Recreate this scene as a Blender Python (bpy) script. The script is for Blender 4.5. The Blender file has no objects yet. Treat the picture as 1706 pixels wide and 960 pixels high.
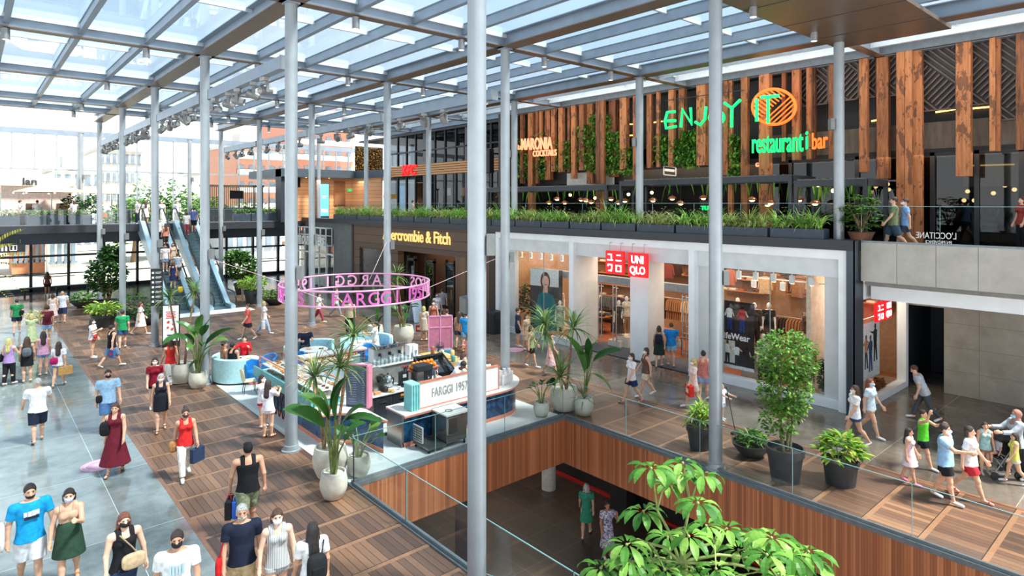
import bpy, bmesh, math, random
import numpy as np
from mathutils import Vector, Matrix, Euler, noise as mnoise
R = math.radians
PI = math.pi
SC = bpy.context.scene
COL = SC.collection
FPX, TH, HY, CH = 1038.0, R(41.1), 339.0, 6.6      # focal length (px of 1706), yaw, horizon row, eye height
cam_d = bpy.data.cameras.new('camera')
cam = bpy.data.objects.new('camera', cam_d)
COL.objects.link(cam)
cam.location = (0, 0, CH)
cam.rotation_euler = (R(90), 0, -TH)
cam_d.sensor_width = 36.0
cam_d.lens = FPX * 36.0 / 1706.0
cam_d.shift_y = -(480 - HY) / 1706.0
cam_d.clip_start, cam_d.clip_end = 0.1, 600
SC.camera = cam
SKY_STRENGTH = 0.80
SUN_STRENGTH = 6.0
EXPOSURE = 1.02
w = bpy.data.worlds.new('sky')
SC.world = w
w.use_nodes = True
nt = w.node_tree
bg = nt.nodes['Background']
tc = nt.nodes.new('ShaderNodeTexCoord')
sep = nt.nodes.new('ShaderNodeSeparateXYZ')
nt.links.new(tc.outputs['Generated'], sep.inputs[0])
cr = nt.nodes.new('ShaderNodeValToRGB')
cr.color_ramp.elements[0].position = 0.0
cr.color_ramp.elements[0].color = (0.97, 0.98, 1.0, 1)
cr.color_ramp.elements[1].position = 0.75
cr.color_ramp.elements[1].color = (0.48, 0.68, 0.90, 1)
e = cr.color_ramp.elements.new(0.10)
e.color = (0.92, 0.96, 1.0, 1)
e = cr.color_ramp.elements.new(0.22)
e.color = (0.56, 0.75, 0.94, 1)
nt.links.new(sep.outputs['Z'], cr.inputs[0])
ns = nt.nodes.new('ShaderNodeTexNoise'); ns.inputs['Scale'].default_value = 2.2; ns.inputs['Detail'].default_value = 5
nt.links.new(tc.outputs['Generated'], ns.inputs['Vector'])
r2 = nt.nodes.new('ShaderNodeValToRGB'); r2.color_ramp.elements[0].position = 0.48; r2.color_ramp.elements[1].position = 0.72
nt.links.new(ns.outputs['Fac'], r2.inputs[0])
mx = nt.nodes.new('ShaderNodeMix'); mx.data_type = 'RGBA'
nt.links.new(r2.outputs['Color'], mx.inputs['Factor'])
nt.links.new(cr.outputs['Color'], mx.inputs['A']); mx.inputs['B'].default_value = (1, 1, 1, 1)
nt.links.new(mx.outputs['Result'], bg.inputs['Color'])
mr = nt.nodes.new('ShaderNodeMapRange')                              # bright haze towards the horizon
mr.inputs['From Min'].default_value = 0.07; mr.inputs['From Max'].default_value = 0.18
mr.inputs['To Min'].default_value = SKY_STRENGTH * 2.2; mr.inputs['To Max'].default_value = SKY_STRENGTH * 0.78
nt.links.new(sep.outputs['Z'], mr.inputs['Value']); nt.links.new(mr.outputs[0], bg.inputs['Strength'])
sun_d = bpy.data.lights.new('sun', 'SUN')
sun = bpy.data.objects.new('sun', sun_d)
COL.objects.link(sun)
sun_d.energy = SUN_STRENGTH
sun_d.angle = R(9)
sun_d.color = (1.0, 0.95, 0.87)
sun.rotation_euler = Vector((-0.30, 0.42, -0.85)).to_track_quat('-Z', 'Y').to_euler()
SC.view_settings.view_transform = 'Standard'
SC.view_settings.look = 'None'
SC.view_settings.exposure = EXPOSURE
SC.view_settings.gamma = 1.0
SC.view_settings.use_curve_mapping = False
SC.cycles.transparent_max_bounces = 40
SC.cycles.max_bounces = 7
SC.cycles.diffuse_bounces = 3
SC.cycles.glossy_bounces = 3
SC.cycles.caustics_reflective = False
SC.cycles.caustics_refractive = False
SC.cycles.sample_clamp_indirect = 4.0
def area_light(loc, sx, sy, power, color, rot=(0, 0, 0)):
 d = bpy.data.lights.new('ceiling_or_fill_light', 'AREA'); d.shape = 'RECTANGLE'; d.size = sx; d.size_y = sy
 d.energy = power; d.color = color
 o = bpy.data.objects.new('ceiling_or_fill_light', d); COL.objects.link(o); o.location = loc; o.rotation_euler = rot
 return o
WARM = (1.0, 0.72, 0.45)
area_light((24.0, 17.0, 4.35), 5, 14, 400, (1.0, 0.76, 0.54))      # clothing shop ceiling
area_light((24.0, 10.5, 4.35), 4, 5, 130, (1.0, 0.76, 0.54))
area_light((24.0, 22.3, 4.35), 4, 4, 240, (1.0, 0.84, 0.66))
area_light((23.2, 32.0, 3.6), 2.5, 8, 60, WARM)                    # dark panelled shop
area_light((25.9, 12.0, 8.3), 1.6, 18, 90, WARM)                   # restaurant
area_light((25.9, 3.0, 8.3), 1.6, 5, 18, WARM)
area_light((27.0, 38.0, 8.8), 2.0, 12, 60, (1.0, .85, .7))         # counter restaurant
area_light((23.5, 48.6, 8.5), 8, 0.8, 70, (1.0, .85, .7))          # timber room soffit
area_light((14.5, 17.5, -1.35), 6, 6, 45, (1.0, .86, .72))
area_light((22.6, 14.5, 11.8), .5, 26, 130, (1.0, .93, .84), (0, R(-62), 0))   # added fill light brightening the restaurant front, no fixtures there            # lower floor
area_light((2.0, 55.0, 4.4), 10, 3, 60, (1.0, .95, .9))            # under the bridge
def lin(c):
 return tuple(((v / 255.0) / 12.92 if v / 255.0 <= 0.04045 else ((v / 255.0 + 0.055) / 1.055) ** 2.4) for v in c[:3]) + (1.0,)
class NT:
 """small node-graph writer"""
 def __init__(s, name):
  s.m = bpy.data.materials.new(name); s.m.use_nodes = True
  s.t = s.m.node_tree; s.b = s.t.nodes['Principled BSDF']; s.out = s.t.nodes['Material Output']
 def n(s, kind, **kw):
  x = s.t.nodes.new(kind)
  for k, v in kw.items(): setattr(x, k, v)
  return x
 def l(s, a, b): s.t.links.new(a, b)
 def val(s, sock, v):
  if hasattr(v, 'is_output'): s.l(v, sock)
  else: sock.default_value = v
 def math(s, op, a, b=0.0, c=0.0):
  x = s.n('ShaderNodeMath', operation=op)
  s.val(x.inputs[0], a); s.val(x.inputs[1], b); s.val(x.inputs[2], c)
  return x.outputs[0]
 def coord(s, which='Object'): return s.n('ShaderNodeTexCoord').outputs[which]
 def xyz(s, v):
  x = s.n('ShaderNodeSeparateXYZ'); s.l(v, x.inputs[0]); return x.outputs
 def vec(s, a, b, c=0.0):
  x = s.n('ShaderNodeCombineXYZ'); s.val(x.inputs[0], a); s.val(x.inputs[1], b); s.val(x.inputs[2], c); return x.outputs[0]
 def white(s, v):
  x = s.n('ShaderNodeTexWhiteNoise', noise_dimensions='3D'); s.l(v, x.inputs['Vector']); return x.outputs['Value']
 def noise(s, v, scale, detail=3.0, rough=0.5, sx=(1, 1, 1)):
  m = s.n('ShaderNodeMapping'); m.inputs['Scale'].default_value = sx; s.l(v, m.inputs['Vector'])
  x = s.n('ShaderNodeTexNoise'); x.inputs['Scale'].default_value = scale; x.inputs['Detail'].default_value = detail
  x.inputs['Roughness'].default_value = rough; s.l(m.outputs[0], x.inputs['Vector']); return x.outputs['Fac']
 def ramp(s, f, stops, const=False):
  x = s.n('ShaderNodeValToRGB'); s.val(x.inputs[0], f); el = x.color_ramp.elements
  if const: x.color_ramp.interpolation = 'CONSTANT'
  while len(el) < len(stops): el.new(0.5)
  for k, (p, c) in enumerate(stops): el[k].position = p; el[k].color = lin(c)
  return x.outputs['Color']
 def mix(s, f, a, b, mode='MIX'):
  x = s.n('ShaderNodeMix', data_type='RGBA', blend_type=mode); s.val(x.inputs['Factor'], f)
  s.val(x.inputs['A'], a); s.val(x.inputs['B'], b); return x.outputs['Result']
 def bump(s, h, strength=0.3, dist=0.01):
  x = s.n('ShaderNodeBump'); x.inputs['Strength'].default_value = strength; x.inputs['Distance'].default_value = dist
  s.l(h, x.inputs['Height']); s.l(x.outputs[0], s.b.inputs['Normal'])
 def set(s, color=None, rough=None, metal=None, spec=None):
  if color is not None: s.val(s.b.inputs['Base Color'], color)
  if rough is not None: s.val(s.b.inputs['Roughness'], rough)
  if metal is not None: s.b.inputs['Metallic'].default_value = metal
  if spec is not None: s.b.inputs['Specular IOR Level'].default_value = spec
  return s.m
_mats = {}
def plain(c, rough=0.5, metal=0.0, var=0.06, scale=6.0, spec=0.5):
 """painted / cloth / plastic surface with a slight procedural mottling"""
 k = (tuple(c), rough, metal, var, scale, spec)
 if k not in _mats:
  g = NT('paint_%d_%d_%d' % tuple(c))
  f = g.noise(g.coord(), scale, 3)
  a = tuple(max(0, v * (1 - var)) for v in c); b = tuple(min(255, v * (1 + var)) for v in c)
  g.set(g.ramp(f, [(0.3, a), (0.7, b)]), rough, metal, spec)
  _mats[k] = g.m
 return _mats[k]
def glow(c, strength):
 k = ('glow', tuple(c), strength)
 if k not in _mats:
  g = NT('glow_%d_%d_%d' % tuple(c)); g.set(lin(c), 0.5)
  g.b.inputs['Emission Color'].default_value = lin(c); g.b.inputs['Emission Strength'].default_value = strength
  _mats[k] = g.m
 return _mats[k]
def glass(tint=(225, 238, 240), refl=1.0, name='glass', dirt=0.0):
 k = ('glass', tint, refl, dirt)
 if k not in _mats:
  g = NT(name)
  tr = g.n('ShaderNodeBsdfTransparent'); tr.inputs[0].default_value = lin(tint)
  gl = g.n('ShaderNodeBsdfGlossy'); gl.inputs['Roughness'].default_value = 0.02; gl.inputs['Color'].default_value = (1, 1, 1, 1)
  fr = g.n('ShaderNodeFresnel'); bk = g.n('ShaderNodeNewGeometry').outputs['Backfacing']
  g.l(g.math('SUBTRACT', 1.45, g.math('MULTIPLY', bk, 1.45 - 1 / 1.45)), fr.inputs[0])
  f = g.math('MULTIPLY', fr.outputs[0], refl)
  m = g.n('ShaderNodeMixShader'); g.l(f, m.inputs[0]); g.l(tr.outputs[0], m.inputs[1]); g.l(gl.outputs[0], m.inputs[2])
  last = m.outputs[0]
  if dirt:
   df = g.n('ShaderNodeBsdfTranslucent'); df.inputs[0].default_value = lin((215, 226, 235))
   m2 = g.n('ShaderNodeMixShader'); m2.inputs[0].default_value = dirt
   g.l(last, m2.inputs[1]); g.l(df.outputs[0], m2.inputs[2]); last = m2.outputs[0]
  g.l(last, g.out.inputs[0])
  _mats[k] = g.m
 return _mats[k]
class MB:
 """collects shapes; build() links them as ONE mesh object"""
 def __init__(s): s.v = []; s.f = []; s.mi = []; s.cur = 0
 def mat(s, i): s.cur = i; return s
 def add(s, vs, fs):
  o = len(s.v); s.v.extend([tuple(p) for p in vs]); s.f.extend([tuple(i + o for i in q) for q in fs]); s.mi.extend([s.cur] * len(fs)); return s
 def mark(s): return len(s.v)
 def xf(s, m0, M):
  for i in range(m0, len(s.v)): s.v[i] = tuple(M @ Vector(s.v[i]))
  return s
 def cb(s, x0, x1, y0, y1, z0, z1):
  if x0 > x1: x0, x1 = x1, x0
  if y0 > y1: y0, y1 = y1, y0
  if z0 > z1: z0, z1 = z1, z0
  return s.add([(x0, y0, z0), (x1, y0, z0), (x1, y1, z0), (x0, y1, z0), (x0, y0, z1), (x1, y0, z1), (x1, y1, z1), (x0, y1, z1)],
     [(0, 3, 2, 1), (4, 5, 6, 7), (0, 1, 5, 4), (1, 2, 6, 5), (2, 3, 7, 6), (3, 0, 4, 7)])
 def box(s, c, d, rz=0.0, rx=0.0, ry=0.0):
  m0 = s.mark(); s.cb(-d[0] / 2, d[0] / 2, -d[1] / 2, d[1] / 2, -d[2] / 2, d[2] / 2)
  return s.xf(m0, Matrix.Translation(c) @ Euler((rx, ry, rz)).to_matrix().to_4x4())
 def bar(s, a, b, wd, hg):
  """square bar from a to b"""
  a, b = Vector(a), Vector(b); d = (b - a); L = d.length; z = d.normalized()
  up = Vector((0, 0, 1)) if abs(z.z) < 0.99 else Vector((0, 1, 0))
  x = up.cross(z).normalized(); y = z.cross(x)
  vs = []
  for p in (a, b):
   for sx, sy in ((-1, -1), (1, -1), (1, 1), (-1, 1)): vs.append(p + x * sx * wd / 2 + y * sy * hg / 2)
  return s.add(vs, [(3, 2, 1, 0), (4, 5, 6, 7), (0, 1, 5, 4), (1, 2, 6, 5), (2, 3, 7, 6), (3, 0, 4, 7)])
 def tube(s, pts, r, n=8, cap=True):
  pts = [Vector(p) for p in pts]; rs = r if isinstance(r, (list, tuple)) else [r] * len(pts)
  vs = []; fs = []; px = None
  for i, p in enumerate(pts):
   t = (pts[min(i + 1, len(pts) - 1)] - pts[max(i - 1, 0)])
   t = t.normalized() if t.length > 1e-9 else Vector((0, 0, 1))
   if px is None:
    px = t.orthogonal().normalized()
   else:
    px = (px - t * px.dot(t)); px = px.normalized() if px.length > 1e-6 else t.orthogonal().normalized()
   py = t.cross(px)
   for k in range(n):
    a = 2 * PI * k / n; vs.append(p + (px * math.cos(a) + py * math.sin(a)) * rs[i])
  for i in range(len(pts) - 1):
   for k in range(n):
    k2 = (k + 1) % n; fs.append((i * n + k, i * n + k2, (i + 1) * n + k2, (i + 1) * n + k))
  if cap:
   fs.append(tuple(range(n - 1, -1, -1))); fs.append(tuple(range((len(pts) - 1) * n, len(pts) * n)))
  return s.add(vs, fs)
 def cyl(s, a, b, r0, r1=None, n=20): return s.tube([a, b], [r0, r0 if r1 is None else r1], n)
 def lathe(s, prof, c=(0, 0, 0), n=32, cap=True):
  vs = []; fs = []
  for r, z in prof:
   for k in range(n):
    a = 2 * PI * k / n; vs.append((c[0] + r * math.cos(a), c[1] + r * math.sin(a), c[2] + z))
  for i in range(len(prof) - 1):
   for k in range(n):
    k2 = (k + 1) % n; fs.append((i * n + k, i * n + k2, (i + 1) * n + k2, (i + 1) * n + k))
  if cap and prof[0][0] > 1e-6: fs.append(tuple(range(n - 1, -1, -1)))
  if cap and prof[-1][0] > 1e-6: fs.append(tuple(range((len(prof) - 1) * n, len(prof) * n)))
  return s.add(vs, fs)
 def ell(s, c, r, nu=16, nv=10):
  pr = [(math.sin(PI * i / nv), -math.cos(PI * i / nv)) for i in range(nv + 1)]
  m0 = s.mark(); s.lathe([(max(a, 1e-5), b) for a, b in pr], n=nu)
  if isinstance(r, (int, float)): r = (r, r, r)
  return s.xf(m0, Matrix.Translation(c) @ Matrix.Diagonal((r[0], r[1], r[2], 1)))
 def prism(s, poly, z0, z1):
  n = len(poly); vs = [(x, y, z0) for x, y in poly] + [(x, y, z1) for x, y in poly]
  return s.add(vs, [tuple(range(n - 1, -1, -1)), tuple(range(n, 2 * n))] + [(i, (i + 1) % n, n + (i + 1) % n, n + i) for i in range(n)])
 def mesh(s, name, mats, smooth=None, fixn=True):
  me = bpy.data.meshes.new(name); me.from_pydata(s.v, [], s.f)
  for m in (mats if isinstance(mats, (list, tuple)) else [mats]): me.materials.append(m)
  if any(s.mi): me.polygons.foreach_set('material_index', s.mi)
  if fixn:
   b = bmesh.new(); b.from_mesh(me); bmesh.ops.recalc_face_normals(b, faces=b.faces); b.to_mesh(me); b.free()
  if smooth:
   me.polygons.foreach_set('use_smooth', [True] * len(me.polygons))
   if smooth < 179: me.set_sharp_from_angle(angle=R(smooth))
  me.update()
  return me
 def build(s, name, mats, parent=None, smooth=None, loc=None, bevel=0.0, rz=None, fixn=True):
  o = bpy.data.objects.new(name, s.mesh(name, mats, smooth, fixn)); COL.objects.link(o)
  if parent is not None: o.parent = parent
  if loc is not None: o.location = loc
  if rz is not None: o.rotation_euler.z = rz
  if bevel:
   b = o.modifiers.new('soft_edges', 'BEVEL'); b.width = bevel; b.segments = 2; b.limit_method = 'ANGLE'; b.angle_limit = R(40)
  return o
_labels = {}
def tag(o, label=None, cat=None, group=None, kind=None):
 if label:
  o['label'] = label
  _labels.setdefault(label, []).append(o.name)
 if cat: o['category'] = cat
 if group: o['group'] = group
 if kind: o['kind'] = kind
 return o
def thing(name, label, cat, loc=(0, 0, 0), rz=0.0, group=None):
 o = bpy.data.objects.new(name, None); COL.objects.link(o); o.empty_display_size = 0.1
 o.location = loc; o.rotation_euler = (0, 0, rz)
 return tag(o, label, cat, group)
def one(name, mb, mats, label, cat, group=None, **kw):
 return tag(mb.build(name, mats, **kw), label, cat, group)
def struct(name, mb, mats, parent=None, label=None, **kw):
 o = mb.build(name, mats, parent, **kw)
 if parent is None: o['kind'] = 'structure'
 if label: tag(o, label, 'structure')
 return o
def kids(o): return [c for c in bpy.data.objects if c.parent == o]
def dup(o, loc=None, rz=None, label=None, parent=None, _k=None):
 c = o.copy(); COL.objects.link(c)
 if parent is not None: c.parent = parent
 if loc is not None: c.location = loc
 if rz is not None: c.rotation_euler.z = rz
 if label: tag(c, label)
 for ch in o.children: dup(ch, parent=c)
 return c
ORD = ('first second third fourth fifth sixth seventh eighth ninth tenth eleventh twelfth thirteenth fourteenth fifteenth sixteenth seventeenth eighteenth nineteenth twentieth '
 'twenty-first twenty-second twenty-third twenty-fourth twenty-fifth twenty-sixth twenty-seventh twenty-eighth twenty-ninth thirtieth thirty-first thirty-second thirty-third '
 'thirty-fourth thirty-fifth thirty-sixth thirty-seventh thirty-eighth thirty-ninth fortieth').split()
_s, _c = math.sin(TH), math.cos(TH)
def onZ(x, y, z=0.0):
 d = (CH - z) * FPX / (y - HY); u = (x - 853) / FPX
 return Vector((d * (u * _c + _s), d * (-u * _s + _c), z))
def onX(x, y, X):
 u = (x - 853) / FPX; d = X / (u * _c + _s)
 return Vector((X, d * (-u * _s + _c), CH - (y - HY) / FPX * d))
def onY(x, y, Y):
 u = (x - 853) / FPX; d = Y / (-u * _s + _c)
 return Vector((d * (u * _c + _s), Y, CH - (y - HY) / FPX * d))
def atD(x, y, d):
 u = (x - 853) / FPX
 return Vector((d * (u * _c + _s), d * (-u * _s + _c), CH - (y - HY) / FPX * d))
def facing(p):
 """rotation about z that turns local +Y towards the camera from p"""
 return math.atan2(-p[1], -p[0]) - PI / 2
def text_mb(body, size=1.0, depth=0.02, bold=0.0, sx=1.0, align='LEFT', shear=0.0):
 """lettering in the XZ plane, facing -Y, baseline on z = 0"""
 cu = bpy.data.curves.new('lettering', 'FONT'); cu.body = body; cu.size = size; cu.extrude = depth / 2; cu.offset = bold
 cu.align_x = align; cu.shear = shear; cu.resolution_u = 4
 ob = bpy.data.objects.new('lettering', cu); COL.objects.link(ob)
 bpy.context.view_layer.update()
 me = bpy.data.meshes.new_from_object(ob.evaluated_get(bpy.context.evaluated_depsgraph_get()))
 b = MB(); b.add([(v.co.x * sx, -v.co.z, v.co.y) for v in me.vertices], [tuple(p.vertices) for p in me.polygons])
 bpy.data.objects.remove(ob); bpy.data.curves.remove(cu); bpy.data.meshes.remove(me)
 return b
def mat_deck():
 g = NT('hardwood_deck'); x, y, z = g.xyz(g.coord())
 yb = g.math('DIVIDE', g.math('ADD', y, 0.22), 1.03); band = g.math('FLOOR', yb); fy = g.math('FRACT', yb)
 xs = g.math('ADD', x, g.math('MULTIPLY', band, 0.37)); bd = g.math('DIVIDE', xs, 0.145)
 bi = g.math('FLOOR', bd); fx = g.math('FRACT', bd); gi = g.math('FLOOR', g.math('DIVIDE', bi, 6.0))
 wb = g.white(g.vec(bi, band, 1.0)); wg = g.white(g.vec(gi, band, 7.0))
 f = g.math('ADD', g.math('MULTIPLY', wb, 0.42), g.math('MULTIPLY', wg, 0.58))
 grain = g.noise(g.coord(), 9.0, 4, 0.6, (3.0, 0.5, 1.0))
 f = g.math('ADD', f, g.math('MULTIPLY', g.math('SUBTRACT', grain, 0.5), 0.35))
 colr = g.ramp(f, [(0.05, (72, 55, 47)), (0.35, (94, 70, 57)), (0.6, (112, 82, 64)), (0.95, (146, 108, 81))])
 strip = g.math('LESS_THAN', fy, 0.105)
 colr = g.mix(strip, colr, g.ramp(grain, [(0.2, (120, 88, 66)), (0.8, (156, 116, 86))]))
 gap = g.math('MULTIPLY', g.math('LESS_THAN', fx, 0.07), g.math('SUBTRACT', 1.0, strip))
 gap = g.math('MAXIMUM', gap, g.math('LESS_THAN', g.math('ABSOLUTE', g.math('SUBTRACT', fy, 0.105)), 0.008))
 colr = g.mix(gap, colr, lin((34, 27, 24)))
 g.bump(g.math('SUBTRACT', 1.0, gap), 0.25, 0.004)
 return g.set(colr, g.math('ADD', 0.27, g.math('MULTIPLY', grain, 0.22)), 0, 0.5)
def mat_stone(c0, c1, rough, sx, sy, name, ox=0.0):
 g = NT(name); co = g.coord(); x, y, z = g.xyz(co)
 n1 = g.noise(co, 0.55, 6, 0.62); n2 = g.noise(co, 3.2, 5, 0.65)
 f = g.math('ADD', g.math('MULTIPLY', n1, 0.65), g.math('MULTIPLY', n2, 0.35))
 tx = g.math('DIVIDE', g.math('ADD', x, ox), sx); ty = g.math('DIVIDE', y, sy)
 wt = g.white(g.vec(g.math('FLOOR', tx), g.math('FLOOR', ty), 0.0))
 f = g.math('ADD', f, g.math('MULTIPLY', g.math('SUBTRACT', wt, 0.5), 0.12))
 colr = g.ramp(f, [(0.3, c0), (0.62, c1)])
 j = g.math('MAXIMUM', g.math('LESS_THAN', g.math('FRACT', tx), 0.012 / sx), g.math('LESS_THAN', g.math('FRACT', ty), 0.012 / sy))
 colr = g.mix(j, colr, lin(tuple(min(255, v * 1.25 + 20) for v in c1)))
 return g.set(colr, g.math('ADD', rough, g.math('MULTIPLY', n2, rough * 0.8)), 0, 0.6)
def mat_boards(name, stops, wd, rough=0.4, axis='xy', grain=(6, 6, 0.4)):
 g = NT(name); co = g.coord(); x, y, z = g.xyz(co)
 u = g.math('ADD', x, y) if axis == 'xy' else (z if axis == 'z' else x)
 b = g.math('DIVIDE', u, wd); w_ = g.white(g.vec(g.math('FLOOR', b), 3.0, 0.0)); n = g.noise(co, 2.0, 5, 0.6, grain)
 f = g.math('ADD', g.math('MULTIPLY', w_, 0.6), g.math('MULTIPLY', n, 0.4))
 colr = g.mix(g.math('LESS_THAN', g.math('FRACT', b), 0.07), g.ramp(f, stops), lin(tuple(v * 0.45 for v in stops[0][1])))
 return g.set(colr, rough)
def mat_timber():
 g = NT('reclaimed_timber'); co = g.coord()
 oi = g.n('ShaderNodeObjectInfo').outputs['Random']
 va = g.n('ShaderNodeVectorMath', operation='ADD'); g.l(co, va.inputs[0]); g.l(g.math('MULTIPLY', oi, 40.0), va.inputs[1]); co = va.outputs[0]
 n = g.noise(co, 2.4, 6, 0.68, (5, 5, 0.45)); m = g.noise(co, 1.1, 5, 0.7, (2.5, 2.5, 1.0))
 f = g.math('ADD', g.math('MULTIPLY', n, 0.7), g.math('MULTIPLY', oi, 0.3))
 a = g.ramp(f, [(0.24, (58, 34, 22)), (0.42, (132, 78, 44)), (0.62, (180, 114, 68)), (0.88, (206, 146, 96))])
 colr = g.mix(g.math('MULTIPLY', g.math('GREATER_THAN', m, 0.56), 0.7), a, lin((66, 40, 26)))
 g.bump(n, 0.5, 0.01)
 return g.set(colr, 0.72)
def mat_leaf(name, stops, rough=0.38, trans=0.0):
 g = NT(name)
 geo = g.n('ShaderNodeNewGeometry'); rnd = geo.outputs['Random Per Island']
 n = g.noise(g.coord(), 7.0, 3)
 f = g.math('ADD', g.math('MULTIPLY', rnd, 0.75), g.math('MULTIPLY', n, 0.25))
 c = g.ramp(f, stops)
 g.set(c, rough, 0, 0.25)
 tl = g.n('ShaderNodeBsdfTranslucent'); g.l(c, tl.inputs[0])
 m = g.n('ShaderNodeMixShader'); m.inputs[0].default_value = 0.28
 g.l(g.b.outputs[0], m.inputs[1]); g.l(tl.outputs[0], m.inputs[2]); g.l(m.outputs[0], g.out.inputs[0])
 return g.m
M_DECK = mat_deck()
M_STONE = mat_stone((88, 97, 96), (146, 153, 150), 0.07, 2.4, 3.6, 'polished_grey_stone')
M_STONE2 = mat_stone((72, 66, 58), (122, 114, 104), 0.10, 2.4, 3.0, 'polished_brown_stone')
M_TERRAZZO = mat_stone((196, 200, 196), (226, 228, 224), 0.25, 30, 30, 'pale_terrazzo')
M_CLAD = mat_boards('cherry_cladding', [(0.1, (134, 76, 46)), (0.5, (168, 100, 62)), (0.9, (200, 128, 84))], 0.055, 0.4)
M_CONC = mat_stone((148, 144, 134), (182, 178, 168), 0.45, 40, 40, 'pale_concrete')
M_STEEL = plain((150, 157, 161), 0.36, 0.25, 0.03, 3)
M_BEAM = plain((136, 150, 164), 0.42, 0.25, 0.04, 2)
M_BEAMLT = plain((206, 212, 216), 0.42, 0.2, 0.04, 2)
M_SOFFIT = plain((112, 96, 84), 0.38, 0.15, 0.05, 2)  # the canopy's own brown; under grey beams it paints in deck bounce light
M_DARK = plain((46, 50, 56), 0.45, 0.2, 0.06, 3)
M_NAVY = plain((38, 46, 56), 0.5, 0.0, 0.06, 3)
M_BLACK = plain((26, 26, 28), 0.5)
M_WHITE = plain((226, 228, 228), 0.45, 0, 0.02, 2)
M_OFFW = plain((206, 208, 206), 0.45, 0, 0.02, 2)
M_CHROME = plain((190, 194, 196), 0.18, 0.95, 0.03)
M_TIMBER = mat_timber()
M_GLASS = glass((250, 253, 253), 0.9)
M_GLASSR = glass((238, 246, 251), 0.8, 'roof_glass', 0.05)
M_GLASSB = glass((248, 252, 252), 0.6)
M_GLASSS = glass((250, 252, 252), 0.5, 'shop_glass')
M_GLASST = glass((246, 249, 250), 0.0, 'terrace_glass')
M_GLASSD = glass((150, 158, 160), 1.6, 'tinted_glass')
M_EDGE = plain((120, 160, 160), 0.15, 0.0, 0.03)
# ================================================================== SHELL
GX, GDX, GY, GDY, ZT = 6.50, 7.52, 8.36, 8.07, 11.97
FX = 20.75                                    # shop fronts
UZ = 5.10                                     # upper floor
OX0, OX1, OY1 = 6.78, 13.88, 13.48            # edges of the opening in the floor
ROOF_Y1 = 44.2
ROOF_X0 = GX - 3 * GDX
b = MB(); b.cb(-16, 3.47, -4, 58.6, -0.4, 0.0); struct('floor_polished', b, M_STONE)
b = MB(); b.cb(3.47, OX0, -4, 49, -0.4, 0.0); b.cb(OX0, OX1, 25.6, 49, -0.4, 0.0); b.cb(OX1, 17.1, -4, 49, -0.4, 0.0)
struct('floor_deck', b, M_DECK)
b = MB(); b.cb(OX0, OX1, OY1, 25.6, -0.4, 0.004); struct('floor_terrazzo', b, M_TERRAZZO)
b = MB(); b.cb(17.1, 30, -6, 58.6, -0.4, -0.002); b.cb(3.47, 17.1, 49, 58.6, -0.4, -0.002); struct('floor_promenade', b, M_STONE2)
for n_, x0, x1, y0, y1 in (('trim_1', 17.06, 17.16, -4, 49), ('trim_2', 3.42, 3.50, -4, 49)):
 b = MB(); b.cb(x0, x1, y0, y1, -0.05, 0.004); struct(n_, b, plain((128, 92, 70), 0.35))
b = MB(); b.cb(OX1 - .05, OX1 - .005, -4, OY1, -1.40, -0.06); struct('wall_opening_right', b, M_CLAD)
b = MB(); b.cb(OX0, OX1, OY1 - .05, OY1 - .005, -1.40, -0.06); struct('wall_opening_far', b, M_CLAD)
b = MB(); b.cb(OX0 + .005, OX0 + .05, -4, OY1, -1.40, -0.06); struct('wall_opening_left', b, M_CLAD)
g_edge = plain((112, 122, 126), 0.35, 0.4)
b = MB(); b.cb(OX1 - 0.06, OX1 + 0.08, -4, OY1 - 0.06, -0.07, 0.03); b.cb(OX0 - 0.08, OX1 + 0.08, OY1 - 0.06, OY1 + 0.08, -0.07, 0.03)
b.cb(OX0 - 0.08, OX0 + 0.06, -4, OY1 - 0.06, -0.07, 0.03); struct('trim_3', b, g_edge)
LZ = -3.9
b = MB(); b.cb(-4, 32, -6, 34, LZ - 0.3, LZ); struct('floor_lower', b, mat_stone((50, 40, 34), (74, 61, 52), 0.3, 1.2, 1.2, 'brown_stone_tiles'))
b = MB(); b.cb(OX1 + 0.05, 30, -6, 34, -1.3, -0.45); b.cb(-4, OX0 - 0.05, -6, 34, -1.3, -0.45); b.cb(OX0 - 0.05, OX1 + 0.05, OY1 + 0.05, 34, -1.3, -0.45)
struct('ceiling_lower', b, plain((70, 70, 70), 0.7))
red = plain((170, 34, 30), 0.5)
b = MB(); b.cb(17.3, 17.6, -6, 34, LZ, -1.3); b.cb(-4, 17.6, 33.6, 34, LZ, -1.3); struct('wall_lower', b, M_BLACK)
b = MB(); b.cb(17.2, 17.3, -6, 34, LZ, LZ + 0.10); b.cb(8, 17.3, 28.8, 29.0, LZ, LZ + 0.2); struct('baseboard_lower', b, red)
for k, y in enumerate((9.5, 13.2, 18.6)):
 b = MB(); b.cb(16.6, 17.1, y, y + .7, LZ, -1.4); struct('wall_lower_pier_%d' % (k + 1), b, M_BLACK)
b = MB(); b.cyl((11.2, 14.9, LZ), (11.2, 14.9, -1.3), 0.34, n=28); struct('column', b, M_NAVY, smooth=50)
b = MB(); b.cyl((16.1, 16.4, LZ), (16.1, 16.4, -1.3), 0.26, n=28); struct('column', b, plain((180, 180, 176), 0.5), smooth=50)
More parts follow.
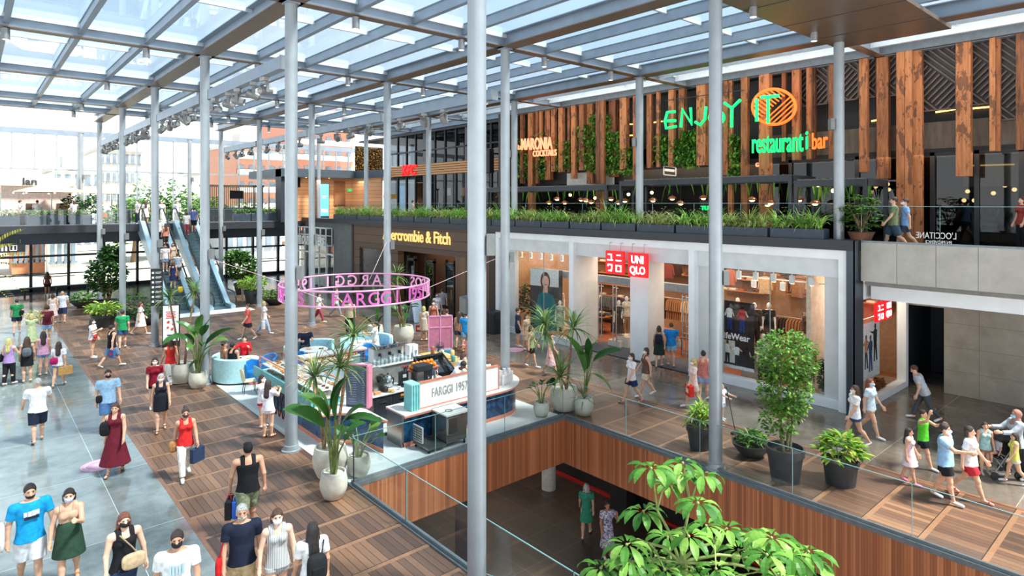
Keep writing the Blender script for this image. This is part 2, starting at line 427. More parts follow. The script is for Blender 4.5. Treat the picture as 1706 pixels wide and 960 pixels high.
def column(x, y, z0, z1, where, boxes=()):
 b = MB(); b.cyl((0, 0, z0), (0, 0, z1), 0.161, n=28)
 o = struct('column', b, M_STEEL, label='grey round steel column ' + where, smooth=50, loc=(x, y, 0)); o['category'] = 'column'
 b = MB(); b.lathe([(0.25, 0.0), (0.25, 0.04), (0.2, 0.05), (0.19, 0.16), (0.172, 0.17)], (0, 0, z0), 28); b.build('base_collar', M_STEEL, o, smooth=40)
 b = MB(); b.box((0, 0, z1 - 0.03), (0.36, 0.36, 0.05)); b.build('top_plate', M_BEAM, o)
 for z, a in boxes:
  b = MB(); b.box((0.24 * math.cos(a), 0.24 * math.sin(a), z), (0.14, 0.2, 0.36), a); b.cyl((0.16 * math.cos(a), 0.16 * math.sin(a), z), (0.2 * math.cos(a), 0.2 * math.sin(a), z), 0.05, n=10)
  b.build('control_box', plain((120, 122, 120), 0.5), o)
LOOK = -TH   # angle about z of the image's right-hand side
for j, wh in ((0, 'rising in the near foreground beside the floor opening'), (1, 'standing in front of the left café counter'), (2, 'behind the curved mint sofa with two seated men'),
   (3, 'carrying the black directory board'), (4, 'beside the tall bushy tree by the escalators'), (5, 'farthest in the row left of the escalators')):
 column(GX, GY + GDY * j, 0, ZT, wh, [(4.75, LOOK)] if j else [(5.9, LOOK)])
for j, wh in ((0, 'next to the black pot at the right edge of the opening'), (1, 'rising behind the round end of the café counter'), (2, 'crossing the pink ring sign'),
   (3, 'on the deck behind the pink ring'), (4, 'beside the bush right of the escalators'), (5, 'near the planted bridge railing')):
 column(GX + GDX, GY + GDY * j, 0, ZT, wh, [(4.75, LOOK)])
for j, wh in ((0, 'standing among the planters beside the round-leaved shrub'), (1, 'between the two terrace pergolas'), (2, 'at the far end of the timber restaurant front'),
   (3, 'in front of the red letter sign'), (4, 'in front of the timber-walled room'), (5, 'at the back of the upper terrace')):
 column(GX + GDX * 2, GY + GDY * j, UZ, ZT, wh, [(9.2, 2.4)] if j < 3 else [])
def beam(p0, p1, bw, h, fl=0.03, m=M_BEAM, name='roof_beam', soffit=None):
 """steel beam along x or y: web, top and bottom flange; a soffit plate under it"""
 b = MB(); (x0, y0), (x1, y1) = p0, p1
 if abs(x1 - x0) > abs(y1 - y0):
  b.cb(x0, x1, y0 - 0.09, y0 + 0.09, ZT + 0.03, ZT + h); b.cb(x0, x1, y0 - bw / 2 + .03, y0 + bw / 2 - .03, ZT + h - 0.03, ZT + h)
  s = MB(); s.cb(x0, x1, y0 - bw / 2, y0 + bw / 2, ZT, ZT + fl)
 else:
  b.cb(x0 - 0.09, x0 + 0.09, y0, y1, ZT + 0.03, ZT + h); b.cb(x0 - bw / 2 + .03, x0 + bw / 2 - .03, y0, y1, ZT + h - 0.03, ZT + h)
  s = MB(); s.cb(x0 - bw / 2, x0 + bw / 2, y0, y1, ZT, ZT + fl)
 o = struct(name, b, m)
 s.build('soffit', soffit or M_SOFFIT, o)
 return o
xs = [GX + GDX * i for i in range(-3, 3)] + [25.3]
ys = [GY - GDY] + [GY + GDY * j for j in range(0, 5)] + [ROOF_Y1]
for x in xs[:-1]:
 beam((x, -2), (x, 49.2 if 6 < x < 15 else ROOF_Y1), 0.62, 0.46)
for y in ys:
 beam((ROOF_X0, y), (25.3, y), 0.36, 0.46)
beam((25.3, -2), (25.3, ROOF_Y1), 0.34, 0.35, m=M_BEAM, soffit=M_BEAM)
ncell = 0
for i in range(len(xs) - 1):
 for j in range(len(ys) - 1):
  x0, x1, y0, y1 = xs[i], xs[i + 1], ys[j], ys[j + 1]; ncell += 1
  b = MB(); b.cb(x0 + 0.09, x1 - 0.09, y0 + 0.09, y1 - 0.09, ZT + 0.46, ZT + 0.475)
  o = struct('window_%d' % ncell, b, M_GLASSR)
  npur = 4 if x1 - x0 > 5 else 3
  right = i == len(xs) - 2
  for k in range(1, npur):
   x = x0 + (x1 - x0) * k / npur; p = MB()
   p.cb(x - 0.035, x + 0.035, y0 + 0.05, y1 - 0.05, ZT + 0.12, ZT + 0.45); p.cb(x - 0.08, x + 0.08, y0 + 0.05, y1 - 0.05, ZT + 0.11, ZT + 0.13); p.cb(x - 0.07, x + 0.07, y0 + .05, y1 - .05, ZT + 0.43, ZT + 0.458)
   p.build('purlin', M_BEAMLT if right else M_BEAM, o)
  for fr in ((0.34,) if not right else (0.34, 0.67)):
   yy = y0 + (y1 - y0) * fr; p = MB()
   p.cb(x0 + 0.1, x1 - 0.1, yy - 0.04, yy + 0.04, ZT + 0.34, ZT + 0.45); p.build('glazing_bar', M_BEAMLT, o)
  for fr in (0.0, 1.0):
   yy = y0 + 0.15 if fr == 0 else y1 - 0.15; p = MB()
   p.cb(x0 + 0.1, x1 - 0.1, yy - 0.05, yy + 0.05, ZT + 0.30, ZT + 0.45); p.build('glazing_bar', M_BEAMLT, o)
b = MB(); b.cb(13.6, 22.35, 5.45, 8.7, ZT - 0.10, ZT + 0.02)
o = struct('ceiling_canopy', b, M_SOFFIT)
for x in (16.0, 18.3, 20.5):
 p = MB(); p.cb(x - 0.008, x + 0.008, 5.45, 8.7, ZT - 0.112, ZT - 0.1); p.build('panel_joint', M_DARK, o)
rowname = ['nearest roof beam', 'second roof beam', 'third roof beam', 'fourth roof beam', 'fifth roof beam', 'far roof edge']
M_CAN = plain((140, 142, 142), 0.35, 0.5); M_LENS = glow((255, 240, 215), 1.2)
dl = None
for j, y in enumerate(ys[1:]):
 spots = []
 for i in range(-2, 2):
  for k in (1, 3):
   x = GX + GDX * i + GDX * k / 4
   d = x * _s + y * _c; px = 853 + FPX * (x * _c - y * _s) / d; py = HY + FPX * (CH - ZT) / d
   if -10 < px < 1716 and py > -10: spots.append((px, x))
 for q, (px, x) in enumerate(sorted(spots)):
  lab = 'small grey cylinder downlight under the %s, %s from the left' % (rowname[j], ORD[q])
  if dl is None:
   dl = thing('downlight', lab, 'ceiling light', (x, y, ZT), 0, 'cylinder downlights under the roof beams')
   p = MB(); p.lathe([(0.095, -0.36), (0.105, -0.35), (0.105, -0.02), (0.06, 0.0)], n=18); p.build('housing', M_CAN, dl, smooth=40)
   p = MB(); p.lathe([(0.085, -0.365), (0.085, -0.361)], n=18); p.build('lens', M_LENS, dl)
  else: dup(dl, (x, y, ZT), 0, lab)
def spotlight(loc, rz, tilt, lab, grp):
 t = thing('spotlight', lab, 'spotlight', loc, rz, grp)
 p = MB(); p.cb(-0.12, 0.12, -0.1, 0.1, -0.12, 0.0); p.cyl((0, 0, -0.12), (0, 0, -0.18), 0.06, n=10); p.build('base', plain((150, 150, 148), 0.5), t, bevel=0.015)
 p = MB(); p.cb(-0.17, 0.17, -0.04, 0.04, -0.22, -0.17); p.cb(-0.17, -0.14, -0.05, 0.05, -0.46, -0.2); p.cb(0.14, 0.17, -0.05, 0.05, -0.46, -0.2); p.build('yoke', plain((120, 120, 120), 0.5), t, bevel=0.01)
 p = MB(); p.lathe([(0.06, -0.2), (0.12, -0.16), (0.13, 0.05), (0.115, 0.17), (0.12, 0.2), (0.1, 0.2), (0.09, 0.17)], n=16)
 p.xf(0, Matrix.Translation((0, 0, -0.4)) @ Matrix.Rotation(tilt, 4, 'X'))
 h = p.build('lamp_head', plain((132, 132, 130), 0.4, .3), t, smooth=40)
 return t
rng = random.Random(5)
for row, (x, segs, nm) in enumerate(((GX, ((15.2, 16.2), (16.9, 23.7), (24.8, 31.7), (32.9, 39.7), (41.0, 47.5)), 'left-hand truss'), (GX + GDX, ((17.0, 23.9), (24.9, 31.9), (33, 39.8), (41, 47.6)), 'truss beside the restaurants'))):
 q = 0
 for si, (y0, y1) in enumerate(segs[1:] if row == 0 else segs):
  b = MB(); b.cb(x - 0.12, x + 0.12, y0, y1, 10.28, 10.62); o = struct('lighting_beam', b, M_BEAM)
  p = MB(); p.cb(x - 0.135, x + 0.135, y0 - .02, y0 + 0.04, 10.26, 10.64); p.cb(x - 0.135, x + 0.135, y1 - .04, y1 + .02, 10.26, 10.64); p.build('end_plate', M_STEEL, o)
  p = MB(); p.cb(x + 0.12, x + 0.3, y0 + 0.3, y0 + 0.4, 10.4, 10.5); p.build('bracket', M_STEEL, o)
  n = 5 if row == 0 else 4
  for k in range(n):
   yy = y1 - 0.5 - k * (y1 - y0 - 2.0) / (n - 1) - (0.25 if k % 2 else 0)
   q += 1
   spotlight((x, yy, 10.28), rng.uniform(-2, 2), rng.uniform(0.6, 1.9), 'grey moving spotlight hung under the %s, %s from its near end' % (nm, ORD[0 if q < 1 else q - 1]), 'moving spotlights on the trusses')
BY = 58.0
b = MB(); b.cb(-9, 30, BY - 0.15, BY + 0.15, 11.75, 12.15); o = struct('roof_beam', b, M_BEAM)
b = MB(); b.cb(-9, 30, BY - 0.01, BY + 0.01, UZ, 11.75); o = struct('window_100', b, M_GLASSB)
k = 0
x = -8.2
while x < 30:
 p = MB(); p.cb(x - 0.04, x + 0.04, BY - 0.12, BY + 0.06, UZ, 11.75); p.build('mullion', plain((150, 158, 164), 0.4, 0.2), o); x += 1.32
p = MB(); p.cb(-9, 30, BY - 0.07, BY + 0.05, 9.08, 9.2); p.build('transom', plain((150, 158, 164), 0.4, 0.2), o)
for px, wh in ((135, 'at the far glass wall behind the parasol'), (316, 'at the far glass wall behind the escalators')):
 q = onY(px, 300, 57.2); column(q.x, q.y, UZ, 12.0, wh, [(8.6, LOOK)])
for px in (460,):
 q = onY(px, 300, 57.2)
b = MB(); b.cb(-12, 30, BY - 0.05 + 0.6, BY + 0.05 + 0.6, 0.0, 4.0); o = struct('window_101', b, M_GLASSB)
for k in range(17):
 x = -8 + k * 2.3; p = MB(); p.cb(x - 0.09, x + 0.09, BY + 0.4, BY + 0.7, 0, 4.0); p.build('mullion', M_DARK, o)
p = MB(); p.cb(-12, 30, BY + 0.45, BY + 0.68, 2.55, 2.7); p.cb(-12, 30, BY + 0.45, BY + 0.68, 1.2, 1.28); p.cb(-12, 30, BY + 0.4, BY + 0.7, 0, 0.25); p.build('transom', M_DARK, o)
b = MB(); b.cb(-12, 20.7, 50.0, 58.3, 4.72, UZ); struct('floor_bridge', b, plain((70, 72, 74), 0.5))
b = MB(); b.cb(-12, 20.7, 50.4, 50.8, 3.95, 4.72); b.cb(-12, 20.7, 57.6, 58.3, 3.95, 4.72); b.cb(8.2, 8.8, 50.8, 57.6, 3.95, 4.72); struct('beam_bridge', b, M_NAVY)
b = MB(); b.cb(-12, 20.7, 49.93, 50.0, 4.66, 5.16); struct('trim_4', b, M_DARK)
b = MB(); b.cb(-12, 20.7, 50.8, 57.6, 4.3, 4.34); struct('ceiling_bridge', b, M_NAVY)
def rail(p0, p1, z, h, n, lab, name='glass_railing', post=True, m=M_GLASS):
 """glass balustrade from p0 to p1: panes, a base shoe and slim posts"""
 t = thing(name, lab, 'railing', (p0[0], p0[1], z)); d = Vector((p1[0] - p0[0], p1[1] - p0[1], 0)); L = d.length; u = d / L; a = math.atan2(u.y, u.x)
 for k in range(n):
  s0 = L * k / n + 0.012; s1 = L * (k + 1) / n - 0.012
  q = MB(); q.cb(s0, s1, -0.008, 0.008, 0.05, h); o = q.build('pane', m, t, rz=a)
  q = MB(); q.cb(s0, s1, -0.009, 0.009, h, h + 0.012); q.cb(s0 - 0.006, s0 + 0.003, -0.009, 0.009, 0.05, h); q.build('pane_edge', M_EDGE, t, rz=a)
 q = MB(); q.cb(0, L, -0.03, 0.03, 0.0, 0.06); q.build('base_shoe', g_edge, t, rz=a)
 if post:
  for k in range(n + 1):
   q = MB(); s0 = min(max(L * k / n, 0.02), L - 0.02); q.cb(s0 - 0.008, s0 + 0.008, -0.014, 0.014, 0.0, h * 0.98); q.build('post', M_DARK, t, rz=a)
 return t
rail((-6, 50.05), (8.6, 50.05), 5.16, 1.0, 10, 'clear glass railing along the bridge left of the escalators', post=True)
rail((13.2, 50.05), (20.4, 50.05), 5.16, 1.0, 5, 'clear glass railing along the bridge right of the escalators')
rail((10.8, 50.3), (11.0, 50.3), 5.16, 1.0, 1, 'short glass panel between the two escalator heads', post=False)
rail((OX1 + 0.02, -3.0), (OX1 + 0.02, 13.4), 0.03, 1.08, 7, 'frameless glass railing along the right edge of the floor opening', post=False)
rail((OX1, 13.5), (OX0, 13.5), 0.03, 1.08, 3, 'frameless glass railing between the café and the floor opening', post=False)
rail((OX0, 13.42), (OX0, -3.0), 0.03, 1.08, 7, 'glass railing with slim dark posts on the left edge of the opening')
b = MB(); b.cb(-160, 200, 59.2, 300, -0.6, -0.1); struct('ground_outside', b, plain((206, 198, 186), 0.8))
M_WIN = plain((120, 134, 146), 0.2, 0, 0.2, 0.5)
def building(name, lab, x0, x1, y0, dep, z1, wall, rows, cols, wcol=None, balcony=False):
 t = thing(name, lab, 'building', ((x0 + x1) / 2, y0, 0)); wdt = x1 - x0; hw = wdt / 2
 q = MB(); q.cb(-hw, hw, 0, dep, 0, z1); q.build('wall', wall, t)
 q = MB(); q.cb(-hw - .4, hw + .4, -0.4, dep + .4, z1, z1 + 0.5); q.cb(-hw * .5, -hw * .2, dep * .3, dep * .6, z1 + .5, z1 + 2.4); q.build('roof', plain((190, 186, 180), 0.7), t)
 for r in range(rows):
  for c in range(cols):
   cx = -hw + wdt * (c + 0.5) / cols; cz = z1 * (r + 0.6) / rows; q = MB(); ww = wdt / cols * 0.27; wh = z1 / rows * 0.24
   q.cb(cx - ww, cx + ww, -0.12, 0.06, cz - wh, cz + wh); q.cb(cx - ww - .15, cx + ww + .15, -0.22, 0.0, cz - wh - .18, cz - wh); q.build('window', wcol or M_WIN, t)
 if balcony:
  for r in range(rows):
   cz = z1 * (r + 0.22) / rows; q = MB(); q.cb(-hw * .95, hw * .95, -1.2, 0, cz, cz + .9); q.build('balcony', plain((222, 214, 206), .7), t)
 return t
def bx(px, Y): return onY(px, 300, Y).x
building('apartment_building', 'white flat-roofed apartment block behind the trees left of the escalators', bx(165, 120), bx(236, 120), 120, 16, 15.2, plain((232, 226, 216), .8), 5, 7)
building('apartment_building', 'low cream building behind the parasols', bx(88, 105), bx(170, 105), 105, 12, 11.0, plain((236, 228, 220), .8), 4, 5)
building('apartment_building', 'long peach warehouse at the far left outside', bx(-40, 100), bx(84, 100), 100, 14, 8.6, plain((232, 200, 174), .8), 2, 8)
building('apartment_building', 'red brick apartment tower behind the bridge planters', bx(393, 100), bx(478, 100), 100, 14, 15.5, plain((206, 150, 128), .8), 6, 5, balcony=True)
building('apartment_building', 'tall red brick tower behind the timber room', bx(484, 110), bx(590, 110), 110, 16, 25, plain((200, 138, 116), .8), 9, 6, balcony=True)
building('apartment_building', 'distant pale block right of the far tree', bx(338, 140), bx(398, 140), 140, 14, 12.5, plain((226, 222, 216), .8), 4, 5)
building('shop_building', 'shuttered orange front seen through the ground-floor glass', bx(20, 74), bx(75, 74), 74, 6, 3.4, plain((206, 132, 92), .8), 1, 6)
building('shop_building', 'white street kiosk seen through the ground-floor glass', bx(82, 70), bx(128, 70), 70, 3.5, 3.6, plain((226, 222, 214), .8), 1, 4)
building('shop_building', 'grey street front behind the right-hand ground-floor glass', bx(375, 76), bx(470, 76), 76, 6, 3.9, plain((190, 196, 204), .8), 1, 6)
# ================================================================== FIGURES (one continuous surface from a blended distance field)
def rc(a, b, r1, r2, flat=1.0, clips=()): return ('rc', np.array(a, float), np.array(b, float), r1, r2, flat, clips)
def el(c, r, clips=()): return ('el', np.array(c, float), np.array(r, float), clips)
def surf(prims, vox, k):
 """mesh (verts, quads) of the smooth union of the shapes"""
 lo = np.full(3, 1e9); hi = np.full(3, -1e9); bb = []
 for p in prims:
  if p[0] == 'rc':
   r = max(p[3], p[4]); l_ = np.minimum(p[1], p[2]) - r; h_ = np.maximum(p[1], p[2]) + r
  else: l_ = p[1] - p[2]; h_ = p[1] + p[2]
  bb.append((l_, h_)); lo = np.minimum(lo, l_); hi = np.maximum(hi, h_)
 lo -= 3 * vox; hi += 3 * vox
 n = np.ceil((hi - lo) / vox).astype(int) + 1
 V = np.full(n, 1.0, np.float32)
 ax = [lo[i] + vox * np.arange(n[i]) for i in range(3)]
 pad = k * 2 + 3 * vox
 for p, (l_, h_) in zip(prims, bb):
  i0 = np.maximum(((l_ - pad - lo) / vox).astype(int), 0); i1 = np.minimum(((h_ + pad - lo) / vox).astype(int) + 2, n)
  X = ax[0][i0[0]:i1[0], None, None]; Y = ax[1][None, i0[1]:i1[1], None]; Z = ax[2][None, None, i0[2]:i1[2]]
  if p[0] == 'rc':
   a, b, r1, r2, fl = p[1:6]; d = b - a; L2 = max(float(d @ d), 1e-9)
   t = np.clip(((X - a[0]) * d[0] + (Y - a[1]) * d[1] + (Z - a[2]) * d[2]) / L2, 0, 1)
   D = np.sqrt((X - a[0] - t * d[0]) ** 2 + ((Y - a[1] - t * d[1]) * fl) ** 2 + (Z - a[2] - t * d[2]) ** 2) - (r1 + (r2 - r1) * t)
   if fl > 1: D = D / fl ** 0.5
  else:
   c, r = p[1], p[2]
   D = (np.sqrt(((X - c[0]) / r[0]) ** 2 + ((Y - c[1]) / r[1]) ** 2 + ((Z - c[2]) / r[2]) ** 2) - 1) * float(min(r))
  for q, nn in p[-1]:
   D = np.maximum(D, (X - q[0]) * nn[0] + (Y - q[1]) * nn[1] + (Z - q[2]) * nn[2])
  S = V[i0[0]:i1[0], i0[1]:i1[1], i0[2]:i1[2]]
  h = np.maximum(k - np.abs(S - D), 0) / k
  S[...] = np.minimum(S, D) - h * h * k * 0.25
 I = V < 0
 c = lambda a, x, y, z: a[x:a.shape[0] - 1 + x, y:a.shape[1] - 1 + y, z:a.shape[2] - 1 + z]
 cnt = sum(c(I, x, y, z).astype(np.int8) for x in (0, 1) for y in (0, 1) for z in (0, 1))
 act = (cnt > 0) & (cnt < 8)
 idx = np.full(act.shape, -1, np.int64); ii = np.argwhere(act); idx[act] = np.arange(len(ii))
 corner = {(x, y, z): c(V, x, y, z)[act] for x in (0, 1) for y in (0, 1) for z in (0, 1)}
 acc = np.zeros((len(ii), 3)); num = np.zeros(len(ii))
 for a in range(3):
  o = [q for q in range(3) if q != a]
  for u in (0, 1):
   for v_ in (0, 1):
    p0 = [0, 0, 0]; p0[o[0]] = u; p0[o[1]] = v_; p1 = list(p0); p1[a] = 1
    A, B = corner[tuple(p0)], corner[tuple(p1)]; m = (A < 0) != (B < 0)
    t = np.where(m, A / np.where(m, A - B, 1), 0)
    pt = np.tile(np.array(p0, float), (len(ii), 1)); pt[:, a] = t
    acc[m] += pt[m]; num[m] += 1
 vs = lo + vox * (ii + acc / num[:, None])
 fs = []
 for a in range(3):
  b_, c_ = (a + 1) % 3, (a + 2) % 3
  s0 = [slice(1, -1)] * 3; s0[a] = slice(0, -1); s1 = [slice(1, -1)] * 3; s1[a] = slice(1, None)
  A, B = I[tuple(s0)], I[tuple(s1)]
  for sgn, M in ((1, A & ~B), (-1, ~A & B)):
   e = np.argwhere(M)
   if not len(e): continue
   off = np.ones(3, int); off[a] = 0; e = e + off
   def at(db, dc):
    q = e.copy(); q[:, b_] -= db; q[:, c_] -= dc; return idx[q[:, 0], q[:, 1], q[:, 2]]
   q = np.stack([at(1, 1), at(0, 1), at(0, 0), at(1, 0)], 1)
   fs.append(q if sgn > 0 else q[:, ::-1])
 return vs, np.concatenate(fs)
def surf_obj(name, prims, vox, k, mats, parent=None, mi=None):
 vs, fs = surf(prims, vox, k)
 me = bpy.data.meshes.new(name)
 me.vertices.add(len(vs)); me.vertices.foreach_set('co', vs.astype(np.float32).ravel())
 me.loops.add(fs.size); me.loops.foreach_set('vertex_index', fs.astype(np.int32).ravel())
 me.polygons.add(len(fs)); me.polygons.foreach_set('loop_start', np.arange(0, fs.size, 4, dtype=np.int32))
 me.polygons.foreach_set('use_smooth', np.ones(len(fs), bool))
 me.materials.append(mats); me.update(calc_edges=True); me.validate()
 o = bpy.data.objects.new(name, me); COL.objects.link(o)
 if parent is not None: o.parent = parent
 return o
SKIN = [(222, 172, 142), (204, 152, 122), (232, 186, 158), (176, 122, 92), (120, 78, 58)]
def cloth(c): return plain(c, 0.8, 0, 0.09, 14, 0.2)
def skinm(k): return plain(SKIN[k], 0.5, 0, 0.04, 8, 0.35)
HAIRC = {'black': (30, 24, 22), 'brown': (66, 42, 30), 'dark': (44, 32, 26), 'blond': (196, 156, 96), 'grey': (150, 146, 142), 'auburn': (98, 52, 34)}
def mat_hair(c):
 if ('hair', c) not in _mats:
  g = NT('hair_' + c); n = g.noise(g.coord(), 26, 4, .6, (3, 3, .5)); k = HAIRC[c]; g.bump(n, .9, .02)
  _mats[('hair', c)] = g.set(g.ramp(n, [(.3, tuple(v * .55 for v in k)), (.7, tuple(min(255, v * 1.5 + 8) for v in k))]), .5)
 return _mats[('hair', c)]
def pose_joints(h, pose, phase, stride, arms, lean, female, wide=1.0):
 J = {}
 sh = (0.100 if female else 0.112) * wide; hp = 0.052 if female else 0.05
 def leg(s, a, k):
  H = Vector((s * hp, 0, 0.52)); K = H + 0.245 * Vector((0.02 * s, math.sin(a), -math.cos(a))); b = a - k
  A = K + 0.235 * Vector((0, math.sin(b), -math.cos(b))); ft = max(min(-b * 0.9, 0.9), -0.3) if pose != 'sit' else 0
  T = A + 0.105 * Vector((0.12 * s, math.cos(ft), -0.28 - math.sin(max(ft, 0)) * 0.6)).normalized()
  return H, K, A, T
 if pose == 'sit': lg = {1: leg(1, R(82), R(80)), -1: leg(-1, R(84), R(88))}
 elif pose == 'stand': lg = {1: leg(1, R(3), R(3)), -1: leg(-1, R(-2), R(2))}
 else:
  f = stride; lg = {phase: leg(phase, R(23 * f), R(7 * f)), -phase: leg(-phase, R(-17 * f), R(24 * f))}
 mz = min(min(q[2].z, q[3].z + 0.02) for q in lg.values()) - 0.04
 if pose == 'sit': mz = 0.52 - 0.30
 for s in (1, -1):
  J['H%d' % s], J['K%d' % s], J['A%d' % s], J['T%d' % s] = [p - Vector((0, 0, mz)) for p in lg[s]]
 M = Matrix.Translation((0, 0, 0.52 - mz)) @ Matrix.Rotation(-lean, 4, 'X') @ Matrix.Translation((0, 0, -0.52))
 J['M'] = M
 for s in (1, -1):
  a, b, e_ = arms.get(s, (R(-20 * stride * phase * s) if pose == 'walk' else R(4), R(9), R(18)))
  S = Vector((s * sh, 0, 0.805)); u = Vector((s * math.sin(b), math.sin(a) * math.cos(b), -math.cos(a) * math.cos(b)))
  E_ = S + 0.165 * u; f = a + e_; bi = b * 0.3 if e_ < R(60) else -0.25
  u2 = Vector((s * math.sin(bi), math.sin(f) * math.cos(bi), -math.cos(f) * math.cos(bi))).normalized()
  W = E_ + 0.14 * u2
  J['S%d' % s], J['E%d' % s], J['W%d' % s] = M @ S, M @ E_, M @ W
  J['D%d' % s] = (M.to_3x3() @ u2).normalized(); J['X%d' % s] = (M.to_3x3() @ Vector((-s, 0.35, 0))).normalized()
 return J
def person(label, loc, h=1.7, yaw=0.0, pose='walk', phase=1, stride=1.0, arms=None, lean=0.0, female=False, wide=1.0, skin=0, vox=0.014,
  top=None, bottom=None, hair=('short', 'dark'), shoes=(230, 230, 228), mask=None, beard=None, bare_foot=False, group=None, extras=(), name='person', mannequin=False, cat='person'):
 """top / bottom: (style, colour); hair: (style, colour name). yaw 0 faces the camera, + turns to the image's right."""
 loc = Vector(loc); arms = arms or {}
 J = pose_joints(h, pose, phase, stride, arms, lean, female, wide); M = J['M']
 def U(x, y, z): return M @ Vector((x, y, z))
 P = lambda v: np.array(v) * h
 def RC(a, b, r1, r2, fl=1.0, clips=()): return rc(P(a), P(b), r1 * h, r2 * h, fl, [(P(q), np.array(n_)) for q, n_ in clips])
 def EL(c, r, clips=()): return el(P(c), np.array(r) * h, [(P(q), np.array(n_)) for q, n_ in clips])
 up3 = M.to_3x3()
 def hc(q, nrm): return (U(*q), up3 @ Vector(nrm))
 if female: wz, hz, cz = 0.070 * wide, 0.096 * wide, 0.086 * wide
 else: wz, hz, cz = 0.080 * wide, 0.088 * wide, 0.098 * wide
 def torso(g, lo=None, hi=None, sh=True):
  cl = []; xs_ = [] if sh else [hc((s * .074, 0, 0), (s, 0, 0)) for s in (1, -1)]
  if lo is not None: cl.append(hc((0, 0, lo), (0, 0, -1)))
  if hi is not None: cl.append(hc((0, 0, hi), (0, 0, 1)))
  t = [RC(U(0, 0, .50), U(0, 0, .62), hz + g, wz + g, 1.3, cl) if lo is None or lo > .52 else RC(U(0, 0, .38), U(0, 0, .62), hz + g + .014, wz + g + .003, 1.22, cl)]
  if lo is not None and lo < .52: t += [RC(U(s * .054 * wide, 0, .38), U(s * .04, 0, .60), .086 * wide, .05, 1, cl) for s in (1, -1)]
  iC = len(t); t += [RC(U(0, 0, .62), U(0, 0, .755), wz + g, cz + g, 1.4, cl)]
  if female: t += [EL(U(s * .04, .045, .745), (.036 + g, .034 + g, .036 + g), cl) for s in (1, -1)]
  s0 = abs((up3.inverted() @ (J['S1'] - J['S-1'])).x) / 2
  if sh: t += [RC(U(-s0 + .012, 0, .802), U(s0 - .012, 0, .802), .042 + g, .042 + g, 1.0, cl), RC(U(-.045, 0, .822), U(.045, 0, .822), .036 + g, .036 + g, 1.0, cl)]
  if not sh:
   ch = lambda c_: RC(U(0, 0, .62), U(0, 0, .755), wz + g, cz + g, 1.4, cl + c_)
   t.pop(iC); t.append(ch([hc((0, 0, .782), (0, 0, 1))]))
   for s in (1, -1):
    b_ = [hc((s * .076, 0, 0), (s, 0, 0)), hc((s * .036, 0, 0), (-s, 0, 0))]
    t += [ch(b_), RC(U(-.09, 0, .802), U(.09, 0, .802), .043 + g, .043 + g, 1.0, b_), RC(U(-.045, 0, .822), U(.045, 0, .822), .037 + g, .037 + g, 1.0, b_)]
  return t
 body = torso(0) + [RC(U(0, 0, .81), U(0, .008, .89), .033, .030)]
 body += [EL(U(0, -.004, .938), (.043, .054, .060)), EL(U(0, .014, .905), (.033, .038, .038)), RC(U(0, .052, .928), U(0, .062, .914), .006, .009), EL(U(0, .042, .892), (.014, .010, .006))]
 body += [EL(U(s * .044, -.004, .922), (.008, .013, .019)) for s in (1, -1)]
 for s in (1, -1):
  S, E_, W, D, X_ = (J[q + str(s)] for q in 'SEWDX')
  body += [RC(S, E_, .029 * wide, .024), RC(E_, W, .0245, .0165), RC(W + D * .012, W + D * .048, .019, .021, 1.0)]
  side = D.cross(X_).normalized()
  for q, (of, ln) in enumerate(((-.018, .040), (-.006, .047), (.006, .044), (.017, .034))):
   b0 = W + D * .05 + side * of; b1 = b0 + (D + X_ * .25).normalized() * ln * .55; b2 = b1 + (D + X_ * .9).normalized() * ln * .45
   body += [RC(b0, b1, .0062, .0058), RC(b1, b2, .0057, .005)]
  th = W + D * .022 - side * .016; t1 = th + (D * .6 - side * .7 + X_ * .3).normalized() * .022
  body += [RC(th, t1, .0075, .0066), RC(t1, t1 + (D + X_ * .3).normalized() * .02, .0064, .0055)]
  H, K, A, T = (J[q + str(s)] for q in 'HKAT')
  calf = K.lerp(A, .3) + Vector((0, -.012, 0))
  body += [RC(H, K, .056 * (wide if wide < 1.1 else 1.1), .034), RC(K, calf, .032, .034), RC(calf, A, .034, .019), RC(A + Vector((0, -.012, -.012)), T, .022, .016)]
 o = surf_obj(name, body, vox, 0.012 * h, plain((232, 226, 216), 0.4) if mannequin else skinm(skin))
 o.location = loc; o.rotation_euler.z = facing(loc) + yaw if yaw is not None else 0
 tag(o, label, cat, group)
 gk = 0.010 * h; gv = vox
 def sleeve(g, fr, end='E'):
  out = []
  for s in (1, -1):
   S, E_, W = J['S%d' % s], J['E%d' % s], J['W%d' % s]
   if fr <= 1:
    q = S.lerp(E_, fr); out.append(RC(S, E_, .031 * wide + g, .028 + g, 1.0, [(q, (E_ - S).normalized())]))
   else: out += [RC(S, E_, .031 * wide + g, .026 + g), RC(E_, W, .026 + g, .019 + g, 1.0, [(E_.lerp(W, fr - 1), (W - E_).normalized())])]
  return out
 def legs(g, fr):
  out = []
  for s in (1, -1):
   H, K, A = J['H%d' % s], J['K%d' % s], J['A%d' % s]; w_ = min(wide, 1.1); ct = [hc((0, 0, .487), (0, 0, 1))] if top and pose != 'sit' and 'dress' not in top[0] else []
   if fr <= 1: out.append(RC(H, K, .060 * w_ + g, .046 + g + .008, 1.0, ct + [(H.lerp(K, fr), (K - H).normalized())]))
   else: out += [RC(H, K, .058 * w_ + g, .039 + g, 1.0, ct), RC(K, A, .037 + g, .027 + g, 1.0, [(K.lerp(A, fr - 1), (A - K).normalized())])]
  return out
 def skirt(hem, r0, r1, g):
  c0 = U(0, 0, .60); kx = (J['K1'] + J['K-1']) / 2; bot = Vector((0, kx.y * .6, J['H1'].z - (.52 - hem)))
  return [RC(c0, bot, r0 + g, r1 + g, 1.15, [(bot + Vector((0, 0, .0)), (0, 0, -1))])]
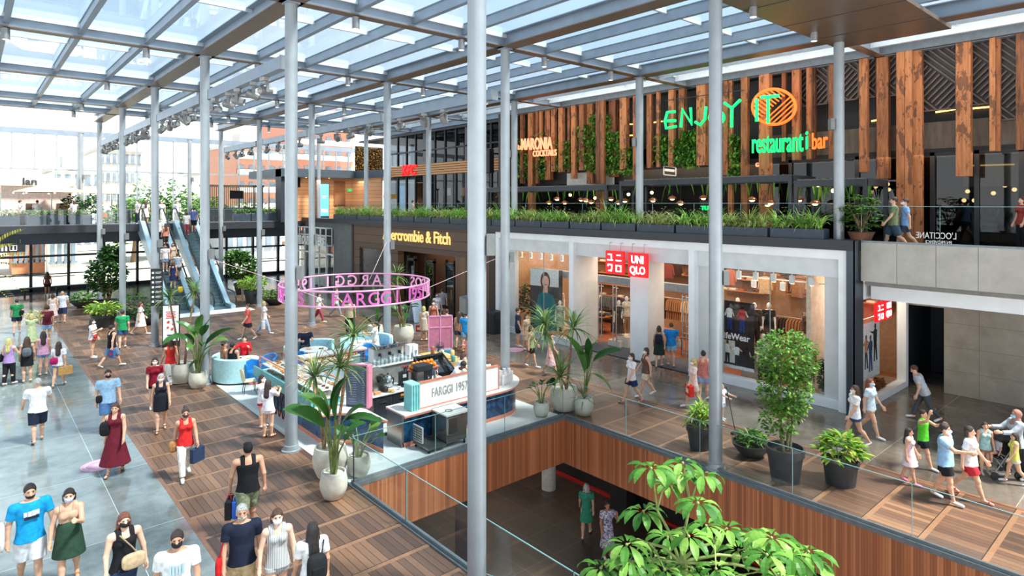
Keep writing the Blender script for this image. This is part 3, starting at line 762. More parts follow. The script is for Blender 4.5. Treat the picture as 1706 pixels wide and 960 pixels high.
 if top:
  st, c = top[:2]
  if st == 'tee': pr = torso(.012, .475, .842) + sleeve(.011, .62)
  elif st == 'long': pr = torso(.013, .475, .85) + sleeve(.010, 1.93)
  elif st == 'tank': pr = torso(.010, .475, None, False)
  elif st == 'dress': pr = torso(.011, .55, None, False) + skirt(top[2], .085, top[3] if len(top) > 3 else .15, .0)
  elif st == 'teedress': pr = torso(.012, .55, .842) + sleeve(.011, .55) + skirt(top[2], .09, top[3] if len(top) > 3 else .14, .0)
  surf_obj('dress' if 'dress' in st else 'shirt', pr, gv, gk, cloth(c) if not isinstance(c, bpy.types.Material) else c, o)
 if bottom:
  st, c = bottom[:2]
  pel = [RC(U(0, 0, .50), U(0, 0, .60), hz + .010, wz + .011, 1.3, [hc((0, 0, .60), (0, 0, 1))])]
  if st == 'shorts': pr = pel + legs(.012, .66)
  elif st == 'hot': pr = pel + legs(.008, .36)
  elif st == 'knee': pr = pel + legs(.014, .95)
  elif st == 'pants': pr = pel + legs(.010, 1.93)
  elif st == 'skirt': pr = pel + skirt(bottom[2], hz + .012, bottom[3] if len(bottom) > 3 else .12, 0)
  surf_obj({'pants': 'trousers', 'skirt': 'skirt'}.get(st, 'shorts'), pr, gv, gk, cloth(c) if not isinstance(c, bpy.types.Material) else c, o)
 if hair:
  st, c = hair[0], hair[1]; hm = mat_hair(c) if isinstance(c, str) else cloth(c)
  fc = [hc((0, .030, .950), (0, .80, -.6))]; low = hc((0, 0, .90), (0, 0, -1)); pr = []
  if st != 'bald':
   pr = [EL(U(0, -.010, .948), (.051, .060, .060), fc + ([low] if st in ('short', 'cap', 'bun', 'pony') else []))]
   if st == 'short' and female: pr += [RC(U(s * .040, -.022, .93), U(s * .040, -.03, .885), .022, .020) for s in (1, -1)] + [RC(U(0, -.035, .93), U(0, -.042, .88), .042, .036, 1.2)]
   if st == 'long': pr += [RC(U(s * .036, -.018, .93), U(s * .052, -.025, .79), .024, .022, 1.0) for s in (1, -1)] + [RC(U(0, -.04, .93), U(0, -.062, .74), .046, .050, 1.3)]
   if st == 'pony': pr += [RC(U(0, -.06, .945), U(0, -.085, .90), .020, .026), RC(U(0, -.085, .90), U(0.0, -.075, .74), .026, .014)]
   if st == 'bun': pr += [EL(U(0, -.045, 1.0), (.028, .028, .026))]
   if st == 'curly': pr += [EL(U(x, y, z), (.03, .03, .03)) for x, y, z in ((.035, -.02, .97), (-.035, -.02, .97), (0, -.05, .96), (.04, -.03, .93), (-.04, -.03, .93), (0, 0, .995))]
   if st == 'cap': pr += [RC(U(-.02, .05, .975), U(.02, .05, .975), .022, .022, 1.0, [hc((0, 0, .985), (0, 0, 1)), hc((0, 0, .968), (0, 0, -1))]), EL(U(0, .075, .972), (.036, .03, .008))]
   if st == 'scarf': pr = [EL(U(0, -.008, .938), (.060, .066, .070), [hc((0, .034, .93), (0, 1, -.1))]), RC(U(0, -.005, .86), U(0, 0, .80), .058, .085, 1.1)]
   surf_obj('cap' if st == 'cap' else 'headscarf' if st == 'scarf' else 'hair', pr, max(gv * .8, .007), gk * .7, hm, o)
 if mask:
  surf_obj('face_mask', [EL(U(0, .020, .908), (.042, .053, .036), [hc((0, .006, .9), (0, -1, 0)), hc((0, 0, .931), (0, 0.15, 1))])], max(gv * .7, .007), gk * .6, cloth(mask), o)
 if beard: surf_obj('beard', [EL(U(0, .016, .897), (.039, .042, .030), [hc((0, .0, .9), (0, -1, 0)), hc((0, 0, .905), (0, 0, 1))])], max(gv * .8, .007), gk * .6, plain(beard, .8, 0, .2, 40), o)
 if not mannequin and vox < 0.0145:
  for s in (1, -1):
   q = MB(); c = U(s * .018, .047, .934) * h; q.ell(c, (.0058 * h, .004 * h, .0035 * h), 8, 6); q.build('eye', M_BLACK, o, smooth=180)
   q = MB(); c = U(s * .018, .048, .9445) * h; q.box(c, (.022 * h, .006 * h, .004 * h)); q.build('eyebrow', plain(HAIRC['dark']), o)
 if shoes:
  for s in (1, -1):
   A, T = J['A%d' % s], J['T%d' % s]; dr = (T - A); dr.z = dr.z if abs(dr.z) > .06 else dr.z
   n_ = (Vector((0, 0, 1)) - dr.normalized() * dr.normalized().z).normalized(); b0 = A + Vector((0, -.016, -.018)); b1 = T - dr.normalized() * .004
   fl = b1 - n_ * .017
   if bare_foot: pr = [RC(b0 - n_ * .016, b1 - n_ * .012, .022, .022, 1.0, [(fl, tuple(-n_)), (fl + n_ * .012, tuple(n_))]), RC(A.lerp(T, .62) + Vector((-.02, 0, .012)), A.lerp(T, .62) + Vector((.02, 0, .012)), .009, .009)]
   else: pr = [RC(b0, b1, .027, .021, 1.0, [(fl, tuple(-n_))])]
   surf_obj('sandal' if bare_foot else 'shoe', pr, max(gv * .8, .007), gk * .6, cloth(shoes), o)
 W4 = Matrix.Translation(loc) @ Matrix.Rotation(o.rotation_euler.z, 4, 'Z')
 return o, {k_: W4 @ (v_ * h) for k_, v_ in J.items() if isinstance(v_, Vector) and k_[0] in 'SEWHKAT'}, (lambda x, y, z: W4 @ (U(x, y, z) * h)), o.rotation_euler.z
def paper_bag(lab, loc, rz, c, sz=(0.30, 0.12, 0.34), cat='bag', c2=None):
 """carrier bag hanging from its handles: loc is the hand"""
 x, y, z = sz; t = thing('shopping_bag', lab, cat, (loc[0], loc[1], loc[2] - z - 0.12), rz)
 q = MB(); q.prism([(-x / 2, -y / 2), (x / 2, -y / 2), (x / 2, y / 2), (-x / 2, y / 2)], 0, z); q.build('body', cloth(c), t, bevel=0.01)
 if c2: q = MB(); q.cb(-x * .3, x * .3, -y / 2 - .004, y / 2 + .004, z * .3, z * .7); q.build('printed_panel', cloth(c2), t)
 for s in (1, -1):
  q = MB(); q.tube([(-x * .22, s * y * .45, z - .02), (-x * .2, s * y * .3, z + .06), (0, 0, z + .12), (x * .2, s * y * .3, z + .06), (x * .22, s * y * .45, z - .02)], .006, 6); q.build('handle', cloth(c2 or c), t, smooth=60)
 return t
def soft_bag(lab, loc, rz, c, sz=(0.28, 0.12, 0.22), strap=None, name='handbag', cat='bag', pocket=True):
 """rounded bag whose centre is loc; strap is a list of world points"""
 t = thing(name, lab, cat, loc, rz)
 x, y, z = sz; q = MB(); q.ell((0, 0, 0), (x / 2, y / 2, z / 2), 20, 12)
 for i, v in enumerate(q.v):
  q.v[i] = tuple(math.copysign(abs(v[k] / (sz[k] / 2)) ** 0.6 * sz[k] / 2, v[k]) for k in range(3))
 q.build('body', cloth(c), t, smooth=60)
 if pocket: q = MB(); q.box((0, y * .46, -z * .12), (x * .62, y * .18, z * .42)); q.build('pocket', cloth(tuple(v * .85 for v in c)), t, bevel=.02)
 if strap:
  Mi = (Matrix.Translation(loc) @ Matrix.Rotation(rz, 4, 'Z')).inverted(); q = MB(); q.tube([Mi @ Vector(p) for p in strap], .011, 6); q.build('strap', cloth(tuple(v * .8 for v in c)), t, smooth=60)
 return t
# ================================================================== GROUND-FLOOR SHOPS
M_FRAME = plain((234, 238, 239), 0.4, 0, 0.02, 2)
M_PANEL = plain((214, 219, 220), 0.45, 0, 0.03, 2)
M_WARMW = plain((226, 214, 198), 0.6, 0, 0.03, 2)
b = MB(); b.cb(21.0, 32, 7.9, 58.3, 4.62, UZ); b.cb(21.02, 32, -6, 7.9, 4.2, UZ); struct('floor_upper', b, plain((92, 82, 74), 0.45))
b = MB(); b.cb(20.66, 20.95, 7.55, 50.0, 5.12, 5.44); struct('trim_5', b, M_DARK)
b = MB(); b.cb(20.95, 21.75, 7.6, 50.0, UZ, 5.42); struct('trim_6', b, M_DARK)
b = MB(); b.cb(20.66, 20.78, 7.55, 7.80, 0, 5.12); b.cb(20.66, 20.95, 7.53, 7.6, 0, 5.44); b.cb(20.95, 21.28, 7.53, 7.8, 0, 4.6); b.cb(20.78, 20.95, 7.6, 7.8, 0, 5.12); struct('wall_shop_corner', b, plain((52, 62, 72), 0.3, 0.3))
b = MB(); y = 7.5
while y > -6:
 b.cb(20.98, 21.1, y - 1.0, y - 0.012, 4.18, 5.38); y -= 1.0
struct('wall_parapet', b, M_CONC)
b = MB(); b.cb(21.1, 21.2, -6, 7.36, 4.1, UZ); struct('wall_parapet_core', b, M_DARK)
b = MB(); b.cb(21.5, 21.95, -6, 7.38, 3.58, 4.05); struct('beam_white', b, M_FRAME)
b = MB(); b.cb(21.02, 27, -6, 7.38, 4.05, 4.2); struct('ceiling_hall', b, plain((120, 118, 112), .6))
g = NT('concrete_panels'); co = g.coord(); x, y, z = g.xyz(co); n = g.noise(co, 1.2, 6, .65)
j = g.math('MAXIMUM', g.math('LESS_THAN', g.math('FRACT', g.math('DIVIDE', g.math('ADD', y, .35), 1.45)), .008), g.math('LESS_THAN', g.math('FRACT', g.math('DIVIDE', z, 0.82)), .012))
M_HALLW = g.set(g.mix(j, g.ramp(n, [(.3, (138, 132, 120)), (.7, (168, 162, 150))]), lin((104, 100, 92))), .5)
b = MB(); b.cb(25.6, 25.9, -8, 6.46, 0, 4.06); b.cb(25.6, 25.9, 6.46, 7.8, 2.95, 4.06); struct('wall_hall', b, M_HALLW)
b = MB(); b.cb(28.6, 28.8, 6.0, 8.0, 0, 4.05); b.cb(25.9, 28.6, 6.36, 6.46, 0, 4.05); b.cb(25.9, 28.6, 7.66, 7.8, 0, 4.05); struct('wall_passage', b, M_NAVY)
b = MB(); b.cb(21.0, 27.0, 7.85, 24.9, 0.0, 0.02); struct('floor_shop', b, mat_boards('terracotta_boards', [(.1, (128, 70, 44)), (.9, (166, 98, 64))], .18, .35, 'x', (.6, 6, 1)))
b = MB(); b.cb(21.0, 27.2, 7.85, 25.0, 4.5, 4.62); struct('ceiling_shop', b, plain((70, 60, 54), .7))
b = MB(); b.cb(27.0, 27.2, 7.8, 25.0, 0, 4.6); b.cb(21.3, 27.0, 24.8, 25.0, 0, 4.6); struct('wall_shop_back', b, plain((168, 128, 96), .7))
b = MB(); b.cb(FX, 21.25, 7.80, 25.1, 4.82, 5.12); b.cb(FX, 21.25, 7.80, 8.07, 0, 4.82); b.cb(FX, 21.25, 13.27, 13.52, 0, 4.82); b.cb(FX, 21.25, 19.55, 19.82, 0, 4.82); b.cb(FX, 21.25, 24.85, 25.1, 0, 4.82)
struct('wall_portal', b, M_FRAME)
b = MB(); b.cb(20.98, 21.2, 8.07, 13.27, 4.22, 4.82); b.cb(20.98, 21.2, 19.82, 24.85, 4.22, 4.82); b.cb(20.98, 22.3, 13.52, 19.55, 4.22, 4.82); struct('wall_header', b, M_PANEL)
b = MB(); b.cb(20.9, 21.3, 8.07, 13.27, 0, 0.28); b.cb(20.9, 21.3, 19.82, 24.85, 0, 0.28); struct('baseboard_window', b, M_FRAME)
b = MB(); b.cb(21.05, 21.25, 8.07, 8.62, .28, 4.22); b.cb(21.05, 21.3, 12.35, 13.27, .28, 4.22); b.cb(21.05, 21.3, 23.9, 24.85, .28, 4.22); struct('wall_window_pier', b, M_OFFW)
b = MB(); b.cb(21.25, 22.5, 13.27, 13.5, 0, 4.5); b.cb(21.25, 22.5, 19.6, 19.82, 0, 4.5); b.cb(21.15, 22.3, 15.72, 16.62, 0, 4.22); struct('wall_entrance_pier', b, M_FRAME)
b = MB(); b.cb(21.0, 22.8, 13.52, 19.55, 0.0, 0.025); struct('floor_mat', b, plain((74, 82, 92), .8))
for n_, y0, y1 in (('window_110', 8.62, 12.35), ('window_111', 19.82, 23.9)):
 b = MB(); b.cb(21.12, 21.135, y0, y1, .28, 4.22); o = struct(n_, b, M_GLASSS)
 b = MB(); b.cb(21.11, 21.145, (y0 + y1) / 2 - .01, (y0 + y1) / 2 + .01, .28, 4.22); b.build('joint', plain((140, 150, 150), .3), o)
def glass_door(n_, y0, y1, hy):
 b = MB(); b.cb(21.6, 21.615, y0, y1, .03, 3.05); o = struct(n_, b, M_GLASSS)
 for s in (-1, 1):
  q = MB(); q.cyl((21.5, hy + s * .09, .5), (21.5, hy + s * .09, 2.95), .025, n=10)
  for z in (.6, 1.7, 2.85): q.cyl((21.5, hy + s * .09, z), (21.62, hy + s * .09, z), .015, n=8)
  q.build('handle', M_CHROME, o, smooth=60)
glass_door('door_1', 16.62, 17.9, 17.75); glass_door('door_2', 18.4, 19.55, 18.6); glass_door('door_3', 13.55, 14.35, 14.2)
def sign_tile(name, lab, c, a, sz, face, two):
 """square red sign with white characters; a = rotation about z, the face looks along local -Y"""
 t = thing(name, lab, 'sign', c, a, 'red square shop signs')
 q = MB(); q.cb(-sz / 2, sz / 2, 0, .1, -sz / 2, sz / 2); q.build('panel', glow((214, 16, 24), .55), t, bevel=.01)
 M_ = glow((255, 255, 255), .9); s = sz
 if face == 'kana':
  q = MB(); d0, d1 = -.015, 0
  def h(x0, x1, z, w_=.055): q.cb(x0 * s, x1 * s, d0, d1, (z - w_ / 2) * s, (z + w_ / 2) * s)
  def v(x, z0, z1, w_=.055): q.cb((x - w_ / 2) * s, (x + w_ / 2) * s, d0, d1, z0 * s, z1 * s)
  h(-.36, -.14, .34); v(-.17, .10, .34); h(-.40, -.08, .10)            # yu
  h(.12, .34, .33); h(.08, .38, .10)                                    # ni
  v(-.35, -.18, -.08); h(-.36, -.12, -.10); v(-.14, -.30, -.10); h(-.34, -.14, -.36); q.bar((-.14 * s, -.008, -.28 * s), (-.26 * s, -.008, -.38 * s), .05 * s, .015)  # ku
  v(.11, -.38, -.10); v(.35, -.38, -.10); h(.085, .375, -.12); h(.085, .375, -.36)   # ro
  q.build('characters', M_, t)
 else:
  for body, z in (('UNI', .08), ('QLO', -.36)):
   q = text_mb(body, .44 * s, .012, .012 * s, .86, 'CENTER'); q.xf(0, Matrix.Translation((0, -.006, z * s))); q.build('characters', M_, t)
 if two:
  q = MB()
  for x in (-.3, .3): q.cyl((x * s, .05, s / 2), (x * s, .05, two), .012, n=6); q.cyl((x * s, .05, two - .02), (x * s, .26 if two > .7 else .09, two - .02), .012, n=6)
  q.build('hanger_rod', M_STEEL, t)
 return t
A_ = R(-90)
sign_tile('shop_sign', 'red square sign with white foreign characters over the shop entrance', (20.55, 16.98, 4.10), A_, .98, 'kana', .85)
sign_tile('shop_sign', 'red square sign with white Latin letters over the shop entrance', (20.55, 15.78, 4.08), A_, .98, 'latin', .87)
sign_tile('shop_sign', 'small red sign with foreign characters hanging in the side window', (22.55, 7.45, 3.04), 0, .62, 'kana', .55)
sign_tile('shop_sign', 'small red sign with Latin letters hanging in the side window', (23.3, 7.45, 3.04), 0, .62, 'latin', .55)
b = MB(); b.cb(21.28, 25.6, 7.55, 7.85, 0, .22); b.cb(25.35, 25.6, 7.55, 7.85, .22, 3.6); b.cb(21.28, 25.6, 7.55, 7.85, 3.55, 4.06); struct('wall_side_window', b, M_FRAME)
b = MB(); b.cb(21.28, 25.35, 7.68, 7.69, .22, 3.55); struct('window_112', b, M_GLASSS)
b = MB(); b.cb(21.5, 25.6, 9.25, 9.4, 0, 4.5); struct('wall_display', b, plain((222, 196, 170), .7))
b = MB(); b.cb(21.5, 25.6, 7.85, 9.25, .02, .2); struct('floor_display', b, plain((130, 110, 92), .6))
area_light((23.8, 8.4, 4.0), 2.2, .5, 28, (1, .9, .78))
def figure_print(q, x, z, h, c_top, c_bot, c_skin, c_hair, mats, arm=0.0, leg=0.0):
 """a printed figure: flat shapes of cloth, skin and hair on a poster"""
 def poly(pts, m): q.mat(mats.index(m)); n = len(pts); q.add([(x + px * h, -.004, z + pz * h) for px, pz in pts] + [(x + px * h, .0, z + pz * h) for px, pz in pts], [tuple(range(n - 1, -1, -1)), tuple(range(n, 2 * n))] + [(i, (i + 1) % n, n + (i + 1) % n, n + i) for i in range(n)])
 poly([(-.10, .02), (-.03, .02), (.0, .40), (.03 + leg, .02), (.10 + leg, .03), (.09, .50), (-.09, .50)], c_bot)
 poly([(-.10, .48), (.10, .48), (.13, .80), (.05, .85), (-.05, .85), (-.13, .80)], c_top)
 poly([(-.13, .80), (-.19 - arm, .52 + arm * 1.6), (-.15 - arm, .50 + arm * 1.6), (-.09, .72)], c_top)
 poly([(.13, .80), (.19 + arm, .52 + arm * 2.2), (.15 + arm, .50 + arm * 2.2), (.09, .72)], c_skin)
 poly([(math.cos(a) * .058, .92 + math.sin(a) * .075) for a in [2 * PI * k / 14 for k in range(14)]], c_hair)
 poly([(math.cos(a) * .042, .905 + math.sin(a) * .058) for a in [2 * PI * k / 14 for k in range(14)]], c_skin)
FIG = [cloth(c) for c in ((36, 36, 40), (238, 238, 236), (196, 120, 84), (46, 66, 120), (90, 60, 44), (222, 176, 148), (178, 54, 52), (30, 120, 126), (206, 196, 176), (60, 90, 50))]
def poster(lab, c, a, wd, ht, bgc, figs, strips=()):
 t = thing('poster', lab, 'poster', c, a); q = MB(); q.cb(-wd / 2, wd / 2, 0, .04, 0, ht); q.build('board', bgc, t)
 if strips:
  for x0, x1, z0, z1, cc in strips: q = MB(); q.cb(x0, x1, -.003, 0, z0, z1); q.build('colour_field', cloth(cc), t)
 for k, (x, z, h, ct, cb_, ar, le) in enumerate(figs):
  q = MB(); figure_print(q, x, z, h, FIG[ct], FIG[cb_], FIG[5], FIG[4 if k % 2 else 0], FIG, ar, le); o = q.build('printed_figure', FIG, t); o.location.y = -.004
 return t
poster('white display poster of three leaping people beside brown leaves', (23.55, 8.1, .55), 0, 1.7, 2.1, cloth((226, 232, 238)), ((-.42, .35, 1.2, 2, 0, .12, .06), (-.02, .2, 1.3, 3, 3, .06, .05), (.42, .5, 1.35, 0, 0, .2, .05)), ((-.8, .8, 1.95, 2.1, (214, 160, 110)),))
t = thing('leaf_pile', 'heap of curled brown leaves at the foot of the leaping poster', 'decoration', (23.5, 7.9, .2)); q = MB(); rg = random.Random(3)
for k in range(260):
 a, r_ = rg.uniform(0, 6.28), rg.uniform(0, .75); q.box((r_ * math.cos(a), r_ * math.sin(a) * .12, rg.uniform(.02, .42) * (1 - r_ * .7)), (.14, .09, .012), rg.uniform(0, 6), rg.uniform(-1, 1), rg.uniform(-1, 1))
o = q.build('leaves', mat_leaf('dry_leaf', [(.1, (120, 62, 34)), (.6, (168, 92, 50)), (.9, (190, 120, 70))]), t); o['kind'] = 'stuff'
t = thing('poster', 'tall window poster of a smiling woman in a teal sweater', 'poster', (21.75, 22.35, .3), A_ + R(12)); q = MB(); q.cb(-.95, .95, 0, .04, 0, 3.0); q.build('board', M_BLACK, t)
q = MB(); q.cb(-.95, .75, -.003, 0, 2.15, 3.0); q.build('colour_field', cloth((214, 216, 216)), t)
q = MB(); q.mat(0)
def blob(cx, cz, rx, rz_, y=-.006, n=20): q.add([(cx + math.cos(2 * PI * k / n) * rx, y, cz + math.sin(2 * PI * k / n) * rz_) for k in range(n)] + [(cx + math.cos(2 * PI * k / n) * rx, y + .003, cz + math.sin(2 * PI * k / n) * rz_) for k in range(n)], [tuple(range(n)), tuple(range(2 * n - 1, n - 1, -1))] + [(i, n + i, n + (i + 1) % n, (i + 1) % n) for i in range(n)])
q.add([(-.72, -.01, .0), (.55, -.01, .0), (.62, -.01, 1.2), (.42, -.01, 1.72), (.12, -.01, 1.86), (-.2, -.01, 1.86), (-.45, -.01, 1.7), (-.62, -.01, 1.0)], [(0, 1, 2, 3, 4, 5, 6, 7)])
q.build('printed_sweater', cloth((34, 116, 122)), t)
q = MB(); blob(-.04, 2.42, .29, .46); q.add([(-.3, -.005, 2.4), (.24, -.005, 2.4), (.2, -.005, 1.95), (-.28, -.005, 1.95)], [(0, 1, 2, 3)]); q.build('printed_hair', cloth((84, 48, 36)), t)
q = MB(); blob(-.02, 2.38, .20, .30, -.012); q.add([(-.12, -.0105, 2.2), (.1, -.0105, 2.2), (.12, -.0105, 1.84), (-.18, -.0105, 1.84)], [(0, 1, 2, 3)]); q.build('printed_face', cloth((226, 176, 150)), t)
q = MB(); blob(.0, 2.24, .09, .025, -.016); q.build('printed_smile', cloth((190, 70, 70)), t)
t = thing('window_banner', 'dark window banner with white lettering and printed people behind the slim tree', 'banner', (21.5, 12.22, .45), A_)
q = MB(); q.cb(-.85, .95, 0, .03, 0, 2.5); q.build('board', cloth((44, 38, 38)), t)
for x0, x1, z0, z1, c_ in ((-.85, -.35, .1, 1.0, (120, 150, 50)), (-.35, .95, .0, .12, (226, 228, 230)), (-.35, .2, .2, 1.02, (212, 206, 190)), (.2, .95, 1.42, 2.4, (60, 46, 44))): q = MB(); q.cb(x0, x1, -.003, 0, z0, z1); q.build('colour_field', cloth(c_), t)
for k, (x, z, h, ct, cb_, ar, le) in enumerate(((-.62, .1, .9, 0, 0, 0, 0), (-.1, .1, .92, 1, 0, .02, 0), (.28, .1, .85, 1, 0, .08, 0), (.68, .1, .8, 0, 0, .02, 0), (-.5, 1.4, 1.0, 6, 0, .05, 0), (-.02, 1.4, .98, 1, 3, .02, 0), (.5, 1.35, 1.05, 6, 3, .04, 0))):
 q = MB(); figure_print(q, x, z, h, FIG[ct], FIG[cb_], FIG[5], FIG[4], FIG, ar, le); o = q.build('printed_figure', FIG, t); o.location.y = -.006
q = text_mb('LifeWear', .33, .01, .006, .95, 'CENTER'); q.xf(0, Matrix.Translation((0.2, -.02, 1.08))); q.build('lettering', cloth((245, 245, 245)), t)
def track_row(y0, y1, n, x, z, wh):
 b = MB(); b.cb(x - .025, x + .025, y0, y1, z, z + .04); struct('beam_light_track', b, M_WHITE)
 for k in range(n):
  y = y0 + (y1 - y0) * (k + .5) / n
  t = thing('track_spotlight', 'white box spotlight in the %s, %s from left' % (wh, ORD[n - 1 - k]), 'spotlight', (x, y, z), 0, 'white spotlights in the shop windows')
  q = MB(); q.cyl((0, 0, 0), (0, 0, -.06), .02, n=8); q.build('stem', M_WHITE, t)
  q = MB(); q.box((0, 0, -.2), (.12, .17, .28)); q.build('housing', M_WHITE, t, bevel=.015)
  q = MB(); q.box((.03, 0, -.345), (.07, .12, .012)); q.build('lens', glow((255, 236, 205), 3), t)
track_row(8.9, 12.2, 5, 21.5, 4.16, 'big window'); track_row(8.9, 12.2, 3, 22.2, 3.80, 'big window, second row'); track_row(20.0, 24.4, 6, 21.6, 4.16, 'left window')
GAR = [(236, 226, 210), (196, 160, 120), (150, 104, 72), (60, 44, 40), (38, 66, 62), (90, 92, 96), (176, 96, 66), (120, 60, 54), (206, 190, 166)]
GNM = ['cream', 'sand', 'tan', 'dark brown', 'dark green', 'grey', 'rust', 'maroon', 'pale beige']
garm = {}
def garment(c, long=False):
 k = (c, long)
 if k not in garm:
  q = MB(); L = .95 if long else .68
  ring = lambda w_, d, z: [(-w_, -d, z), (w_, -d, z), (w_, d, z), (-w_, d, z)]
  lv = [ring(.07, .02, 0), ring(.22, .028, -.06), ring(.20, .034, -.35), ring(.23, .036, -L)]
  vs = sum(lv, []); fs = [(3, 2, 1, 0), (12, 13, 14, 15)]
  for i in range(3):
   for j in range(4): fs.append((i * 4 + j, i * 4 + (j + 1) % 4, i * 4 + 4 + (j + 1) % 4, i * 4 + 4 + j))
  q.add(vs, fs)
  for s in (-1, 1): q.bar((s * .20, 0, -.08), (s * .27, 0, -.52), .08, .05)
  garm[k] = q.mesh('garment', cloth(GAR[c]), 40)
 return garm[k]
def hang(c, loc, rz, lab, grp, long=False):
 o = bpy.data.objects.new('garment', garment(c, long)); COL.objects.link(o); o.location = loc; o.rotation_euler.z = rz; tag(o, lab, 'clothes', grp)
hook_m = MB(); hook_m.tube([(0, 0, 0), (0, 0, .05), (.015, 0, .07), (.03, 0, .05)], .004, 5); hook_me = hook_m.mesh('hanger_hook', M_CHROME)
def rack(wh, c, rz, L, cols, z=1.42, long=False, two=False):
 t = thing('clothes_rack', 'metal clothes rack %s' % wh, 'clothes rack', c, rz, 'clothes racks in the shop')
 for s in (-1, 1):
  q = MB(); q.tube([(s * L / 2, 0, 0), (s * L / 2, 0, z + .08)], .018, 8); q.build('upright', M_DARK, t); q = MB(); q.cb(s * L / 2 - .02, s * L / 2 + .02, -.26, .26, 0, .03); q.build('foot', M_DARK, t)
 q = MB(); q.tube([(-L / 2, 0, z + .06), (L / 2, 0, z + .06)], .014, 8); q.build('rail', M_CHROME, t)
 n = int(L / .12)
 for k in range(n):
  x = -L / 2 + .08 + (L - .16) * k / max(1, n - 1); ci = cols[(k * len(cols)) // n]
  p = Vector(c) + Matrix.Rotation(rz, 3, 'Z') @ Vector((x, 0, z - .01))
  hang(ci, p, rz + R(90) + rng.uniform(-.05, .05), '%s garment hanging on the rack %s' % (GNM[ci], wh), 'garments on the rack %s' % wh, long)
M_SHELFW = plain((176, 120, 78), .5)
def wall_shelf(lab, y0, y1, z0, z1, rows, x=26.7):
 t = thing('wall_shelf', lab, 'shelf', (x, (y0 + y1) / 2, z0)); hw = (y1 - y0) / 2; H = z1 - z0
 q = MB(); q.cb(.2, .27, -hw, hw, 0, H); q.build('back_panel', plain((140, 100, 70), .6), t)
 for k in range(rows + 1): q = MB(); q.cb(-.25, .2, -hw, hw, H * k / rows - .02, H * k / rows + .02); q.build('shelf', M_SHELFW, t)
 for s in (-1, 1): q = MB(); q.cb(-.25, .2, s * hw - .03, s * hw + .03, 0, H); q.build('side', M_SHELFW, t)
 return t
fold_me = {}
def folded(c, loc, rz, lab, grp):
 if c not in fold_me:
  q = MB(); q.cb(-.15, .15, -.12, .12, 0, .035); q.cb(-.15, .15, -.115, .125, .037, .07); m_ = q.mesh('folded_garment', cloth(GAR[c])); fold_me[c] = m_
 o = bpy.data.objects.new('folded_clothes', fold_me[c]); COL.objects.link(o); o.location = loc; o.rotation_euler.z = rz; tag(o, lab, 'clothes', grp)
def table(wh, c, rz, L, W_, z, cols, grid):
 t = thing('display_table', 'wooden display table %s' % wh, 'table', c, rz, 'display tables in the shop')
 q = MB(); q.cb(-L / 2, L / 2, -W_ / 2, W_ / 2, z - .05, z); q.build('table_top', M_SHELFW, t, bevel=.006)
 for sx in (-1, 1):
  for sy in (-1, 1): q = MB(); q.cb(sx * (L / 2 - .06) - .03, sx * (L / 2 - .06) + .03, sy * (W_ / 2 - .06) - .03, sy * (W_ / 2 - .06) + .03, 0, z - .05); q.build('leg', M_DARK, t)
 q = MB(); q.cb(-L / 2 + .08, L / 2 - .08, -W_ / 2 + .08, W_ / 2 - .08, .22, .25); q.build('lower_shelf', M_SHELFW, t)
 k = 0
 for i in range(grid[0]):
  for j in range(grid[1]):
   ci = cols[k % len(cols)]; k += 1
   for lv in range(2):
    p = Vector(c) + Matrix.Rotation(rz, 3, 'Z') @ Vector((-L / 2 + L * (i + .5) / grid[0], -W_ / 2 + W_ * (j + .5) / grid[1], z + lv * .072))
    folded(ci, p, rz + rng.uniform(-.1, .1), '%s folded garment on the display table %s' % (GNM[ci], wh), 'folded clothes on the table %s' % wh)
rack('behind the left entrance door', (24.6, 18.6, .02), R(90), 1.9, (8, 0, 1), 1.5); rack('at the back wall behind the entrance', (25.9, 17.6, .02), R(90), 2.6, (1, 2, 3), 1.9, True)
rack('right of the entrance pillar', (24.4, 14.9, .02), R(90), 1.5, (0, 1, 6), 1.75); rack('deep inside right of the entrance', (25.9, 14.2, .02), R(90), 2.0, (3, 7, 5), 1.9, True)
rack('under the hanging spotlights of the big window', (25.1, 11.3, .02), R(90), 2.6, (6, 2, 3), 1.9); rack('at the back of the big window', (25.95, 10.2, .02), R(90), 2.6, (2, 7, 1), 2.0, True)
rack('by the left window back wall', (25.9, 22.6, .02), R(90), 2.2, (5, 8, 3), 1.6)
table('with rust folded clothes behind the right door', (23.6, 14.7, .02), R(90), 1.6, .9, .82, (6, 2, 0), (4, 2)); table('just inside the left door', (23.5, 17.2, .02), R(90), 1.5, .9, .80, (6, 1, 8), (4, 2))
table('behind the window banner', (23.6, 11.6, .02), R(90), 2.0, .9, .95, (6, 1, 2), (5, 2)); table('behind the slim tree', (23.4, 9.4, .02), R(90), 1.8, .9, .9, (1, 6, 0), (4, 2)); table('in the left window behind the poster', (24.4, 21.4, .02), R(90), 1.6, .9, .85, (5, 3, 8), (4, 2))
for lab, y0, y1, z0, z1, rows in (('tall shelf on the back wall behind the left door', 17.0, 19.4, 2.5, 4.2, 3), ('tall shelf on the back wall right of the pillar', 13.4, 15.6, 2.6, 4.2, 3), ('tall shelf behind the big window', 8.4, 12.6, 2.7, 4.3, 3), ('tall shelf behind the left window', 20.4, 24.2, .3, 4.0, 6)):
 wall_shelf(lab, y0, y1, z0, z1, rows); H = (z1 - z0) / rows; k = 0
 for r_ in range(rows):
  y = y0 + .3
  while y < y1 - .2:
   ci = rng.choice((0, 1, 2, 3, 5, 6, 7)); folded(ci, (26.65, y, z0 + r_ * H + .022), R(90), '%s folded garment on the %s' % (GNM[ci], lab), 'folded clothes on the ' + lab); y += .42
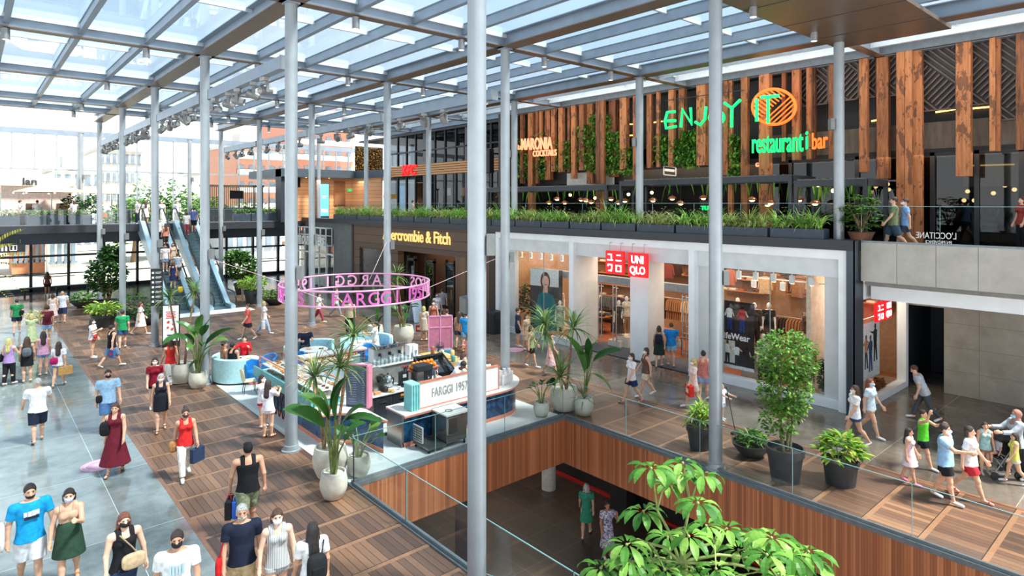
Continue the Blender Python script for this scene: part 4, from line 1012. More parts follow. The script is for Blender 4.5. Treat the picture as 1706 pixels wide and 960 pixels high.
b = MB(); b.cb(23.0, 23.25, 13.5, 24.6, 2.78, 3.12); struct('beam_shop', b, plain((120, 134, 148), .5))
for X_, y0, y1, wh in ((24.6, 13.7, 15.5, 'right of the pillar'), (24.6, 16.8, 19.3, 'left of the pillar'), (24.6, 9.7, 12.6, 'in the big window'), (23.3, 9.6, 12.4, 'nearest the big window glass'), (25.6, 9.6, 13.0, 'deepest in the big window'), (25.6, 17.0, 19.4, 'deepest behind the left door')):
 t = thing('hanging_display', 'upper display rail hung with shirts %s' % wh, 'clothes rail', (X_, (y0 + y1) / 2, 3.05)); hw = (y1 - y0) / 2
 q = MB(); q.tube([(0, -hw, .75), (0, hw, .75)], .02, 8); q.build('rail', M_DARK, t)
 for s in (-1, 1): q = MB(); q.cyl((0, s * hw * .9, .75), (0, s * hw * .9, 1.45), .012, n=6); q.build('hanger_rod', M_DARK, t)
 y = y0 + .3
 while y < y1 - .2:
  ci = rng.choice((1, 2, 6, 7, 3, 3, 5)); hang(ci, (X_, y, 3.78), R(90) + rng.uniform(-.2, .2), '%s shirt on the upper rail %s' % (GNM[ci], wh), 'shirts on the upper rail %s' % wh); y += .5 if X_ == 24.6 else .62
MANN = [
('pale mannequin in a cream sweater standing high at the back of the left window', onX(907, 500, 24.6), 1.2, ('long', (226, 186, 150)), ('pants', (206, 160, 120))),
('mannequin in a navy top in front of the woman poster', onX(911, 500, 22.2), 0, ('long', (40, 44, 70)), ('skirt', (40, 40, 44), .3)),
('mannequin in a grey-green dress near the left window edge', onX(933, 505, 21.9), 0, ('teedress', (156, 168, 158), .30), None),
('bare-headed mannequin in sand trousers behind the grey-green one', onX(933, 480, 23.4), .35, ('tee', (206, 176, 150)), ('pants', (110, 74, 52))),
('mannequin in a dark brown coat inside the left door', onX(1031, 500, 22.7), .3, ('teedress', (78, 52, 44), .16), None),
('mannequin in tan trousers beside the entrance pillar', onX(1044, 500, 22.9), .5, ('tank', (222, 196, 164)), ('pants', (160, 118, 82))),
('white mannequin in a dark open jacket behind the banner', onX(1257, 500, 22.3), 1.05, ('long', (60, 46, 40)), ('pants', (40, 36, 36))),
('white mannequin in a black tee in the big window', onX(1281, 500, 23.0), 1.0, ('tee', (34, 34, 36)), ('pants', (80, 64, 50))),
('bust mannequin left of the jacketed mannequin in the big window', onX(1229, 500, 23.6), .95, ('tank', (196, 150, 110)), ('pants', (120, 80, 60))),
('mannequin with a scarf under the far spotlights of the big window', onX(1348, 500, 23.4), .9, ('long', (96, 74, 62)), ('pants', (200, 160, 120))),
('mannequin in a rust jacket just behind the slim tree', onX(1347, 500, 21.7), 0, ('long', (168, 90, 60)), ('pants', (120, 70, 50))),
('white-headed mannequin above the slim tree', onX(1272, 500, 21.9), 0, ('tee', (226, 222, 214)), ('pants', (60, 60, 64))),
]
for lab, p, z, tp, bt in MANN:
 if z > .1:
  b = MB(); b.cb(p.x - .35, p.x + .35, p.y - .35, p.y + .35, .02, z); one('display_plinth', b, M_WARMW, 'plinth under the ' + lab.split(' standing')[0], 'plinth')
 person(lab, (p.x, p.y, max(z, .02) + .002), 1.8, 0, 'stand', 1, 1, None, 0, True, .9, 0, .02, tp, bt, None, (232, 226, 216), name='mannequin', mannequin=True, cat='mannequin')
def hung_garment(): pass
M_WALNUT = mat_boards('walnut_panel', [(.1, (74, 56, 44)), (.9, (104, 80, 62))], .55, .5, 'z', (1, .4, 8))
M_WALD = mat_boards('walnut_chevron', [(.1, (86, 64, 46)), (.9, (124, 94, 68))], .16, .5, 'xy', (4, 4, 1))
yA0, yA1 = 25.3, onX(590, 420, 21.0).y
hz = onX(780, 417, 21.0).z
b = MB(); b.cb(20.95, 21.4, yA0, yA1, 3.55, 5.12); struct('wall_dark_header', b, M_WALNUT)
yd0, yd1 = onX(760, 480, 21).y, onX(664, 480, 21).y
yw0, yw1 = onX(651, 480, 21).y, onX(600, 480, 21).y
b = MB(); b.cb(20.95, 21.4, yA0, yd0, 0, 3.55); struct('wall_dark_right', b, M_WALD)
b = MB(); b.cb(20.95, 21.4, yw1, yA1, 0, 3.55); b.cb(20.95, 21.4, yd1, yw0, 0, 3.55); struct('wall_dark_left', b, M_WALNUT)
b = MB(); b.cb(20.9, 21.1, yA1, yA1 + .25, 0, 5.12); b.cb(20.88, 21.0, yA0 + .0, yA0 + .5, 0, 5.12); struct('trim_7', b, plain((52, 40, 32), .5))
b = MB(); b.cb(21.1, 21.2, yw0, yw1, 0.2, 3.5); o = struct('window_113', b, plain((52, 54, 60), .25))
b = MB(); b.cb(21.0, 21.2, yw0, yw1, 3.45, 3.55); b.cb(21.0, 21.2, yw0, yw1, 0, .2); b.build('frame', plain((70, 54, 42), .5), o)
b = MB(); b.cb(23.8, 24.0, yA0, yA1, 0, 3.6); b.cb(21.4, 24, yA0, yA0 + .2, 0, 3.6); struct('wall_dark_back', b, plain((84, 58, 42), .7))
b = MB(); b.cb(21.2, 24, yA0, yA1, 3.62, 3.7); struct('ceiling_dark_shop', b, M_BLACK)
for k in range(3):
 y = yd0 + (yd1 - yd0) * (k + .1) / 3; b = MB(); b.cb(21.05, 21.15, y, y + .9, 0.02, 3.0); o = struct('door_%d' % (4 + k), b, M_GLASSD)
 q = MB(); q.cb(21.0, 21.2, y, y + .08, 0, 3.3); q.cb(21.0, 21.2, y + .85, y + .93, 0, 3.3); q.cb(21.0, 21.2, y, y + .93, 3.0, 3.12); q.cb(21, 21.2, y, y + .93, 0, .12); q.build('frame', M_BLACK, o)
 q = MB(); q.cyl((20.95, y + .2, .9), (20.95, y + .2, 1.6), .02, n=8); q.build('handle', plain((190, 150, 80), .3, .8), o)
b = MB(); b.cb(22.8, 23.0, yd0 + .6, yd0 + 1.9, 1.6, 2.9); one('lit_picture', b, glow((214, 120, 60), 1.6), 'glowing orange picture inside the dark timber shop', 'picture')
M_GILT = glow((232, 190, 110), .55)
t = thing('shop_lettering', 'gilt serif shop name on the dark timber header', 'sign', (20.9, onX(640, 395, 20.93).y + .1, 4.22), A_)
q = text_mb('Abercrombie & Fitch', .92, .05, .012, .80); wd = max(v[0] for v in q.v)
tot = (onX(640, 395, 20.93).y + .1) - onX(751, 400, 20.93).y
q.xf(0, Matrix.Diagonal((tot / wd, 1, 1.1, 1)))
q.build('letters', M_GILT, t)
yU0 = yA1 + .25; yG1 = onX(557, 430, 21.0).y; yU1 = onX(497, 430, 21.0).y
b = MB(); b.cb(20.95, 21.4, yU0, yG1, 0, 5.12); b.cb(20.95, 21.4, yG1, 50, 4.55, 5.12); struct('wall_grey', b, plain((104, 108, 108), .7, 0, .08, 2))
b = MB(); b.cb(24, 24.2, yU0, 58, 0, 4.6); struct('wall_grey_back', b, plain((60, 62, 64), .7))
b = MB(); b.cb(21.0, 21.03, yG1, yU1, 0.1, 3.4); o = struct('window_114', b, M_GLASS)
for k in range(6):
 y = yG1 + (yU1 - yG1) * k / 5; q = MB(); q.cb(20.95, 21.08, y - .06, y + .06, 0, 3.5); q.build('mullion', M_WHITE, o)
q = MB(); q.cb(20.95, 21.08, yG1, yU1, 2.6, 2.72); q.build('transom', M_WHITE, o)
t = thing('cage_sign', 'white open cage sign with block letters on the grey wall', 'sign', (20.85, yG1 + .2, 3.35), A_)
L = yU1 - yG1; q = MB()
for z in (0, .75, 1.35): q.bar((-L, 0, z), (.1, 0, z), .06, .06); q.bar((-L, -.5, z), (.1, -.5, z), .06, .06)
for k in range(8):
 x = -L + (L + .1) * k / 7
 q.bar((x, 0, 0), (x, 0, 1.35), .05, .05); q.bar((x, -.5, 0), (x, -.5, 1.35), .05, .05); q.bar((x, 0, 1.35), (x, -.5, 1.35), .05, .05); q.bar((x, 0, 0), (x, -.5, 0), .05, .05)
q.build('cage', M_WHITE, t)
q = text_mb('URBAN OUTFITTERS', .85, .08, .03, 1.0); wd = max(v[0] for v in q.v); q.xf(0, Matrix.Translation((-L, -.55, .06)) @ Matrix.Diagonal((L / wd, 1, 1, 1))); q.build('letters', M_WHITE, t)
b = MB(); b.cb(22.6, 22.7, yG1 + .5, yG1 + 1.9, .6, 2.2); one('wall_light', b, glow((60, 200, 180), .8), 'teal glowing panel behind the grey shop front glass', 'sign')
def aframe(lab, loc, rz, c, h=1.05):
 t = thing('pavement_board', lab, 'board', loc, rz)
 for s in (-1, 1): q = MB(); q.box((0, s * .17, h / 2), (.6, .03, h * 1.02), 0, s * -.3 * -1); q.build('panel', cloth(c), t)
 q = MB(); q.box((0, 0, h * .99), (.6, .06, .05)); q.build('hinge', M_STEEL, t)
p = onZ(693, 536); aframe('pale blue folding board outside the dark timber shop', p, facing(p) + .5, (196, 210, 226), 1.3)
p = onZ(824, 555); t = thing('litter_bin', 'black square litter bin against the dark timber wall', 'bin', p, 0); q = MB(); q.cb(-.3, .3, -.3, .3, 0, 1.0); q.build('body', M_BLACK, t, bevel=.03); q = MB(); q.cb(-.32, .32, -.32, .32, 1.0, 1.12); q.cb(-.2, .2, -.34, -.3, .75, .95); q.build('lid', M_DARK, t, bevel=.02)
for x, y, wh in ((167, 775, 'beside the woman in the maroon dress'), (858, 583, 'near the men outside the shop window')):
 p = onZ(x, y); t = thing('floor_sticker', 'round pink floor sticker ' + wh, 'sticker', (p.x, p.y, .004)); q = MB(); q.lathe([(.42, 0), (.42, .003)], n=40); q.build('disc', plain((222, 164, 186), .4), t)
 q = MB(); q.lathe([(.34, .003), (.34, .006), (.31, .006), (.31, .003)], n=40, cap=False); q.box((0, 0, .004), (.3, .05, .002)); q.box((0, .1, .004), (.22, .04, .002)); q.build('print', plain((240, 214, 226), .4), t)
# ================================================================== PLANT SHAPES
def leaf(mb, p, az, elv, L, prof, droop=0.8, fold=0.15, roll=0.0):
 """one leaf: prof = half widths from base to tip; elv starts the rise, droop bends it down over the length"""
 n = len(prof); p = Vector(p); e = elv; vs = []; fs = []
 side = Vector((-math.sin(az), math.cos(az), 0))
 for i in range(n):
  d = Vector((math.cos(az) * math.cos(e), math.sin(az) * math.cos(e), math.sin(e))); up = side.cross(d) * -1
  up = d.cross(side) * -1 if up.z < 0 and abs(e) < 1.4 else up
  s2 = side * math.cos(roll) + up * math.sin(roll); u2 = up * math.cos(roll) - side * math.sin(roll)
  w_ = prof[i]
  vs += [p - s2 * w_ + u2 * w_ * fold, p, p + s2 * w_ + u2 * w_ * fold]
  p = p + d * (L / (n - 1)); e -= droop / (n - 1)
 for i in range(n - 1):
  a = i * 3; fs += [(a, a + 1, a + 4, a + 3), (a + 1, a + 2, a + 5, a + 4)]
 mb.add(vs, fs); return p
STRAP = (1.0, 1.0, .85, .6, .05); OVAL = (.12, .75, 1.0, .8, .04); PADDLE = (.10, .72, .98, 1.0, .92, .66, .05); LANCE = (.25, .9, 1.0, .6, .03)
def W_(prof, w_): return [q * w_ for q in prof]
ML_GRASS = mat_leaf('grass_blade', [(.1, (92, 116, 52)), (.5, (140, 166, 80)), (.9, (206, 208, 140))])
ML_STRAP = mat_leaf('strappy_leaf', [(.1, (64, 116, 42)), (.5, (116, 170, 66)), (.9, (190, 212, 124))])
ML_DARK = mat_leaf('dark_leaf', [(.1, (22, 44, 22)), (.5, (44, 82, 36)), (.9, (88, 126, 56))])
ML_MID = mat_leaf('mid_leaf', [(.1, (34, 66, 26)), (.5, (70, 116, 44)), (.9, (128, 166, 74))])
ML_LIME = mat_leaf('lime_leaf', [(.1, (70, 120, 36)), (.5, (132, 176, 60)), (.9, (206, 214, 110))])
ML_PADDLE = mat_leaf('paddle_leaf', [(.1, (34, 72, 34)), (.5, (58, 104, 46)), (.9, (104, 146, 66))], .3)
ML_DRAC = mat_leaf('sword_leaf', [(.1, (60, 92, 52)), (.5, (104, 136, 76)), (.9, (172, 186, 120))])
ML_UMB = mat_leaf('umbrella_leaf', [(.1, (44, 94, 36)), (.5, (78, 134, 50)), (.9, (136, 178, 84))], .45)
ML_VINE = mat_leaf('vine_leaf', [(.1, (30, 70, 24)), (.5, (76, 136, 42)), (.9, (146, 184, 80))])
ML_PURP = mat_leaf('purple_leaf', [(.1, (60, 40, 54)), (.5, (104, 70, 82)), (.9, (150, 110, 112))])
ML_FLOWER = mat_leaf('petal', [(.1, (210, 160, 180)), (.5, (236, 226, 228)), (.9, (240, 240, 236))])
M_BARK = plain((132, 104, 76), .8, 0, .25, 18); M_STEM = plain((116, 130, 74), .5, 0, .15, 12); M_SOIL = plain((64, 46, 34), .95, 0, .4, 30)
def foliage_cloud(mb, r, c, rad, n, L, w_, prof=OVAL, shell=.55, droop=.5):
 for k in range(n):
  while True:
   v = Vector((r.uniform(-1, 1), r.uniform(-1, 1), r.uniform(-1, 1)))
   if shell < v.length < 1: break
  p = Vector((c[0] + v.x * rad[0], c[1] + v.y * rad[1], c[2] + v.z * rad[2]))
  s = r.uniform(.7, 1.25); leaf(mb, p, math.atan2(v.y, v.x) + r.uniform(-1.2, 1.2), r.uniform(-.5, .9), L * s, W_(prof, w_ * s), droop, .2, r.uniform(-.7, .7))
# ================================================================== UPPER LEVEL
M_DKGLASS = glass((140, 148, 152), 0.7, 'dark_shop_glass')
kY0, kY1 = 29.2, 45.0
b = MB(); b.cb(31.5, 31.7, kY0, 50, UZ, 12); struct('wall_counter_back', b, plain((66, 68, 70), .6))
b = MB(); b.cb(25.8, 31.6, kY0, 50, 11.9, 12.05); struct('ceiling_counter', b, plain((70, 74, 78), .6))
b = MB(); b.cb(26.0, 26.015, kY0, kY1, UZ, 8.7); b.cb(26.0, 26.015, kY0, kY1, 9.6, 11.9); o = struct('window_120', b, M_DKGLASS)
y = kY0; k = 0
while y < kY1:
 q = MB(); wd = .12 if k % 4 else .4; q.cb(25.92, 26.1, y - wd / 2, y + wd / 2, UZ, 11.9); q.build('mullion', M_DARK if k % 4 else plain((108, 106, 108), .5), o); y += 1.32; k += 1
q = MB(); q.cb(25.92, 26.1, kY0, kY1, 10.55, 10.65); q.build('transom', M_DARK, o)
t = thing('slat_fascia', 'long band of warm timber slats carrying red letters', 'fascia', (25.9, kY1, 8.72), A_)
for k in range(5): q = MB(); q.cb(0, kY1 - 29.05, -.12, 0, .02 + k * .17, .15 + k * .17); q.build('slat', plain((206, 150, 100), .55), t)
q = MB(); q.cb(0, kY1 - 29.05, .0, .06, 0, .86); q.build('backing', plain((84, 58, 40), .6), t)
p = onX(667, 290, 25.6)
t = thing('letter_sign', 'bold slanted red three-letter sign on the timber slat band', 'sign', (25.72, p.y, 8.8), A_)
q = text_mb('KFC', 1.0, .10, .04, 1.0, shear=.18); wd = max(v[0] for v in q.v); q.xf(0, Matrix.Diagonal(((p.y - onX(692, 285, 25.6).y) / wd, 1, 1.1, 1))); q.build('letters', glow((214, 14, 20), .7), t)
p = onX(815, 270, 24.8); t = thing('blade_sign', 'black projecting sign with a red lit face at the end of the slat band', 'sign', (24.8, p.y, 8.5), A_)
q = MB(); q.cb(-.1, .5, -.4, .0, 0, 1.5); q.build('case', M_BLACK, t, bevel=.03); q = MB(); q.cb(.1, .2, .0, 1.3, 1.2, 1.3); q.build('arm', M_BLACK, t); q = MB(); q.cb(-.16, -.1, -.36, -.04, .1, 1.4); q.build('face', glow((224, 40, 40), .9), t)
b = MB(); b.cb(28.2, 28.9, 31, 44, UZ, 6.15); b.cb(28.1, 28.95, 31, 44, 6.15, 6.22); one('service_counter', b, plain((150, 100, 66), .5), 'long counter behind the red letter sign', 'counter')
for k in range(5):
 y = 32 + k * 2.5; t = thing('menu_screen', 'lit menu screen over the counter, %s from the near end' % ORD[k], 'screen', (29.6, y, 7.2), A_, 'menu screens over the counter')
 q = MB(); q.cb(-.55, .55, 0, .06, 0, .7); q.cb(-.4, -.37, .02, .05, .7, 4.7); q.cb(.37, .4, .02, .05, .7, 4.7); q.build('case', M_BLACK, t); q = MB(); q.cb(-.5, .5, -.01, 0, .05, .65); q.build('picture', glow((226, 150, 90) if k % 2 else (210, 220, 226), .9), t)
t = thing('lit_lattice_panel', 'glowing yellow woven strip on the wall beside the counter', 'lamp', (26.6, 45.6, 7.0), A_); q = MB(); q.cb(-1.6, .8, 0, .05, 0, .35); q.cb(-1.4, -1.36, .01, .04, .35, 1.76); q.cb(.5, .54, .01, .04, .35, 1.76); q.build('frame', M_DARK, t)
q = MB()
for k in range(9): q.bar((-1.5 + k * .25, -.02, .03), (-1.3 + k * .25, -.02, .32), .03, .03); q.bar((-1.3 + k * .25, -.02, .03), (-1.5 + k * .25, -.02, .32), .03, .03)
q.build('tubes', glow((255, 190, 80), 2.0), t)
M_OAK = mat_boards('oak_wall', [(.1, (186, 130, 86)), (.9, (222, 168, 120))], .32, .5, 'z', (.5, .5, 5))
rx0, rx1 = onY(478, 300, 50).x, onY(585, 300, 50).x
b = MB(); b.cb(rx0, rx1, 50, 50.3, UZ, 8.75); struct('wall_timber_left', b, M_OAK)
b = MB(); b.add([(rx1, 50, UZ), (25.9, 46.2, UZ), (26.1, 46.4, UZ), (rx1, 50.3, UZ), (rx1, 50, 8.75), (25.9, 46.2, 8.75), (26.1, 46.4, 8.75), (rx1, 50.3, 8.75)], [(3, 2, 1, 0), (4, 5, 6, 7), (0, 1, 5, 4), (1, 2, 6, 5), (2, 3, 7, 6), (3, 0, 4, 7)]); struct('wall_timber_right', b, M_OAK)
b = MB(); b.cb(rx0 - .7, rx0, 49.4, 50.6, UZ, 9.35); struct('wall_dark_end', b, M_NAVY)
b = MB(); b.prism([(rx0 - .7, 49.2), (rx1, 49.2), (25.9, 45.3), (30, 45.3), (30, 57), (rx0 - .7, 57)], 8.75, 9.4); struct('ceiling_timber_room', b, plain((70, 82, 92), .5, .1))
for k in range(4):
 x = rx0 + .5 + k * 1.0; t = thing('ceiling_spot', 'small warm downlight over the timber wall, %s from the left' % ORD[k], 'ceiling light', (x, 49.75, 8.75), 0, 'downlights over the timber wall'); q = MB(); q.lathe([(.06, -.03), (.06, 0)], n=14); q.build('lens', glow((255, 214, 150), 4), t); q = MB(); q.lathe([(.09, -.02), (.09, 0)], n=14); q.build('ring', M_STEEL, t)
p = onY(540, 328, 49.4); t = thing('digital_screen', 'upright blue digital screen in a black case by the timber wall', 'screen', (p.x, 49.4, UZ), 0)
q = MB(); q.cb(-.42, .42, -.08, .08, 0, 3.2); q.build('case', M_BLACK, t, bevel=.02); q = MB(); q.cb(-.36, .36, -.09, -.08, .45, 3.1); q.build('screen', glow((70, 170, 226), 1.1), t); q = MB(); q.box((0, -.092, 2.1), (.5, .004, .05)); q.box((-.05, -.092, 1.95), (.36, .004, .04)); q.box((0, -.092, .9), (.55, .004, .3)); q.build('picture', glow((170, 220, 240), .9), t)
for px, py, wd, ht, lab, cl in ((566, 322, 1.0, 2.1, 'oak door panel right of the digital screen', (170, 116, 78)), (628, 331, .5, .4, 'pair of small dark red notices on the timber wall', (110, 40, 34)), (498, 304, .2, .8, 'small black wall light on the timber wall', (30, 30, 32))):
 p = onY(px, py, 49.96); t = thing('wall_fitting', lab, 'fitting', p, 0); q = MB(); q.cb(-wd / 2, wd / 2, -.04, 0, -ht / 2, ht / 2); q.build('plate', cloth(cl), t, bevel=.008)
 q = MB(); q.cb(-wd / 2 + .05, -.02, -.06, -.04, -ht / 2 + .05, ht / 2 - .05); q.cb(.02, wd / 2 - .05, -.06, -.04, -ht / 2 + .05, ht / 2 - .05); q.build('inset', cloth(tuple(v * .8 for v in cl)), t)
p = onY(583, 317, 49.95); t = thing('exit_sign', 'small green running-man exit sign on the timber wall', 'sign', p, 0); q = MB(); q.cb(-.25, .25, -.04, 0, -.14, .14); q.build('case', glow((60, 160, 90), .5), t); q = MB(); q.box((-.05, -.045, .0), (.05, .004, .16)); q.box((.08, -.045, 0), (.12, .004, .04)); q.build('symbol', M_WHITE, t)
x0, x1 = onY(592, 250, 52).x, onY(638, 250, 52).x
t = thing('foliage_panel', 'tall panel of brown and gold leaves above the timber room', 'panel', ((x0 + x1) / 2, 52, 9.42)); q = MB(); q.cb(-(x1 - x0) / 2, (x1 - x0) / 2, 0, .1, 0, 2.4); q.build('backing', plain((60, 44, 26), .8), t)
q = MB(); rg = random.Random(9)
for k in range(700): leaf(q, (rg.uniform(x0, x1) - (x0 + x1) / 2, -.02, rg.uniform(.05, 2.35)), rg.uniform(3.6, 5.8), rg.uniform(-.5, .8), .16, W_(OVAL, .05), .4)
o = q.build('leaves', mat_leaf('gold_leaf', [(.1, (70, 52, 24)), (.5, (136, 104, 46)), (.9, (220, 180, 100))]), t); o['kind'] = 'stuff'
b = MB(); b.cb(30.5, 30.8, -8, 29, UZ, 12.1); b.cb(26.2, 30.6, 28.6, 29, UZ, 12.1); struct('wall_restaurant_back', b, plain((34, 32, 32), .7))
b = MB(); b.cb(25.9, 30.8, -8, 29, 8.42, 8.55); struct('ceiling_restaurant', b, plain((40, 36, 34), .7))
b = MB(); b.cb(26.3, 26.5, -8, 29, 9.4, 12.3); struct('wall_restaurant_upper', b, plain((30, 32, 34), .6))
g = NT('grey_barn_boards'); co = g.coord(); n = g.noise(co, 1.5, 6, .65, (3, 3, .5)); M_BARN = g.set(g.ramp(n, [(.25, (78, 68, 58)), (.75, (124, 108, 92))]), .7)
b = MB(); b.cb(25.95, 26.2, -8, 13.0, 8.42, 9.5); struct('wall_restaurant_band', b, M_BARN)
b = MB(); b.cb(25.95, 26.15, 13.0, 28.9, 7.7, 8.45); struct('wall_restaurant_band_far', b, plain((52, 48, 44), .6))
b = MB(); b.cb(26.0, 26.015, -8, 13.0, UZ, 8.42); o = struct('window_121', b, M_DKGLASS)
for y in (-5, -2.5, 0.2, 2.6, 4.4, 5.6, 6.9, 9.4, 12.0): q = MB(); q.cb(25.92, 26.1, y - .07, y + .07, UZ, 8.42); q.build('mullion', M_BLACK, o)
q = MB(); q.cb(25.92, 26.1, -8, 13, 8.3, 8.44); q.build('head', M_BLACK, o)
b = MB(); b.cb(25.6, 25.66, 21.2, 24.6, 7.55, 8.3); one('white_banner', b, plain((210, 206, 198), .6), 'plain white panel under the far timber posts', 'panel')
b = MB(); b.cb(24.2, 25.9, 28.7, 29.0, UZ, 12); struct('wall_restaurant_end', b, plain((70, 60, 52), .6))
b = MB(); b.cb(24.9, 25.4, -8, 29, 11.98, 12.35); struct('trim_8', b, plain((92, 98, 102), .5))
b = MB(); b.cb(25.4, 32, -8, 29, 12.05, 12.3); struct('roof_restaurant', b, M_DARK)
TB = [(866, 871, 306), (879, 887, 0), (892, 896, 306), (898, 902, 250), (907, 916, 300), (918, 924, 286), (930, 937, 287), (945, 949, 287), (951, 958, 298), (964, 972, 284), (977, 987, 306), (992, 999, 0), (999.5, 1006, 0),
 (1014, 1025, 295), (1032, 1043, 282), (1054, 1060, 303), (1077, 1085, 280), (1093, 1098, 279), (1113, 1122, 278), (1130, 1140, 277), (1160, 1175, 276), (1204, 1212, 292), (1212.5, 1220, 0), (1234, 1245, 0), (1264, 1281, 0),
 (1302, 1309, 269), (1319, 1332, 267), (1343, 1351, 266), (1351.5, 1358, 266), (1380, 1390, 265), (1431, 1445, 287), (1460, 1480, 298), (1493, 1507, 0), (1507.5, 1519, 0), (1519.5, 1536, 0), (1592, 1617, 294), (1648, 1658, 252), (1658.5, 1666, 252), (1692, 1706, 250)]
for k, (a, c, bot) in enumerate(TB):
 Xp = 25.05 + (.22 if k % 3 == 1 else 0) - (.12 if bot == 0 else 0)
 y0, y1 = onX(a, 200, Xp).y, onX(c, 200, Xp).y; z0 = UZ if bot == 0 else onX((a + c) / 2, bot, Xp).z
 wd = y0 - y1; dp = min(.34, max(.16, wd * .7)); q = MB(); q.cb(0, dp, -wd / 2, wd / 2, z0, 12.0 + (.05 if k % 2 else 0))
 one('timber_post', q, M_TIMBER, 'rough reclaimed timber post on the restaurant front, %s from the left' % ORD[k], 'post', 'reclaimed timber posts', loc=(Xp, (y0 + y1) / 2, 0), bevel=.012)
M_LAT = plain((96, 76, 66), .6, 0, .1)
for k, (a, c, yb) in enumerate(((1332, 1380, 176), (1392, 1431, 168), (1445, 1461, 163), (1480, 1495, 160), (1536, 1594, 184), (1617, 1650, 175), (1666, 1706, 200))):
 Xp = 25.5; y0, y1 = onX(a, 150, Xp).y, onX(c, 150, Xp).y; z0 = onX((a + c) / 2, yb, Xp).z; wd = y0 - y1; z1 = 12.0
 t = thing('lattice_screen', 'dark brown interlaced lattice screen between timber posts, %s from the left' % ORD[k], 'screen', (Xp, y0, z0), A_, 'lattice screens')
 q = MB(); q.cb(0, wd, .08, .12, 0, z1 - z0); q.build('backing', M_BLACK, t)
 q = MB(); H = z1 - z0; S = .85; i0 = 0
 def clipbar(p, d):
  lo_, hi_ = -9, 9
  for ax, mn, mx_ in ((0, 0, wd), (1, 0, H)):
   if abs(d[ax]) < 1e-6:
    if not mn <= p[ax] <= mx_: return None
    continue
   t0, t1 = (mn - p[ax]) / d[ax], (mx_ - p[ax]) / d[ax]; lo_ = max(lo_, min(t0, t1)); hi_ = min(hi_, max(t0, t1))
  return lo_, hi_
 for ci in range(-3, 5):
  for cj in range(-3, 6):
   cx, cz = (ci + cj) * S * .7, (ci - cj) * S * .7
   dirs = (1, 1) if (ci + 2 * cj) % 2 else (1, -1)
   d = Vector((dirs[0], dirs[1])).normalized(); nrm = Vector((-d.y, d.x))
   for s in range(5):
    p = Vector((cx, cz)) + nrm * (s - 2) * S * .2; r_ = clipbar(p, d)
    if not r_: continue
    lo_, hi_ = max(r_[0], -S * .5), min(r_[1], S * .5)
    if hi_ - lo_ < .06: continue
    A0, B0 = p + d * lo_, p + d * hi_; q.bar((A0.x, 0, A0.y), (B0.x, 0, B0.y), .06, .05)
 q.build('lattice', M_LAT, t)
 q = MB(); q.cb(0, wd, -.02, .04, 0, .05); q.cb(0, .04, -.02, .04, 0, H); q.cb(wd - .04, wd, -.02, .04, 0, H); q.build('frame', M_LAT, t)
for k, (a, c, yt, yb, dn) in enumerate(((866, 880, 230, 300, 130), (897, 908, 222, 298, 110), (925, 950, 236, 282, 150), (967, 980, 208, 280, 170), (985, 993, 190, 285, 140), (1004, 1016, 190, 290, 190), (1020, 1034, 220, 288, 170), (1040, 1052, 246, 290, 130), (1097, 1112, 225, 272, 150), (1122, 1132, 234, 274, 100), (1139, 1162, 218, 278, 230), (1219, 1236, 224, 300, 200))):
 Xp = 25.3; y0, y1 = onX(a - 2, 250, Xp).y, onX(c + 2, 250, Xp).y; z1, z0 = onX(a, yt, Xp).z, onX(a, yb, Xp).z
 t = thing('climbing_plant', 'green climbing plant between the timber posts, %s from the left' % ORD[k], 'plant', (Xp, (y0 + y1) / 2, z0), 0, 'climbing plants'); rg = random.Random(40 + k)
 q = MB(); hw = (y0 - y1) / 2
 for m in range(int(dn * 3.6)):
  leaf(q, (rg.uniform(-.2, .15), rg.uniform(-hw, hw), rg.uniform(0, z1 - z0)), rg.uniform(1.8, 4.6), rg.uniform(-.9, .7), rg.uniform(.14, .30), W_(OVAL if k % 2 else LANCE, rg.uniform(.035, .075)), 1.0)
 q.build('foliage', ML_VINE, t)
 q = MB()
 for s in (-.4, .3): q.tube([(0, hw * s, 0), (.05, hw * (s + .2), (z1 - z0) * .5), (0, hw * s, z1 - z0)], .012, 5)
 q.build('stem', M_BARK, t)
NX = 24.55
def tubes(q, strokes, r=.075):
 for st in strokes: q.tube([onX(x, y, NX) - Vector((NX, 0, 0)) for x, y in st], r, 8)
def cx3(pts): return [(840 + .252 * x, .252 * y) for x, y in pts]
N_GREEN = glow((10, 206, 100), 1.0); N_ORANGE = glow((250, 96, 30), .95); N_RED = glow((250, 150, 110), .75)
t = thing('neon_sign', 'hand-drawn green neon word over the timber posts', 'sign', (NX, 0, 0))
for nm, st in (('letter_e', [[(1130, 738), (1078, 742), (1064, 800), (1070, 848), (1138, 836)], [(1068, 800), (1134, 798)]]), ('letter_n', [[(1168, 842), (1178, 722), (1240, 822), (1232, 712)]]), ('letter_j', [[(1334, 705), (1326, 790), (1295, 826), (1262, 806)]]),
   ('letter_o', [[(1405 + 48 * math.cos(a), 778 + 42 * math.sin(a)) for a in [2 * PI * k / 16 for k in range(17)]]]), ('letter_y', [[(1455, 680), (1505, 715), (1562, 660)], [(1506, 715), (1503, 842)]])):
 q = MB(); tubes(q, [cx3(s) for s in st], .07); q.build(nm, N_GREEN, t, smooth=60)
q = MB(); q.tube([onX(1107, 168, 24.75) - Vector((NX, 0, 0)), onX(1240, 150, 24.75) - Vector((NX, 0, 0))], .02, 6); q.build('support_rail', M_DARK, t)
ENJ = t
t = thing('neon_disc', 'round orange neon disc of slanted bars with a green word across it', 'sign', (NX, 0, 0))
cxp, cyp, rx_, ry_ = 1289.5, 178, 36, 29.5
